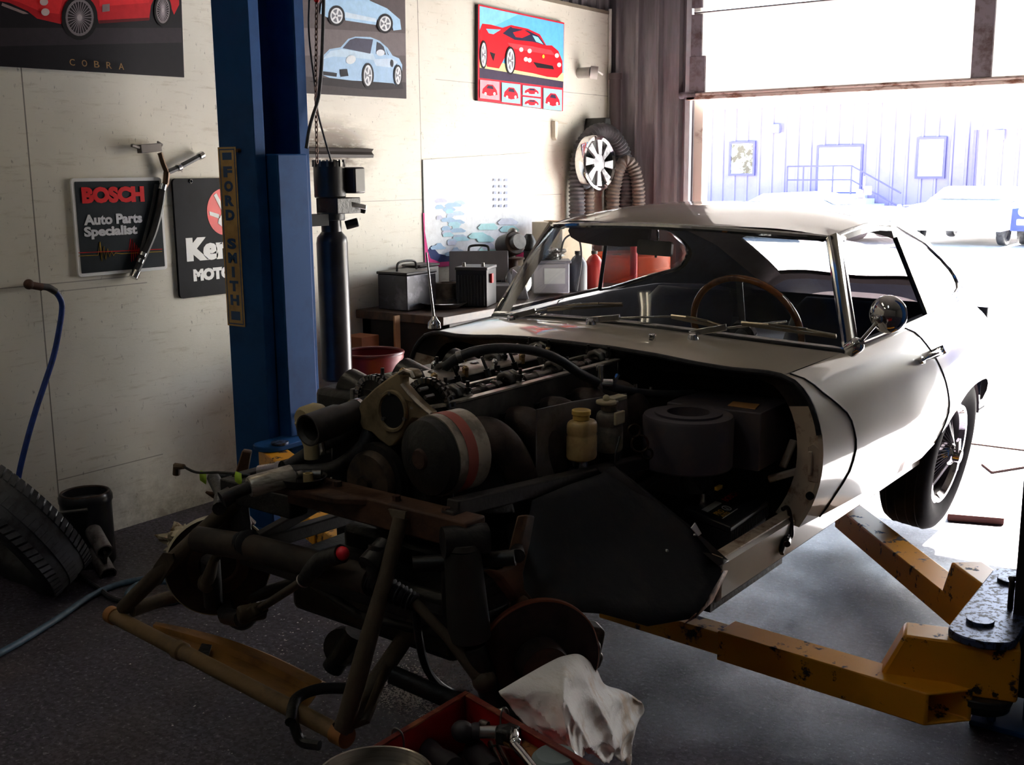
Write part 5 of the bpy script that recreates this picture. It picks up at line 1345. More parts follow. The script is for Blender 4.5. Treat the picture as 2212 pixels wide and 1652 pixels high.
# camshafts with lobes and bearing caps
for cx, vis in ((.110, 1), (-.112, 0)):
    b = MB(); b.cyl((cx, -.87, .935), (cx, -.11, .935), .016, 14)
    for i in range(6):
        for j, o in enumerate((-.035, .030)):
            y = -.80+i*.125+o; a = .9+i*1.05+j*.35
            b.lathe([(.0, 0), (.021, 0), (.021, .020), (.0, .020)], (cx, y, .935), (0, 1, 0), 14); b.ball((cx+.012*cos(a), y+.010, .935+.012*sin(a)), (.014, .010, .014), 10, 6)
    b.build('camshaft', M('oiled_steel', srgb(120, 116, 112), .2, .9, col2=srgb(60, 56, 54), scale=20), eng)
    for i in range(4):
        y = -.80+i*.225
        b = MB(); b.box(cx-.045, cx+.045, y-.014, y+.014, .925, .951); b.tube([(cx+.026*cos(t), y-.014, .945+.022*sin(t)) for t in (0, .8, 1.6, 2.4, 3.14)], .010, 8); b.tube([(cx+.026*cos(t), y+.014, .945+.022*sin(t)) for t in (0, .8, 1.6, 2.4, 3.14)], .010, 8); b.build('bearing_cap', STEEL, eng, bevel=.003)
        for s in (-.037, .037):
            b = MB(); b.cyl((cx+s, y, .945), (cx+s, y, .985), .005, 8); b.cyl((cx+s, y, .958), (cx+s, y, .968), .009, 6); b.build('cap_stud', GREASE, eng)
# carburettor-side cam cover with acorn nuts
b = MB(); rows = []
for y, k in [(-.90, .6), (-.885, .95)]+[(-.84+.08*i, 1) for i in range(10)]+[(-.09, .9), (-.08, .5)]:
    rows.append([(-.112+.062*k*x, y, .938+.014*k*z) for x, z in ((-1, 0), (-.95, .5), (-.7, .85), (-.3, 1), (.3, 1), (.7, .85), (.95, .5), (1, 0))])
b.grid(rows)
b.build('cam_cover', M('dull_cam_cover', srgb(150, 144, 134), .38, .7, col2=srgb(100, 92, 82), scale=10, lo=.45, hi=.7), eng, ang=60)
BRASS = M('dull_brass', srgb(190, 160, 116), .25, .9)
for i in range(6):
    for x in (-.172, -.056):
        b = MB(); y = -.83+i*.135; b.cyl((x, y, .935), (x, y, .954), .010, 6); b.ball((x, y, .958), .010, 10, 6); b.build('acorn_nut', BRASS if (i+int(x < -.1)) % 3 else CHROME, eng)
# spark plug leads / valley
b = MB(); b.box(-.05, .045, -.86, -.10, .87, .90); b.build('plug_valley', OIL, eng)
for i in range(5):
    b = MB(); y = -.76+i*.13; b.cyl((-.005, y, .90), (-.02, y-.01, .955), .009, 8); b.cyl((-.02, y-.01, .955), (-.03, y-.02, .99), .005, 6); b.build('spark_plug', [STEEL, GREASE][i % 2], eng)
# timing chain sprockets
def sprocket(c, r, nm):
    q = MB(); c = Vector(c); q.cyl(c+Vector((0, -.004, 0)), c+Vector((0, .004, 0)), r*.86, 36); q.cyl(c+Vector((0, -.012, 0)), c+Vector((0, .012, 0)), r*.3, 16)
    s_ = q.build(nm, OIL, eng)
    q = MB()
    for k in range(30):
        a = 2*pi*k/30
        for yy in (-.009, .009):
            p = c+Vector((cos(a)*r*.96, yy, sin(a)*r*.96)); q.obox(p, ((cos(a), 0, sin(a)), (0, 1, 0), (-sin(a), 0, cos(a))), .013, .008, 2*pi*r/30*(.72 if k % 2 else .5))
    q.build('timing_chain', M('oiled_chain', srgb(120, 118, 116), .25, .9), s_)
sprocket((.110, -.905, .930), .072, 'cam_sprocket'); sprocket((-.085, -.895, .925), .060, 'cam_sprocket')
# aluminium timing case: front plate with a round opening, arched shoulder over the near sprocket
cy_ = -.99
def tp(pts, cy=cy_): return [K(x, y, cy=cy) for x, y in pts]
out = tp([(858, 803), (872, 797), (890, 800), (898, 812), (893, 822), (878, 812), (868, 816), (868, 832), (884, 850), (905, 872), (930, 893), (922, 905), (895, 902), (880, 918), (868, 940), (852, 962), (838, 966), (818, 950), (800, 932), (780, 925), (768, 900), (778, 868), (806, 840), (835, 818)])
b = MB(); b.prism(out, (0, .030, 0)); tc_ = b.build('timing_case', ALUD, eng, bevel=.006)
b = MB(); hole = tp(ell(848, 888, 27, 40, 22, rot=-8), cy_-.002); b.prism(hole, (0, .004, 0)); b.build('case_opening', GAP, tc_)
b = MB(); b.tube(tp(ell(848, 888, 29, 42, 30, rot=-8), cy_-.003), .006, 6, closed=True); b.build('opening_lip', ALUD, tc_)
b = MB(); b.tube(tp([(862, 806), (874, 800), (888, 804), (893, 816)], cy_-.004), .005, 6); b.tube(tp([(868, 830), (884, 850), (905, 872), (931, 894)], cy_-.003), .0055, 6); b.build('case_flange', EDGE, tc_)
for x, y in ((905, 842), (918, 858), (840, 850), (872, 905), (826, 905)):
    b = MB(); q = K(x, y, cy=cy_-.01); b.cyl(q, q+Vector((0, .03, 0)), .005, 8); b.build('case_stud', STEEL, tc_)
b = MB(); b.prism([(-.20, -.96, .60), (.15, -.96, .60), (.16, -.96, .87), (-.19, -.96, .87)], (0, .10, 0)); b.build('timing_cover', OIL, eng, bevel=.01)
# alternator with its steel band
al = K(962, 978, cx=.27); aa = Vector((.16, 1, .02)).normalized()
b = MB(); b.lathe([(.0, -.075), (.05, -.075), (.088, -.06), (.092, -.04), (.092, .05), (.0, .05)], al, aa, 44); alt = b.build('alternator', GREASE, eng)
b = MB(); b.lathe([(.092, -.035), (.0955, -.035), (.0955, .058), (.09, .062), (.05, .07), (.0, .07)], al, aa, 44, closed=False); b.build('alternator_band', M('dull_alternator_band', srgb(176, 166, 150), .4, .55, col2=srgb(120, 112, 100), scale=12), alt)
b = MB(); b.lathe([(.0958, -.012), (.0964, -.012), (.0964, .018), (.0958, .018)], al, aa, 44, closed=False); b.build('red_stripe', M('faded_red_band', srgb(164, 76, 60), .5), alt)
b = MB(); b.lathe([(.0, -.082), (.022, -.082), (.026, -.074), (.0, -.07)], al, aa, 20); b.build('pulley_nut', RUST, alt)
# crank pulley
cp_ = K(800, 1040, cy=-1.02); b = MB(); b.lathe([(.0, -.03), (.018, -.03), (.02, -.015), (.07, -.012), (.078, .0), (.078, .03), (.0, .03)], cp_, (0, 1, 0), 36); b.build('crank_pulley', M('dusty_pulley', srgb(84, 70, 56), .6, .3, col2=srgb(48, 40, 34), scale=10), eng)
b = MB(); b.lathe([(.078, .01), (.095, .01), (.095, .035), (.0, .035)], cp_, (0, 1, 0), 36); b.build('pulley_ring', GREASE, eng)
# exhaust manifold: fat runners curving down
for i in range(5):
    y = -.80+i*.155
    b = MB(); P = smooth_path([(.15, y, .845), (.215, y-.01, .862), (.268, y-.005, .835), (.288, y+.03, .76), (.275, y+.09, .67), (.25, y+.14, .59)], 5)
    b.tube(P, [.038+.006*sin(pi*k/(len(P)-1)) for k in range(len(P))], 16); b.build('exhaust_manifold', IRON, eng)
b = MB()
for i in range(5):
    y = -.80+i*.155; b.box(.165, .18, y-.055, y+.055, .82, .885); b.cyl((.175, y+.065, .86), (.205, y+.065, .86), .007, 6)
b.build('manifold_flange', OIL, eng, bevel=.004)
# grey-black coolant hose arching over the engine, with fittings
hp = [K(962, 792, cx=.02), K(990, 772, cx=.06), K(1030, 758, cx=.10), K(1085, 752, cx=.14), K(1150, 757, cx=.17), K(1205, 776, cx=.20), K(1250, 805, cx=.22), K(1290, 826, cx=.24)]
b = MB(); b.tube(smooth_path(hp, 6), .0135, 12); hs = b.build('heater_hose', HOSE, eng)
b = MB(); q = hp[1]; b.cyl(q.lerp(hp[2], -.05), q.lerp(hp[2], .22), .017, 14); b.build('hose_clip', STEEL, hs)
v0 = K(1296, 826, cx=.24)
b = MB(); b.cyl(v0+Vector((0, 0, -.04)), v0+Vector((0, 0, .045)), .010, 12); b.cyl(v0+Vector((0, 0, .035)), v0+Vector((0, 0, .05)), .012, 12); b.cyl(v0-Vector((.02, .02, 0)), v0+Vector((.02, .03, -.005)), .013, 12); b.bar(v0+Vector((.015, .03, -.025)), v0+Vector((.03, .05, .02)), .012, .008); b.build('heater_valve', CHROME, hs)
b = MB(); b.tube(smooth_path([K(1310, 832, cx=.25), K(1345, 842, cx=.27), K(1400, 850, cx=.29), K(1450, 852, cx=.32), K(1500, 850, cx=.34)], 5), .013, 10); b.build('lower_hose', HOSE, hs)
b = MB()
for x, y in ((1373, 842), (1405, 848)): q = K(x, y, cx=.28); b.cyl(q-Vector((0, 0, .02)), q+Vector((0, 0, .018)), .006, 8)
b.build('bolt', SATIN, hs)
b = MB()
for P in ([(1260, 766), (1310, 765), (1350, 763), (1375, 762)], [(1385, 840), (1390, 815), (1420, 800), (1450, 815), (1480, 835)], [(1392, 850), (1396, 800)], [(1420, 835), (1460, 815), (1510, 795)]):
    b.tube(smooth_path([K(x, y, cy=.10) for x, y in P], 5), .004, 6)
b.build('cable', GREASE, eng)
CLAY = M('orange_varnished_coil', srgb(150, 76, 28), .45, .3)
b = MB(); q = K(1350, 826, cy=.15); b.ball(q, (.022, .022, .018), 10, 7); b.ball(q+Vector((-.05, .02, .01)), (.018, .02, .016), 10, 7); b.ball(q+Vector((.01, -.02, -.02)), (.02, .02, .015), 10, 7); b.build('brass_fitting', CLAY, eng)
# heat shield plate and the two fluid bottles
P = [K(x, y, cx=.305) for x, y in ((1157, 884), (1238, 866), (1290, 858), (1352, 849), (1356, 965), (1340, 1000), (1157, 1030))]
b = MB(); b.prism(P, (.004, 0, 0)); b.build('heat_shield', M('grey_shield_plate', srgb(128, 122, 122), .4, .3, col2=srgb(92, 86, 86), scale=6), car, bevel=.001)
YPL = M('yellowed_plastic', srgb(206, 178, 118), .35, col2=srgb(170, 140, 90), scale=8, sss=.3)
GPL = M('smoky_plastic', srgb(150, 142, 126), .35, col2=srgb(104, 98, 90), scale=8, sss=.2)
def reservoir(px_, py0, py1, cx, w, d, mat, capm, lab):
    t = K(px_, py0, cx=cx); bt_ = K(px_, py1, cx=cx); z0, z1 = bt_.z, t.z; y = t.y
    o = MB(); h = z1-z0; rows = []
    for f_, k in ((0, .0), (0, .88), (.03, .97), (.06, 1), (.30, 1), (.46, 1), (.48, .96), (.52, .96), (.54, 1), (.68, 1), (.74, .95), (.78, .82), (.80, .5), (.80, .0)):
        rows.append([Vector((cx+c_*k, y+a_*k, z0+h*f_)) for a_, c_ in rrect(-w/2, w/2, -d/2, d/2, .027)])
    o.grid(rows, wrap=True)
    r = o.build('fluid_bottle', mat, car, label=lab, ang=50)
    o = MB(); o.cyl((cx, y-.005, z0+h*.80), (cx, y-.005, z0+h), .022, 22, .021); o.cyl((cx, y-.005, z0+h*.90), (cx, y-.005, z0+h*1.0), .025, 16); o.build('cap', capm, r, bevel=.002)
    return r, Vector((cx, y, z0)), h
r1, p1, h1 = reservoir(1258, 884, 990, .365, .082, .066, YPL, M('yellow_cap', srgb(226, 186, 92), .4), 'yellowed front bottle')
r2, p2, h2 = reservoir(1318, 864, 972, .355, .072, .066, GPL, GPL, 'smoky rear bottle')
for q, h_ in ((p2, h2),):
    b = MB(); b.cyl(q+Vector((.0, -.02, h_*.95)), q+Vector((0, -.02, h_*1.02)), .028, 18); b.ball(q+Vector((0, -.02, h_*1.06)), .010, 10, 8); b.obox(q+Vector((0, .03, h_*1.0)), ((1, 0, 0), (0, 1, 0), (0, 0, 1)), .03, .07, .012); b.build('float_cap', M('pale_cap', srgb(184, 172, 140), .45), r2, bevel=.003)
b = MB(); b.obox(p2+Vector((.036, -.01, h2*.70)), ((1, 0, 0), (0, 1, 0), (0, 0, 1)), .01, .045, .035); b.build('connector', M('cream_connector', srgb(196, 184, 150), .5), r2, bevel=.003)
b = MB(); b.cyl(p1+Vector((0, 0, -.03)), p1+Vector((0, 0, .002)), .018, 16); b.build('outlet', SATIN, r1)
b = MB(); b.cyl(p1+Vector((0, 0, -.03)), p1+Vector((0, 0, -.11)), .034, 18); b.build('master_cylinder', GREASE, car); b = MB(); b.cyl(p2+Vector((0, 0, 0)), p2+Vector((0, 0, -.10)), .03, 18); b.build('master_cylinder', GREASE, car)
b = MB(); b.tube(smooth_path([p2+Vector((.045, -.02, .05)), p2+Vector((.05, -.05, .0)), p2+Vector((.05, -.04, -.06)), p2+Vector((.045, -.02, -.10))]), .003, 6); b.build('wire', GREASE, r2)
# round fittings between bottles and blower
b = MB()
for x, y, r in ((1382, 958, .028), (1398, 980, .018), (1370, 930, .02)):
    q = K(x, y, cx=.46); b.torus(q, (.7, -.7, .1), r*.8, .0035, 24, 6)
b.build('pipe_union', M('brown_union', srgb(66, 54, 44), .4, .8), car)
# heater box with round blower
HB = M('heater_box_paint', srgb(74, 69, 75), .5, .1, col2=srgb(92, 80, 76), scale=9, lo=.45, hi=.7)
zt = .838
bc = K(1487, 897, cz=zt-.005)
b = MB(); R = .128
b.lathe([(.0, -.15), (R-.004, -.15), (R, -.145), (R, -.010), (R-.004, -.002), (.095, .0), (.095, .006), (.060, .006), (.060, -.05), (.0, -.05)], (bc.x, bc.y, zt), UZ, 48)
hb = b.build('heater_blower', HB, car)
b = MB(); b.lathe([(.0, -.04), (.0595, -.04), (.0595, -.035), (.0, -.035)], (bc.x, bc.y, zt), UZ, 32); b.build('intake_well', M('brown_intake_dust', srgb(98, 72, 56), .8), hb)
c1, c2, c3_, c4 = K(1440, 868, cz=zt), K(1508, 840, cz=zt), K(1712, 862, cz=zt), K(1645, 893, cz=zt)
c1 = Vector((c1.x, c1.y, zt)); 
b = MB(); b.prism([Vector((p.x, p.y, zt-.17)) for p in (c1, c2, c3_, c4)], (0, 0, .17)); b.build('heater_box', HB, hb, bevel=.004)
b = MB(); q = K(1610, 876, cz=zt+.001); u_ = (c4-c1).normalized(); v_ = (c2-c1).normalized()
b.prism([q-u_*.042-v_*.030, q+u_*.042-v_*.034, q+u_*.030+v_*.036, q-u_*.05+v_*.034], (0, 0, .0015)); b.build('paper_label', M('orange_paper_label', srgb(178, 128, 74), .7), hb, flat=True)
b = MB(); q0 = K(1500, 985, cx=.48); b.lathe([(.0, -.10), (.04, -.10), (.045, .0), (.0, .0)], q0, UZ, 20); b.tube(smooth_path([q0, q0+Vector((.02, -.04, -.04)), q0+Vector((.05, -.04, -.08))]), .006, 8); b.build('blower_motor', GREASE, hb)
b = MB(); q = K(1505, 998, cx=.5); b.obox(q, ((1, 0, 0), (0, 1, 0), (0, 0, 1)), .01, .02, .012); q = K(1552, 1053, cx=.58); b.obox(q, ((1, 0, 0), (0, 1, 0), (0, 0, 1)), .01, .03, .010); b.build('yellow_tag', M('yellow_wire_tag', srgb(196, 150, 44), .5), hb)
b = MB(); b.bar(K(1750, 1010, cy=.06), K(1660, 1035, cy=.02), .02, .02); b.bar(K(1715, 950, cy=.10), K(1690, 1010, cy=.06), .025, .012); b.build('hinge_bracket', CREAMIN, car, bevel=.004)
# battery
bz = .575
B1, B2, B3, B4 = K(1478, 1098, cz=bz), K(1588, 1040, cz=bz), K(1660, 1082, cz=bz), K(1578, 1138, cz=bz)
bu = (B4-B1); bu.z = 0; bv = (B3-B4); bv.z = 0; lu, lv = bu.length, bv.length; bu.normalize(); bv.normalize()
bo = Vector((B1.x, B1.y, bz))
b = MB(); b.prism([bo+bu*a*lu+bv*c_*lv-Vector((0, 0, .185)) for a, c_ in ((0.02, .02), (.98, .02), (.98, .98), (.02, .98))], (0, 0, .165)); bat = b.build('battery', M('black_battery_case', srgb(24, 23, 25), .4), car, bevel=.004)
b = MB(); b.prism([bo+bu*a*lu+bv*c_*lv-Vector((0, 0, .02)) for a, c_ in ((0, 0), (1, 0), (1, 1), (0, 1))], (0, 0, .02)); b.build('lid', M('battery_lid', srgb(32, 31, 34), .35), bat, bevel=.004)
b = MB()
for i in range(22): b.obox(bo+bu*(lu*1.0)+bv*(lv*(i+.5)/22)-Vector((0, 0, .03)), (bu, bv, Vector((0, 0, 1))), .006, lv/40, .03)
b.build('grip_ribs', BLACK, bat)
def bp(a, c_, h=.0006): return bo+bu*(a-.17 if a > .3 else a)*lu+bv*c_*lv+Vector((0, 0, h))
def bquad(mb, a0, a1, c0, c1, h, th=.0005): mb.prism([bp(a0, c0, h), bp(a1, c0, h), bp(a1, c1, h), bp(a0, c1, h)], (0, 0, th))
b = MB(); bquad(b, .42, .93, .10, .50, .0004); b.build('label_black', BLACK, bat, flat=True)
b = MB(); bquad(b, .44, .58, .12, .48, .0011); bquad(b, .90, .92, .11, .49, .0011); b.build('label_white', M('label_white_print', srgb(190, 188, 180), .5), bat, flat=True)
b = MB(); textfit(b, 'PRO', bp(.80, .15, .0013), bv, -bu, lv*.16, lu*.13, offs=.02, depth=.0004); textfit(b, 'AUTO', bp(.66, .15, .0013) if False else bp(.90, .15, .0013), bv, -bu, lv*.17, lu*.08, offs=.02, depth=.0004); b.build('label_yellow', M('label_yellow_print', srgb(206, 150, 40), .5), bat, flat=True)
b = MB(); b.tube([bp(.75+.09*sin(t*pi/10), .40+.05*cos(t*pi/10), .0014) for t in range(20)], .0012, 4, closed=True); b.tube([bp(.80, .385, .0014), bp(.70, .40, .0014), bp(.80, .415, .0014)], .001, 4); b.build('label_emblem', M('label_white_print', (1, 1, 1)), bat)
b = MB(); textfit(b, 'BOSCH', bp(.62, .58, .0006), bv, -bu, lv*.34, lu*.15, offs=.03, depth=.0005); b.build('red_print', RED_E, bat, flat=True)
b = MB(); q = bp(.12, .3, 0); b.cyl(q, q+Vector((0, 0, .03)), .011, 14, .009); b.build('terminal', SATIN, bat)
b = MB(); b.box(.50, .70, -.50, -.05, .40, .435); b.build('battery_tray', GREASE, car)
b = MB(); q = K(1492, 1140, cx=.62); b.prism([q, q+Vector((.01, .02, -.025)), q+Vector((.014, .03, -.02)), q+Vector((.004, .012, .012))], (.003, 0, 0)); b.build('white_tag', WHITE_E, car)
# splash shield between frame rail and sill
SHLD = M('undersealed_black_sheet', (.012, .012, .014), .55, .1, col2=(.03, .022, .018), scale=7, lo=.5, hi=.72, bump=.25, bscale=30)
def V(*p): return Vector(p)
g0_ = [K(1150, 1080, cx=.405), K(1130, 1180, cx=.42), K(1118, 1318, cx=.46)]
g1_ = [K(1230, 1046, cx=.41), K(1225, 1170, cx=.46), K(1212, 1318, cx=.53)]
g2_ = [K(1296, 1024, cx=.415), K(1330, 1165, cx=.51), K(1300, 1325, cx=.60)]
g3_ = [K(1318, 1010, cx=.42), K(1430, 1150, cx=.57), K(1400, 1352, cx=.66)]
g4_ = [K(1330, 1012, cx=.42), K(1480, 1140, cx=.60), K(1503, 1334, cx=.725)]
g5_ = [K(1338, 1014, cx=.43), K(1505, 1148, cx=.61), K(1562, 1236, cx=.725)]
def col3(g):
    return [g[0].lerp(g[1], t)+(g[2]-g[0])*0 if t <= 1 else g[1].lerp(g[2], t-1) for t in [i/5 for i in range(11)]]
b = MB(); b.grid([col3(g) for g in (g0_, g1_, g2_, g3_, g4_, g5_)]); b.build('splash_shield', SHLD, car, solid=.003, ang=60)
b = MB(); fl0 = [K(x, y, cx=c_) for x, y, c_ in ((1288, 1010, .40), (1345, 1062, .46), (1420, 1125, .53), (1500, 1180, .62), (1552, 1222, .725))]; fl1 = [K(x, y, cx=c_) for x, y, c_ in ((1328, 1008, .42), (1372, 1048, .48), (1446, 1105, .55), (1520, 1163, .64), (1574, 1212, .725))]
b.grid([fl0, fl1]); b.build('shield_flange', M('rubber_edge_brown', srgb(40, 33, 32), .6), car, solid=.006, ang=60)
b = MB()
for x, y, c_ in ((1440, 1190, .60), (1500, 1156, .62), (1545, 1196, .68)): q = K(x, y, cx=c_); b.ball(q, .006, 8, 6)
b.build('shield_rivet', SATIN, car)
b = MB(); b.grid([[K(1502, 1334, cx=.722), K(1538, 1300, cx=.722), K(1572, 1232, cx=.722)], [K(1480, 1346, cx=.722), K(1522, 1308, cx=.722), K(1560, 1232, cx=.722)]]); b.build('rusty_sill_edge', M('rusty_sill_paint', srgb(140, 104, 84), .7, col2=srgb(70, 40, 28), scale=22, lo=.45, hi=.6), car, solid=.003)
# ------------------------------------------------------------------ front frame
FR = DUSTY
b = MB()
for s in (1, -1):
    b.bar((s*.40, -.02, .685), (s*.37, -1.13, .775 if s > 0 else .705), .038, .038, UZ)
    b.bar((s*.42, .0, .46), (s*.36, -1.12, .52), .038, .038, UZ)
    b.bar((s*.37, -1.13, .775 if s > 0 else .70), (s*.36, -1.12, .50), .038, .038, (0, 1, 0))
    b.bar((s*.40, -.10, .685), (s*.365, -1.08, .53), .03, .03, UZ)
b.bar((.36, -1.12, .50), (-.36, -1.12, .50), .04, .04, UZ)
fr = b.build('front_frame', M('frame_dark_paint', srgb(44, 38, 36), .6, .1, col2=srgb(30, 26, 25), scale=8, bump=.15, bscale=70), car, bevel=.004)
cm = [K(638, 1062, cy=-1.20), K(715, 1040, cy=-1.10), K(860, 1082, cy=-1.10), K(1016, 1130, cy=-1.12), K(1000, 1145, cy=-1.17), K(868, 1106, cy=-1.17)]
b = MB(); zc_ = .765
b.box(-.13, .44, -1.17, -1.10, zc_-.065, zc_); b.prism([(-.15, -1.23, zc_-.02), (.08, -1.21, zc_-.02), (.16, -1.16, zc_-.02), (.16, -1.12, zc_-.02), (-.15, -1.12, zc_-.02)], (0, 0, .02))
b.build('cross_member', M('rusty_brown_crossmember', srgb(92, 62, 42), .7, .1, col2=srgb(54, 36, 28), scale=10, lo=.4, hi=.7, bump=.2, bscale=70), fr, bevel=.005)
b = MB(); b.box(-.40, -.13, -1.16, -1.10, zc_-.11, zc_-.05); b.build('cross_tube', GREASE, fr, bevel=.004)
b = MB()
for x in (-.08, .02, .21, .36): b.cyl((x, -1.14, zc_), (x, -1.14, zc_+.012), .010, 6)
b.build('bolt', RUST, fr)
b = MB(); b.cyl((.40, -1.20, .72), (.46, -1.12, .72), .035, 20); b.build('bush', GREASE, fr)
# radiator support: two long tubes, cross tube and curved under-tray, down near the floor
zt_ = .235
ta, tb = K(238, 1326, cz=zt_), K(750, 1593, cz=zt_)
b = MB(); b.tube([ta, ta.lerp(tb, .33), ta.lerp(tb, .335), ta.lerp(tb, .36), ta.lerp(tb, .365), tb], [.021, .021, .026, .026, .021, .021], 18); ft = b.build('lower_tube', TAN, car)
b = MB(); b.tube([tb-(tb-ta).normalized()*.04, tb], .026, 18); b.tube([ta, ta+(tb-ta).normalized()*.03], .025, 18); dn = (tb-ta).normalized(); b.lathe([(.0, .0), (.018, .001)], tb+dn*.001, dn, 16, closed=False); b.build('tube_bush', M('dusty_bush', srgb(150, 100, 48), .6), ft)
b = MB(); lo = K(268, 1312, cz=zt_+.03); b.tube([lo, K(330, 1250, cy=-1.22), K(420, 1165, cy=-1.18), K(515, 1078, cy=-1.14)], .022, 16); b.prism([K(332, 1222, cy=-1.23), K(352, 1194, cy=-1.23), K(372, 1196, cy=-1.23), K(376, 1212, cy=-1.22), K(345, 1262, cy=-1.22), K(318, 1276, cy=-1.22)], (0, .006, 0)); b.build('support_tube', FR, car)
b = MB(); b.tube([K(866, 1118, cy=-1.19), K(830, 1260, cy=-1.24), K(790, 1400, cy=-1.29), K(742, 1575, cy=-1.34)], [.017, .018, .021, .022], 16); b.prism([K(842, 1098, cy=-1.18), K(880, 1104, cy=-1.18), K(876, 1130, cy=-1.19), K(858, 1134, cy=-1.19)], (0, -.006, 0)); b.build('support_tube', FR, car)
b = MB(); b.tube([K(735, 1575, cy=-1.33), K(805, 1480, cy=-1.22), K(860, 1400, cy=-1.12), K(900, 1340, cy=-1.02)], .022, 14); b.tube([K(745, 1570, cy=-1.33), K(790, 1555, cy=-1.3), K(835, 1440, cy=-1.2)], .012, 10); b.build('brace_tube', FR, car)
b = MB(); b.tube([K(285, 1318, cy=-1.2), K(350, 1295, cy=-1.1), K(440, 1270, cy=-1.0), K(560, 1240, cy=-.95)], .020, 14); b.build('brace_tube', FR, car)
# under-tray: long curved strip behind the cross tube
rows = []
for i in range(13):
    t = i/12; a = K(342+(705-342)*t, 1352+(1475-1352)*t+(-22*sin(pi*t)), cz=.20); c_ = K(310+(640-310)*t, 1372+(1545-1372)*t, cz=.222)
    rows.append([c_, c_.lerp(a, .3)-Vector((0, 0, .012)), c_.lerp(a, .62)-Vector((0, 0, .004)), c_.lerp(a, .66)+Vector((0, 0, .012)), c_.lerp(a, .85)+Vector((0, 0, .016)), a])
b = MB(); b.grid(rows); b.build('under_tray', M('tan_under_tray', srgb(150, 104, 44), .6, .1, col2=srgb(96, 66, 30), scale=6, lo=.45, hi=.7, stretch=(1, 3, 1)), ft, solid=.003, ang=30)
b = MB(); q0, q1 = K(436, 1392, cz=.225), K(430, 1430, cz=.215); b.prism([q0, q0+Vector((.03, .01, .0)), q1+Vector((.03, .0, .0)), q1+Vector((-.02, 0, 0))], (0, 0, .004)); b.build('dark_patch', GREASE, ft, flat=True)
b = MB(); b.tube(smooth_path([K(628, 1560, cz=.245), K(640, 1510, cz=.26), K(690, 1488, cz=.26), K(760, 1485, cz=.25), K(800, 1470, cz=.25)]), .014, 10); b.tube(smooth_path([K(632, 1556, cz=.245), K(650, 1600, cz=.20), K(690, 1610, cz=.2)]), .012, 8); b.build('wrapped_strap', GREASE, ft)
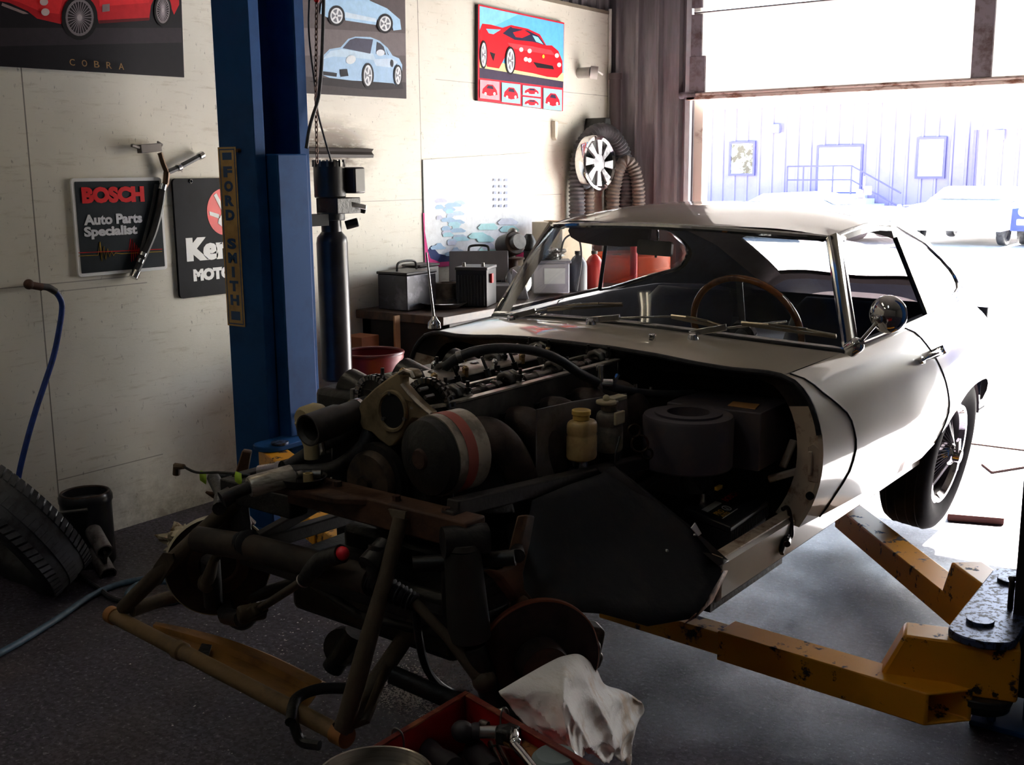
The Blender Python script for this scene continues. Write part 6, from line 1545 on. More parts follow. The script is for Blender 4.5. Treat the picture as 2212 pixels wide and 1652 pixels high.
# suspension: shock tower can, upper and lower arms, upright, brake disc (both sides)
def corner(s):
    fl = (lambda p: Vector(p)) if s > 0 else (lambda p: mir(Vector(p)))
    hb_ = fl((.565, -1.05, .42)); ax = Vector((s*.80, -s*.60, 0)).normalized(); tv = Vector((.6, .8, 0))
    q = MB(); q.lathe([(.0, .02), (.055, .02), (.06, .0), (.06, -.045), (.085, -.05), (.142, -.050), (.145, -.046), (.145, -.036), (.141, -.032), (.088, -.032), (.0, -.032)], hb_, ax, 52)
    d_ = q.build('brake_disc', M('rusty_brake_disc', srgb(58, 46, 42), .5, .45, col2=srgb(38, 30, 28), scale=14), car)
    q = MB(); q.lathe([(.143, -.051), (.1465, -.048), (.1465, -.034), (.143, -.031)], hb_, ax, 52, closed=False); q.build('disc_rim', M('orange_rust_rim', srgb(124, 66, 40), .6, .3) if s > 0 else M('pale_disc_rim', srgb(196, 186, 160), .4, .3), d_)
    q = MB(); q.lathe([(.058, -.046), (.084, -.0515), (.0835, -.053), (.055, -.048), (.03, .022), (.0, .03), (.0, .03), (.055, .022)], hb_, ax, 30, closed=False); q.build('hub', RUST, d_)
    q = MB(); A_, B_, D_ = frame(ax)
    cc = K(1262, 1390, cx=.555); u2 = Vector((0, .35, .94)).normalized()
    if s > 0:
        q.obox(cc, (ax, u2.cross(ax).normalized(), u2), .065, .075, .10); q.cyl(cc-ax*.05, cc+ax*.045, .030, 18); q.cyl(cc+Vector((.02, .01, -.06)), cc+Vector((.03, .02, -.02)), .014, 12)
        q.build('brake_caliper', M('brown_caliper', srgb(84, 66, 52), .55, .4, col2=srgb(46, 38, 32), scale=12), d_, bevel=.012, seg=3)
    # upright: forked forging
    q = MB(); up_ = [K(x, y, cx=.47) for x, y in ((1116, 1112), (1134, 1114), (1122, 1180), (1108, 1240), (1112, 1274), (1136, 1304), (1112, 1316), (1090, 1290), (1062, 1252), (1036, 1230), (1060, 1233), (1084, 1226), (1098, 1182))]
    q.prism([fl(p) for p in up_], fl((.016, .02, 0))); q.ball(fl(K(1122, 1308, cx=.48)), .026, 12, 8); q.build('upright', M('tan_forging', srgb(104, 74, 50), .6, .2, col2=srgb(60, 44, 32), scale=8), car, bevel=.005)
    # shock tower
    if s > 0:
         q = MB(); ka, kb = K(998, 1182, cx=.43), K(1014, 1372, cx=.43); q.cyl(ka, kb, .040, 28, .049); q.cyl(ka, ka+Vector((0, 0, .012)), .040, 28, .036); q.build('damper_can', M('dark_green_grey_can', srgb(54, 52, 48), .5, .2), car)
    q = MB(); q.cyl(fl((.455, -1.16, .48)), fl((.49, -1.13, .33)), .026, 16); q.build('damper_rod', GREASE, car)
    # wishbones
    q = MB(); q.tube([fl((.33, -1.22, .66)), fl((.42, -1.14, .665)), fl((.515, -1.09, .68))], .018, 10); q.tube([fl((.35, -.88, .66)), fl((.45, -1.0, .67)), fl((.515, -1.08, .68))], .016, 10); q.build('upper_wishbone', GREASE, car)
    q = MB(); q.tube([fl((.26, -1.22, .38)), fl((.40, -1.16, .33)), fl((.535, -1.06, .295))], .022, 10); q.tube([fl((.27, -.80, .40)), fl((.42, -.95, .34)), fl((.535, -1.04, .295))], .020, 10); q.ball(fl((.535, -1.05, .295)), .035, 12, 8); q.build('lower_wishbone', GREASE, car)
    # track rod with bellows
    q = MB(); P = [fl((.19+.02*i/1.0*1.0, -1.235+.012*i, .60-.012*i)) for i in range(10)]
    pth = []; rad = []
    for i in range(46):
        t = i/45; pth.append(fl((.20+.12*t, -1.235+.03*t, .60-.035*t))); rad.append(.030-.012*t+.005*sin(i*1.7))
    q.tube(pth, rad, 16); q.build('rack_bellows', RUBBER, car)
    q = MB(); q.tube([fl((.32, -1.205, .565)), fl((.40, -1.19, .50)), fl((.47, -1.16, .415))], [.012, .012, .020], 10); q.ball(fl((.478, -1.155, .405)), .028, 12, 8); q.build('track_rod', FR, car)
corner(1); corner(-1)
# steering rack tube
b = MB(); b.tube([(-.42, -1.22, .56), (-.20, -1.225, .585), (.02, -1.23, .595), (.22, -1.235, .60)], .034, 18); rk = b.build('steering_rack', M('dusty_rack_tube', srgb(58, 48, 40), .65, .2, col2=srgb(38, 32, 28), scale=8), car)
b = MB(); q = K(815, 1215, cy=-1.22); b.cyl(q+V(0, -.03, .0), q+V(0, .03, .03), .028, 16); b.cyl(q+V(0, -.02, -.05), q+V(0, 0, .04), .02, 14); b.build('pinion_housing', GREASE, rk)
b = MB(); b.tube([(-.46, -1.02, .50), (.1, -1.16, .46), (.46, -1.02, .42)], .012, 10); b.build('anti_roll_bar', GREASE, car)
b = MB(); b.tube(smooth_path([K(895, 1290, cy=-1.2), K(905, 1380, cy=-1.18), K(925, 1450, cy=-1.12), K(965, 1490, cy=-1.0), K(1010, 1500, cy=-.95)]), .010, 8); b.build('brake_hose', RUBBER, car)
# boot and drum-like clutter under the frame
b = MB(); q = K(745, 1395, cy=-.95); b.lathe([(.0, -.03), (.05, -.03), (.055, .0), (.05, .03), (.0, .03)], q, (.3, -1, .3), 20); b.cyl(q+V(-.02, -.03, -.06), q+V(.04, 0, .05), .03, 12); b.build('idler_pulley', GREASE, car)
b = MB(); q = K(520, 1310, cy=-1.0); b.ball(q, (.06, .05, .07), 14, 10); b.cyl(q+V(-.02, 0, .05), q+V(.0, .03, .16), .03, 12); b.build('lower_ball_joint', GREASE, car)
b = MB(); b.box(-.30, .28, -1.02, -.70, .33, .50); b.box(-.22, .24, -.9, -.5, .36, .56); b.build('oil_pan', GREASE, eng, bevel=.02)
# radiator pipe, top hose with pale collar, clamps
h0, h1 = K(664, 930, cy=-1.14), K(795, 882, cy=-.93)
dd = (h1-h0).normalized()
b = MB(); b.lathe([(.036, .0), (.040, .0), (.040, .10), (.034, .12), (.034, (h1-h0).length), (.028, (h1-h0).length), (.028, .01), (.036, .0)], h0, dd, 28, closed=False); b.lathe([(.0, .05), (.035, .05)], h0, dd, 20, closed=False); th_ = b.build('top_hose', M('old_hose_rubber', (.022, .02, .02), .5, col2=(.04, .035, .03), scale=14), car)
b = MB(); b.lathe([(.0345, .165), (.037, .165), (.037, .178), (.0345, .178)], h0, dd, 28, closed=False); b.build('hose_clamp', CHROME, th_)
b = MB(); q = K(652, 908, cy=-1.05); b.lathe([(.0, -.0), (.028, .0), (.034, .01), (.034, .05), (.026, .07), (.0, .07)], q, dd, 24); b.tube([q, K(672, 960, cy=-1.03), K(674, 990, cy=-1.03)], .020, 14); b.build('pale_pipe', M('cream_pipe', srgb(180, 164, 124), .5), th_)
b = MB(); b.tube(smooth_path([K(620, 1010, cy=-1.05), K(680, 970, cy=-1.0), K(760, 930, cy=-.98), K(800, 900, cy=-.96)]), .018, 12); b.tube(smooth_path([K(630, 1020, cy=-1.06), K(720, 1012, cy=-1.02), K(780, 970, cy=-1.0), K(800, 930, cy=-.97)]), .020, 12); bh_ = b.build('bottom_hose', RUBBER, car)
b = MB(); q = K(694, 955, cy=-1.08); b.cyl(q, q+V(.006, 0, -.03), .008, 8); b.cyl(q+V(-.01, 0, .004), q+V(.014, 0, .008), .006, 8); b.build('clamp_screw', CHROME, bh_)
# grey canister on top of the frame's far corner, tail pipe with wire and green flags
c0, c1_ = K(538, 1052, cy=-1.30), K(630, 1026, cy=-1.20)
b = MB(); d_ = (c1_-c0); b.lathe([(.0, .0), (.023, .0), (.026, .006), (.026, d_.length), (.0, d_.length)], c0, d_, 26); cn = b.build('silver_canister', M('scratched_silver', srgb(196, 190, 178), .35, .55, col2=srgb(140, 132, 120), scale=16, stretch=(1, 1, 6)), car)
b = MB(); b.cyl(c0-d_*.45+V(.0, 0, -.006), c0+d_*.05, .015, 16); b.cyl(c0-d_*.62+V(0, 0, -.012), c0-d_*.4+V(0, 0, -.006), .021, 14); b.build('rubber_elbow', GREASE, cn)
b = MB(); q = K(560, 1018, cy=-1.12); b.cyl(q, q+V(.05, .02, .012), .016, 16); b.cyl(q+V(.048, .02, .012), q+V(.06, .024, .014), .019, 16); b.build('union_nut', CHROME, cn)
w = [K(382, 1010, cy=-1.18), K(395, 1007, cy=-1.18), K(425, 1020, cy=-1.17), K(470, 1020, cy=-1.16), K(510, 1023, cy=-1.14), K(540, 1026, cy=-1.12)]
b = MB(); b.tube(smooth_path(w[1:]), .0035, 6); ld = b.build('wire_lead', GREASE, car)
b = MB(); b.tube([w[0]+V(-.004, 0, -.02), w[0]+V(.0, 0, .004), w[1]+V(.004, 0, 0)], [.010, .011, .007], 8); b.build('lead_boot', M('brown_boot', srgb(96, 76, 56), .5), ld)
GRN = M('lime_tape', srgb(176, 214, 62), .5, sss=.2)
for (x, y) in ((440, 1022), (516, 1024)):
    q = K(x, y, cy=-1.155); b = MB(); b.grid([[q+V(-.012, 0, .006), q+V(.010, 0, .004)], [q+V(-.010, -.006, -.004), q+V(.016, -.004, -.012)], [q+V(-.004, -.010, -.018), q+V(.018, -.008, -.026)]]); b.build('tape_flag', GRN, ld, solid=.0006)
# front plate of the far brake duct, dark panel deep behind the engine
b = MB(); b.box(-.42, -.18, -.80, -.20, .70, .90); b.build('carburettor_box', GREASE, eng, bevel=.02)
for i in range(3):
    b = MB(); b.cyl((-.22, -.72+i*.23, .86), (-.36, -.72+i*.23, .90), .05, 18); b.build('carburettor', OIL, eng)
# ================================================================== loose things round the car
# parts dish on the front frame
dc_ = KW(K(655, 1044, cz=.768))
R3 = CARM
pd_ = thing('parts_dish', 'round black dish of small parts on the brown cross member', 'dish', dc_)
upc = CARM @ Vector((0, 0, 1))
b = MB(); b.lathe([(.0, .0), (.046, .0), (.056, .016), (.058, .019), (.053, .018), (.044, .004), (.0, .004)], dc_, upc, 36); b.build('dish', M('black_dish', srgb(44, 42, 44), .35, .4), pd_)
def small(nm, dx, dy, r, h, ax, mat, lab):
    p = dc_+Vector((dx, dy, .006+ (r if abs(Vector(ax).z) < .5 else 0)))
    o = MB(); o.lathe([(.0, h*.5), (r*.6, h*.5), (r*.62, 0), (r, 0), (r, h), (r*.62, h), (r*.6, h*.55), (.0, h*.55)], p, ax, 16); return o.thing(nm, mat, lab, 'socket', 'sockets in the parts dish')
small('socket', -.012, -.018, .014, .026, (-.3, -1, .15), BRIGHT, 'open ended socket facing the viewer in the parts dish')
small('socket', .022, -.004, .012, .024, (0, 0, 1), M('cream_bush', srgb(176, 156, 110), .5), 'cream bush standing in the parts dish')
small('socket', .008, .024, .012, .022, (.6, .4, 0), STEEL, 'grey socket lying at the back of the parts dish')
small('socket', -.034, .012, .008, .016, (.2, 1, 0), BRIGHT, 'small bright nut at the left of the parts dish')
# long wrench with red cap lying across the steering rack
w0, w1, w2, w3 = [KW(K(x, y, cy=-1.285)) for x, y in ((556, 1318), (655, 1254), (700, 1212), (738, 1196))]
tw = thing('torque_wrench', 'long wrench with dark grip and red end cap, lying across the front frame', 'wrench', w0)
b = MB(); b.tube([w0, w1], [.010, .011], 12); b.build('shaft', M('greasy_wrench_steel', srgb(92, 84, 74), .4, .8, col2=srgb(52, 46, 40), scale=14), tw)
b = MB(); b.tube(smooth_path([w1, w1.lerp(w2, .5)+Vector((0, 0, .006)), w2+Vector((0, 0, .004)), w3]), [.016+.006*min(1, i/6) for i in range(19)], 14); b.build('grip', GREASE, tw)
b = MB(); b.torus(w1, (w2-w1), .016, .0022, 26, 6); b.build('ring', BRIGHT, tw)
b = MB(); b.ball(w3+(w3-w2).normalized()*.002, .0165, 14, 10); b.build('red_cap', M('red_cap_plastic', srgb(232, 36, 56), .4), tw)
b = MB(); d_ = (w1-w0).normalized(); b.obox(w0-d_*.02, frame(d_), .045, .03, .07); b.cyl(w0-d_*.02+Vector((-.02, -.03, 0)), w0-d_*.02+Vector((.01, .03, 0)), .022, 16); b.build('head', M('dark_wrench_head', srgb(70, 60, 46), .5, .6), tw, bevel=.006)
# stained white cloth over the near hub
rw = [[(1075, 1478, .60), (1088, 1502, .62), (1108, 1532, .64), (1136, 1562, .66), (1170, 1596, .68)],
      [(1128, 1447, .60), (1145, 1492, .65), (1165, 1540, .68), (1185, 1584, .70), (1205, 1622, .71)],
      [(1185, 1416, .595), (1200, 1472, .665), (1212, 1530, .70), (1224, 1584, .72), (1240, 1628, .73)],
      [(1215, 1404, .595), (1226, 1462, .67), (1236, 1530, .72), (1248, 1588, .74), (1262, 1634, .75)],
      [(1250, 1402, .595), (1258, 1458, .665), (1266, 1528, .70), (1270, 1590, .73), (1275, 1634, .74)],
      [(1283, 1432, .59), (1290, 1474, .64), (1298, 1535, .685), (1302, 1590, .71), (1304, 1628, .72)],
      [(1300, 1464, .59), (1322, 1494, .625), (1330, 1546, .66), (1332, 1596, .69), (1328, 1633, .70)],
      [(1332, 1476, .58), (1358, 1504, .60), (1364, 1550, .63), (1358, 1600, .66), (1345, 1638, .68)],
      [(1352, 1484, .575), (1374, 1504, .59), (1388, 1521, .60), (1372, 1584, .64), (1353, 1640, .66)]]
ctl = [[KW(K(x, y, cx=c_)) for x, y, c_ in r] for r in rw]
cols = [smooth_path(r, 11) for r in ctl]
G_ = [smooth_path([c_[j] for c_ in cols], 10) for j in range(len(cols[0]))]
rows = []
for j, r in enumerate(G_):
    row = []
    for i, p in enumerate(r):
        u, v = i/(len(r)-1), j/(len(G_)-1)
        e = min(1, v*3); f = e*(.034*(1-2*abs(sin(u*7.5+v*1.9+.5*sin(v*5)))**.8)+.018*(1-2*abs(sin(u*15-v*5.5+.8*sin(u*6)))**.8)*v+.016*(1-2*abs(sin(u*4.5+v*8.+.6)))*v+.007*(1-2*abs(sin(u*31+v*13)))*v)
        row.append(p+Vector((.62*f+.02, -.75*f-.024, .1*f)))
    rows.append(row)
b = MB(); b.grid(rows)
def cloth():
    m, n, l, bb = nodes_of('stained_white_cloth')
    tc = n.new('ShaderNodeTexCoord'); P = tc.outputs['Object']
    s1 = rng_(n, l, noise(n, l, P, 9, 6, .65), .5, .66)
    c = mixc(n, l, mth(n, l, 'MULTIPLY', s1, .7), srgb(240, 236, 230), srgb(186, 150, 100))
    s2 = rng_(n, l, noise(n, l, P, 26, 6, .7), .62, .72)
    c = mixc(n, l, mth(n, l, 'MULTIPLY', s2, .45), c, srgb(110, 84, 56))
    l.new(c, bb.inputs['Base Color']); bb.inputs['Roughness'].default_value = .7
    bp_ = n.new('ShaderNodeBump'); bp_.inputs['Strength'].default_value = .35; bp_.inputs['Distance'].default_value = .01
    l.new(noise(n, l, P, 22, 7, .65), bp_.inputs['Height']); l.new(bp_.outputs[0], bb.inputs['Normal'])
    return m
b.thing('shop_rag', cloth(), 'stained white cloth hanging crumpled over the near wheel hub', 'cloth', ang=50, solid=.0015)
# absorbent grit on the floor under the front suspension
random.seed(21); b = MB()
for i in range(3400):
    if i < 2600: x, y = random.gauss(905, 55), random.gauss(1490, 26)
    else: x, y = random.gauss(820, 190), random.gauss(1400, 80)
    p = PX(x, y, Z=.0); s_ = random.uniform(.0018, .0042)
    n_ = b.add([p+Vector((s_, 0, 0)), p+Vector((-s_*.6, s_, 0)), p+Vector((-s_*.6, -s_, 0)), p+Vector((0, 0, s_*.55))])
    for t in ((0, 1, 3), (1, 2, 3), (2, 0, 3)): b.face([n_+k for k in t])
gr = b.thing('absorbent_grit', M('pale_grit', srgb(246, 240, 238), .8), 'scatter of pale absorbent grit on the dark floor under the frame', 'grit', flat=True); gr['kind'] = 'stuff'
# red tool chest with an open tray
zr = .45
a0 = PX(1005, 1497, Z=zr); ul = Vector((-.02, -1, 0)).normalized(); ur = Vector((.965, -.262, 0)).normalized()
LL, LR = .60, .80
tb_ = thing('tool_chest', 'dark red tool chest with an open top tray, at the bottom edge', 'tool chest', (a0.x+.25, a0.y-.4, 0))
TR = M('tool_chest_red', srgb(150, 22, 22), .35, col2=srgb(112, 18, 18), scale=5, coat=.2)
up = Vector((0, 0, 1))
def tpnt(s, t, z): return Vector((a0.x, a0.y, 0))+ul*s+ur*t+up*z
b = MB(); b.prism([tpnt(0, 0, .03), tpnt(LL, 0, .03), tpnt(LL, LR, .03), tpnt(0, LR, .03)], (0, 0, .30)); b.build('cabinet', TR, tb_, bevel=.006)
b = MB(); th = .010
for (s0, s1, t0, t1) in ((0, LL, 0, th), (0, th, th, LR), (LL-th, LL, th, LR), (th, LL-th, LR-th, LR)):
    b.prism([tpnt(s0, t0, .33), tpnt(s1, t0, .33), tpnt(s1, t1, .33), tpnt(s0, t1, .33)], (0, 0, zr-.33))
b.build('tray_walls', TR, tb_, bevel=.002)
b = MB(); e_ = .016
for (s0, s1, t0, t1) in ((-.003, LL, -.003, .011), (-.003, .011, .011, LR)):
    b.prism([tpnt(s0, t0, zr), tpnt(s1, t0, zr), tpnt(s1, t1, zr), tpnt(s0, t1, zr)], (0, 0, .004))
b.build('rolled_rim', M('worn_red_rim', srgb(112, 42, 32), .45, .3, col2=srgb(150, 92, 60), scale=22, lo=.5, hi=.65), tb_, bevel=.0015)
b = MB(); b.prism([tpnt(th, th, .331), tpnt(LL-th, th, .331), tpnt(LL-th, LR-th, .331), tpnt(th, LR-th, .331)], (0, 0, .004)); b.build('tray_mat', M('grimy_tray_mat', srgb(44, 34, 30), .8), tb_)
b = MB(); b.prism([tpnt(.014, .16, .43), tpnt(.045, .16, .425), tpnt(.045, LR-.02, .425), tpnt(.014, LR-.02, .43)], (0, 0, .006)); b.build('brass_rail', M('worn_gold_rail', srgb(170, 120, 70), .3, .8, col2=srgb(70, 46, 34), scale=24, lo=.5, hi=.62), tb_, bevel=.001)
for x, y in ((0.40, .0), (0.21, 0.0)):
    b = MB(); c_ = tpnt(x, .002, zr); b.tube(smooth_path([c_+Vector((-.015, 0, -.05)), c_+Vector((-.012, 0, .0)), c_+Vector((0, 0, .013)), c_+Vector((.016, 0, .0)), c_+Vector((.016, 0, -.05))]), .004 if x > .3 else .002, 8); b.thing('wire_hook', GREASE if x > .3 else STEEL, ['', 'thick black hook over the left rim of the tool chest', 'thin wire hook over the left rim of the tool chest'][1 if x > .3 else 2], 'hook', 'hooks on the tool chest rim')
c_ = tpnt(.003, .13, zr); b = MB(); b.tube(smooth_path([c_+Vector((0, -.014, -.03)), c_+Vector((0, -.010, .012)), c_+Vector((0, .004, .018)), c_+Vector((0, .014, .0)), c_+Vector((0, .014, -.04))]), .002, 8); b.thing('wire_hook', STEEL, 'thin wire hook over the far rim of the tool chest beside the cloth', 'hook', 'hooks on the tool chest rim')
# tools in the tray
def T(x, y, z=.405): return PX(x, y, Z=z)
def handle_tool(p, q, r, nm, mat, lab, cat, tip=None, group=None, ring=None):
    t = thing(nm, lab, cat, (p+q)/2, group)
    d_ = (q-p); L = d_.length
    o = MB(); o.lathe([(.0, 0), (r*.7, 0), (r, L*.06), (r, L*.35), (r*.82, L*.55), (r, L*.8), (r*.9, L*.97), (r*.4, L), (.0, L)], p, d_, 18); o.build('grip', mat, t)
    if ring: o = MB(); o.cyl(p-d_.normalized()*.006, p+d_.normalized()*.004, r*.75, 16); o.build('red_ring', ring, t)
    if tip: o = MB(); o.cyl(q, q+d_.normalized()*tip, r*.3, 12); o.build('blade', SATIN, t)
    return t
DG = M('dark_tool_grip', srgb(46, 42, 46), .5)
RG = M('red_grip_ring', srgb(156, 26, 40), .4)
handle_tool(T(898, 1604, .38), T(985, 1662, .40), .024, 'screwdriver', DG, 'dark gripped screwdriver in the left half of the tool tray', 'screwdriver', .12, 'screwdrivers in the tool tray', RG)
handle_tool(T(1022, 1618, .38), T(1068, 1672, .40), .024, 'screwdriver', DG, 'dark gripped screwdriver in the middle of the tool tray', 'screwdriver', .12, 'screwdrivers in the tool tray', RG)
s0, s1 = T(1008, 1580, .43), T(1084, 1581, .43)
t = thing('socket_driver', 'bright deep socket with a black rounded grip in the tool tray', 'socket', s0)
b = MB(); d_ = s1-s0; b.lathe([(.0, .012), (.0105, .012), (.0115, .0), (.0125, .0), (.0125, d_.length), (.010, d_.length+.001), (.0, d_.length+.001)], s0+d_*.12, d_, 24); b.build('barrel', BRIGHT, t)
b = MB(); b.ball(s0-d_*.10, (.026, .020, .022), 16, 10); b.lathe([(.014, 0), (.018, .012), (.018, .022), (.013, .022)], s0+d_*.05, d_, 18, closed=False); b.build('grip', DG, t)
for i, (x, y, dx, dy) in enumerate(((1030, 1545, 14, -4), (1050, 1552, 8, 16), (1066, 1545, 12, -5), (1074, 1560, 10, 7), (1040, 1562, 14, 4))):
    p = T(x, y, .415); q = T(x+dx, y+dy, .42); d_ = q-p; L = .026
    b = MB(); r = (.011, .009, .010, .009, .0085)[i]; b.lathe([(.0, L*.5), (r*.62, L*.5), (r*.66, 0), (r, 0), (r, L*.55), (r*.86, L*.62), (r*.86, L), (.0, L)], p, d_, 16)
    b.thing('socket', [BRIGHT, STEEL, BRIGHT, M('warm_socket', srgb(190, 170, 140), .3, .9), STEEL][i], ['bright socket farthest left in the socket heap of the tray', 'grey socket tilted downward in the socket heap', 'bright socket at the top right of the socket heap', 'warm toned socket at the right of the socket heap', 'grey socket in front of the socket heap'][i], 'socket', 'sockets in the tool tray')
rt = thing('ratchet', 'chrome ratchet with black head, reaching over the tool tray edge', 'ratchet', T(1105, 1590, .44))
r0, r1, r2, r3 = T(1086, 1575, .44), T(1112, 1586, .445), T(1112, 1606, .445), T(1165, 1672, .435)
b = MB(); b.bar(r0, r1, .040, .022, up); b.cyl(r0+Vector((.01, -.01, -.02)), r0+Vector((.01, -.01, .013)), .017, 18); b.build('head', GREASE, rt, bevel=.006)
b = MB(); b.tube(smooth_path([r1+Vector((-.005, .006, .004)), r1+Vector((.004, -.006, .004)), r2, r2.lerp(r3, .3), r3]), [.009]*4+[.010]*6+[.0085]*15, 14); b.ball(r2+Vector((.0, .003, .0)), .0125, 14, 10); b.build('shaft', CHROME, rt)
for i, (x, y, x2, y2) in enumerate(((1062, 1606, 1092, 1668), (1074, 1600, 1108, 1668))):
    p, q = T(x, y, .385), T(x2, y2, .385); b = MB(); b.tube([p, q], .006, 10); b.tube([p, p+(p-q).normalized()*-.02], .009, 10)
    b.thing('spanner', SATIN, ['slim chrome spanner lying left of the ratchet shaft', 'slim chrome spanner lying right under the ratchet shaft'][i], 'spanner', 'spanners in the tool tray')
p = T(1200, 1668, .41); b = MB(); b.lathe([(.0, 0), (.040, 0), (.044, .006), (.044, .03), (.036, .038), (.0, .038)], p, UZ, 28); b.thing('grease_tin', M('pale_blue_grey_tin', srgb(128, 142, 144), .4), 'pale grey round tin at the right end of the tool tray', 'tin')
p = T(1000, 1548, .385); b = MB(); b.grid(crumple(p, (.05, .035, .03), 8, 10, .3), wrap=True); b.thing('oily_cloth', GREASE, 'black oily cloth bunched in the far corner of the tool tray', 'cloth', ang=40)
# steel bowl
bc_ = PX(808, 1676, Z=.48)
b = MB(); b.lathe([(.0, -.055), (.05, -.055), (.085, -.03), (.100, .0), (.103, .001), (.103, -.002), (.090, -.033), (.052, -.058), (.0, -.058)], bc_, UZ, 56)
b.thing('steel_bowl', M('brushed_bowl_steel', srgb(170, 164, 156), .22, 1.0, col2=srgb(140, 134, 128), scale=10, stretch=(1, 1, 30)), 'shallow steel bowl resting in the left of the tool tray', 'bowl')
# floor things in the sunlight
p0, p1, p2, p3 = PX(2052, 1108, Z=.0), PX(2170, 1122, Z=.0), PX(2168, 1134, Z=.0), PX(2046, 1124, Z=.0)
b = MB(); b.prism([p0, p1, p2, p3], (0, 0, .03)); b.thing('timber_plank', M('reddish_plank', srgb(142, 96, 84), .7, stretch=(1, 4, 4)), 'short reddish plank on the floor behind the rear wheel', 'plank', bevel=.003)
q = [PX(2122, 1006, Z=.0), PX(2192, 992, Z=.0), PX(2216, 1010, Z=.0), PX(2142, 1022, Z=.0)]
gt = thing('floor_grate', 'slotted drain grate in the sunlit floor beyond the rear wheel', 'grate', (q[0]+q[2])/2)
b = MB()
for i in range(9):
    t = i/8; b.bar(q[0].lerp(q[3], t)+Vector((0, 0, .006)), q[1].lerp(q[2], t)+Vector((0, 0, .006)), .014, .012, up)
b.build('slats', M('rusty_grate', srgb(120, 92, 86), .6, .3), gt)
b = MB(); b.prism([v+Vector((0, 0, .0005)) for v in q], (0, 0, .002)); b.build('dark_well', M('drain_dark', srgb(60, 40, 38), .8), gt)
b = MB(); b.box(OX0, OX1, 6.35, 6.47, 0.0, .008); s_ = struct(b, 'trim_6', M('threshold_steel', srgb(150, 128, 120), .5, .4))
# ================================================================== beyond the door
LAV = M('lavender_siding', srgb(138, 130, 162), .6, col2=srgb(130, 122, 155), scale=1.2)
LAVD = M('violet_trim', srgb(96, 90, 150), .6)
BY2 = 34.0
bd = thing('building', 'long lavender metal building across the yard', 'building', (-14, BY2, 0))
b = MB(); corrugated(b, (-44, BY2), (-7.6, BY2), 0, 3.45, (0, -1), pitch=.42, dep=.05); b.box(-44, -7.6, BY2+.04, BY2+6, 0, 3.45); b.build('wall', LAV, bd, flat=True)
b = MB(); corrugated(b, (-7.55, BY2-1.2), (14, BY2-1.2), 0, 2.55, (0, -1), pitch=.42, dep=.05); b.box(-7.6, 14, BY2-1.15, BY2+.05, 0, 2.55); b.build('annex_wall', LAV, bd, flat=True)
b = MB(); b.box(-44, -7.5, BY2-.2, BY2+6.2, 3.45, 3.6); b.box(-7.65, 14, BY2-1.35, BY2+.1, 2.55, 2.62); b.build('roof', M('pale_roof_metal', srgb(226, 228, 236), .5), bd)
b = MB(); b.box(-7.68, -7.60, BY2-1.27, BY2-1.2, 0, 2.55); b.build('corner_trim', LAVD, bd)
def wopen(x0, x1, z0, z1, y, nm, pane):
    q = MB(); t = .07
    for a in ((x0-t, x1+t, z1, z1+t), (x0-t, x1+t, z0-t, z0), (x0-t, x0, z0, z1), (x1, x1+t, z0, z1)): q.box(a[0], a[1], y-.12, y-.03, a[2], a[3])
    f_ = q.build(nm, LAVD, bd)
    q = MB(); q.box(x0, x1, y-.09, y-.06, z0, z1); q.build('pane' if 'win' in nm else 'leaf', pane, f_)
    return f_
wopen(-15.35, -14.60, 1.42, 2.36, BY2, 'window', M('mirror_like_pane', srgb(190, 200, 190), .1, .4, col2=srgb(96, 88, 80), scale=4, lo=.45, hi=.55))
wopen(-12.44, -11.15, .84, 2.18, BY2, 'door', M('white_outdoor_door', srgb(238, 240, 246), .5))
wopen(-9.45, -8.75, 1.3, 2.35, BY2, 'window', M('pale_pane', srgb(236, 232, 214), .2, col2=srgb(230, 200, 110), scale=2.2, lo=.6, hi=.7))
for x, z, y in ((-13.85, 2.65, BY2), (-7.0, 2.25, BY2-1.2)):
    b = MB(); b.box(x-.14, x+.14, y-.25, y-.05, z, z+.28); b.build('wall_lamp', M('lamp_lavender', srgb(140, 136, 190), .5), bd, bevel=.03)
b = MB(); b.box(-13.0, -10.9, BY2-1.5, BY2-.05, 0, .80)
for i in range(5): b.box(-10.9+i*.3, -10.6+i*.3, BY2-1.5, BY2-.3, 0, .66-i*.15)
b.build('landing', M('landing_concrete', srgb(220, 220, 226), .8), bd)
b = MB(); y = BY2-1.45
for x in (-12.9, -12.4, -11.5, -10.95): b.tube([(x, y, .8), (x, y, 1.62)], .025, 6)
for z in (1.22, 1.62): b.tube([(-12.9, y, z), (-10.95, y, z), (-9.5, y, z-.78)], .025, 6)
b.build('railing', LAVD, bd)
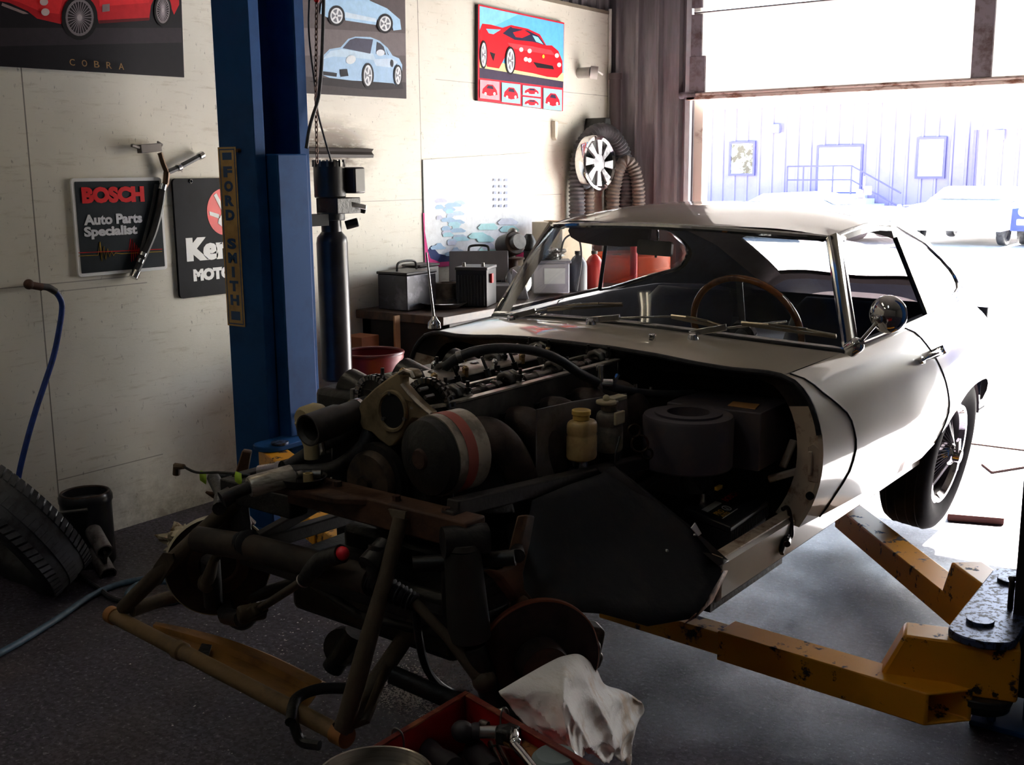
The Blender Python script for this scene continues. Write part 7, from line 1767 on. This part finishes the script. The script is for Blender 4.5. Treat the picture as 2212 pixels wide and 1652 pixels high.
# parked vehicles, far off in the glare
CG = M('dark_car_glass', srgb(150, 156, 170), .1)
def parked(loc, rz, mat, label, L=4.4, Wd=1.75, H=1.35, hood=.86, name='parked_car'):
    r = thing(name, label, 'car', loc, 'vehicles parked in the yard')
    r.rotation_euler = (0, 0, rz); o = Vector(loc)
    prof = [(-L/2, .45), (-L/2+.05, hood*.86), (-L/2+.5, hood*.97), (-L*.22, hood), (L*.30, hood*1.02), (L/2-.08, hood*.98), (L/2, hood*.7), (L/2-.03, .42)]
    b = MB(); rows = []
    for w in (-1, -.93, -.6, 0, .6, .93, 1):
        k = 1-.05*abs(w)**4
        rows.append([o+Vector((w*Wd/2, y*k, .30+(z-.30)*(1-.10*max(0, abs(w)-.6)/.4))) for y, z in prof]+[o+Vector((w*Wd/2, L/2-.1, .30)), o+Vector((w*Wd/2, -L/2+.1, .30))])
    b.grid(rows, wrap=True)
    b.poly(rows[0]); b.poly(rows[-1])
    b.build('body', mat, r, ang=50)
    cab = [(-L*.20, hood-.02), (-L*.06, H*.97), (L*.05, H), (L*.20, H*.97), (L*.32, hood-.02)]
    b = MB(); rows = [[o+Vector((w*Wd/2*(.88 if z < hood else .70), y, z)) for y, z in cab] for w in (-1, -.5, 0, .5, 1)]
    b.grid(rows); b.poly(rows[0]); b.poly(rows[-1]); b.build('cabin', mat, r, ang=50)
    b = MB(); e = .012
    b.poly([o+Vector((x*Wd/2, y, z)) for x, y, z in ((-.80, -L*.195, hood+.04), (.80, -L*.195, hood+.04), (.66, -L*.075, H*.93), (-.66, -L*.075, H*.93))])
    for s in (-1, 1): b.poly([o+Vector((s*(Wd/2*.885), y, z)) if z < hood+.1 else o+Vector((s*(Wd/2*.735), y, z)) for y, z in ((-L*.15, hood+.04), (L*.26, hood+.04), (L*.18, H*.92), (-L*.05, H*.92))])
    b.build('windows', CG, r, flat=True)
    for sx in (-1, 1):
        for yy in (-L*.30, L*.30):
            b = MB(); tyre(b, o+Vector((sx*(Wd/2-.10), yy, .31)), (sx, 0, 0), .31, .19, .19, 28); b.lathe([(.19, .0), (.1, .03), (.0, .03)], o+Vector((sx*(Wd/2-.06), yy, .31)), (sx, 0, 0), 20, closed=False); b.build('wheel', TYB, r)
    b = MB(); b.box(o.x-Wd*.42, o.x+Wd*.42, o.y-L/2-.06, o.y-L/2+.06, .42, .54); b.build('bumper', M('pale_bumper', srgb(196, 196, 206), .4), r, bevel=.02)
    for s in (-1, 1):
      b = MB(); b.lathe([(.0, .03), (.09, .02), (.10, .0), (.10, -.04)], o+Vector((s*Wd*.36, -L/2+.01, .68)), (0, -1, 0), 18)
      b.build('headlamp', M('lamp_glass_pale', srgb(226, 230, 240), .15), r)
    b = MB()
    for i in range(4): b.box(o.x-Wd*.24, o.x+Wd*.24, o.y-L/2-.012, o.y-L/2+.03, .60+i*.045, .62+i*.045)
    b.build('grille', M('grille_grey', srgb(120, 118, 150), .4, .5), r)
    return r
WHT = M('white_vehicle_paint', srgb(244, 244, 246), .4)
p = PX(2056, 534, Z=0); parked((p.x-.12, p.y+2.4, 0), radians(0), WHT, 'white rounded car parked facing the garage in the glare, left of the dark blue car', 4.4, 1.85, 1.14, .86)
parked((-9.2, 24.8, 0), radians(84), WHT, 'white low car parked side on just above the coupe roof line', 4.6, 1.75, 1.02, .72)
p = PX(2276, 536, Z=0); parked((p.x+.10, p.y+2.2, 0), radians(-2), M('dark_blue_vehicle', srgb(52, 66, 128), .3), 'dark blue car cut off by the right edge of the picture', 4.4, 1.7, 1.35, .9)
# small meter post with boxes
p = PX(1962, 500, Z=0); mp_ = thing('meter_post', 'thin meter post with dark boxes between the white vehicles', 'post', (-8.6, 26.5, 0))
b = MB(); b.tube([(-8.6, 26.5, 0), (-8.6, 26.5, 1.35)], .03, 8); b.build('post', LAVD, mp_)
for z, x in ((.95, -8.66), (1.02, -8.48), (.75, -8.62)):
    b = MB(); b.box(x-.09, x+.09, 26.38, 26.46, z-.10, z+.10); b.build('box', LAVD, mp_, bevel=.02)
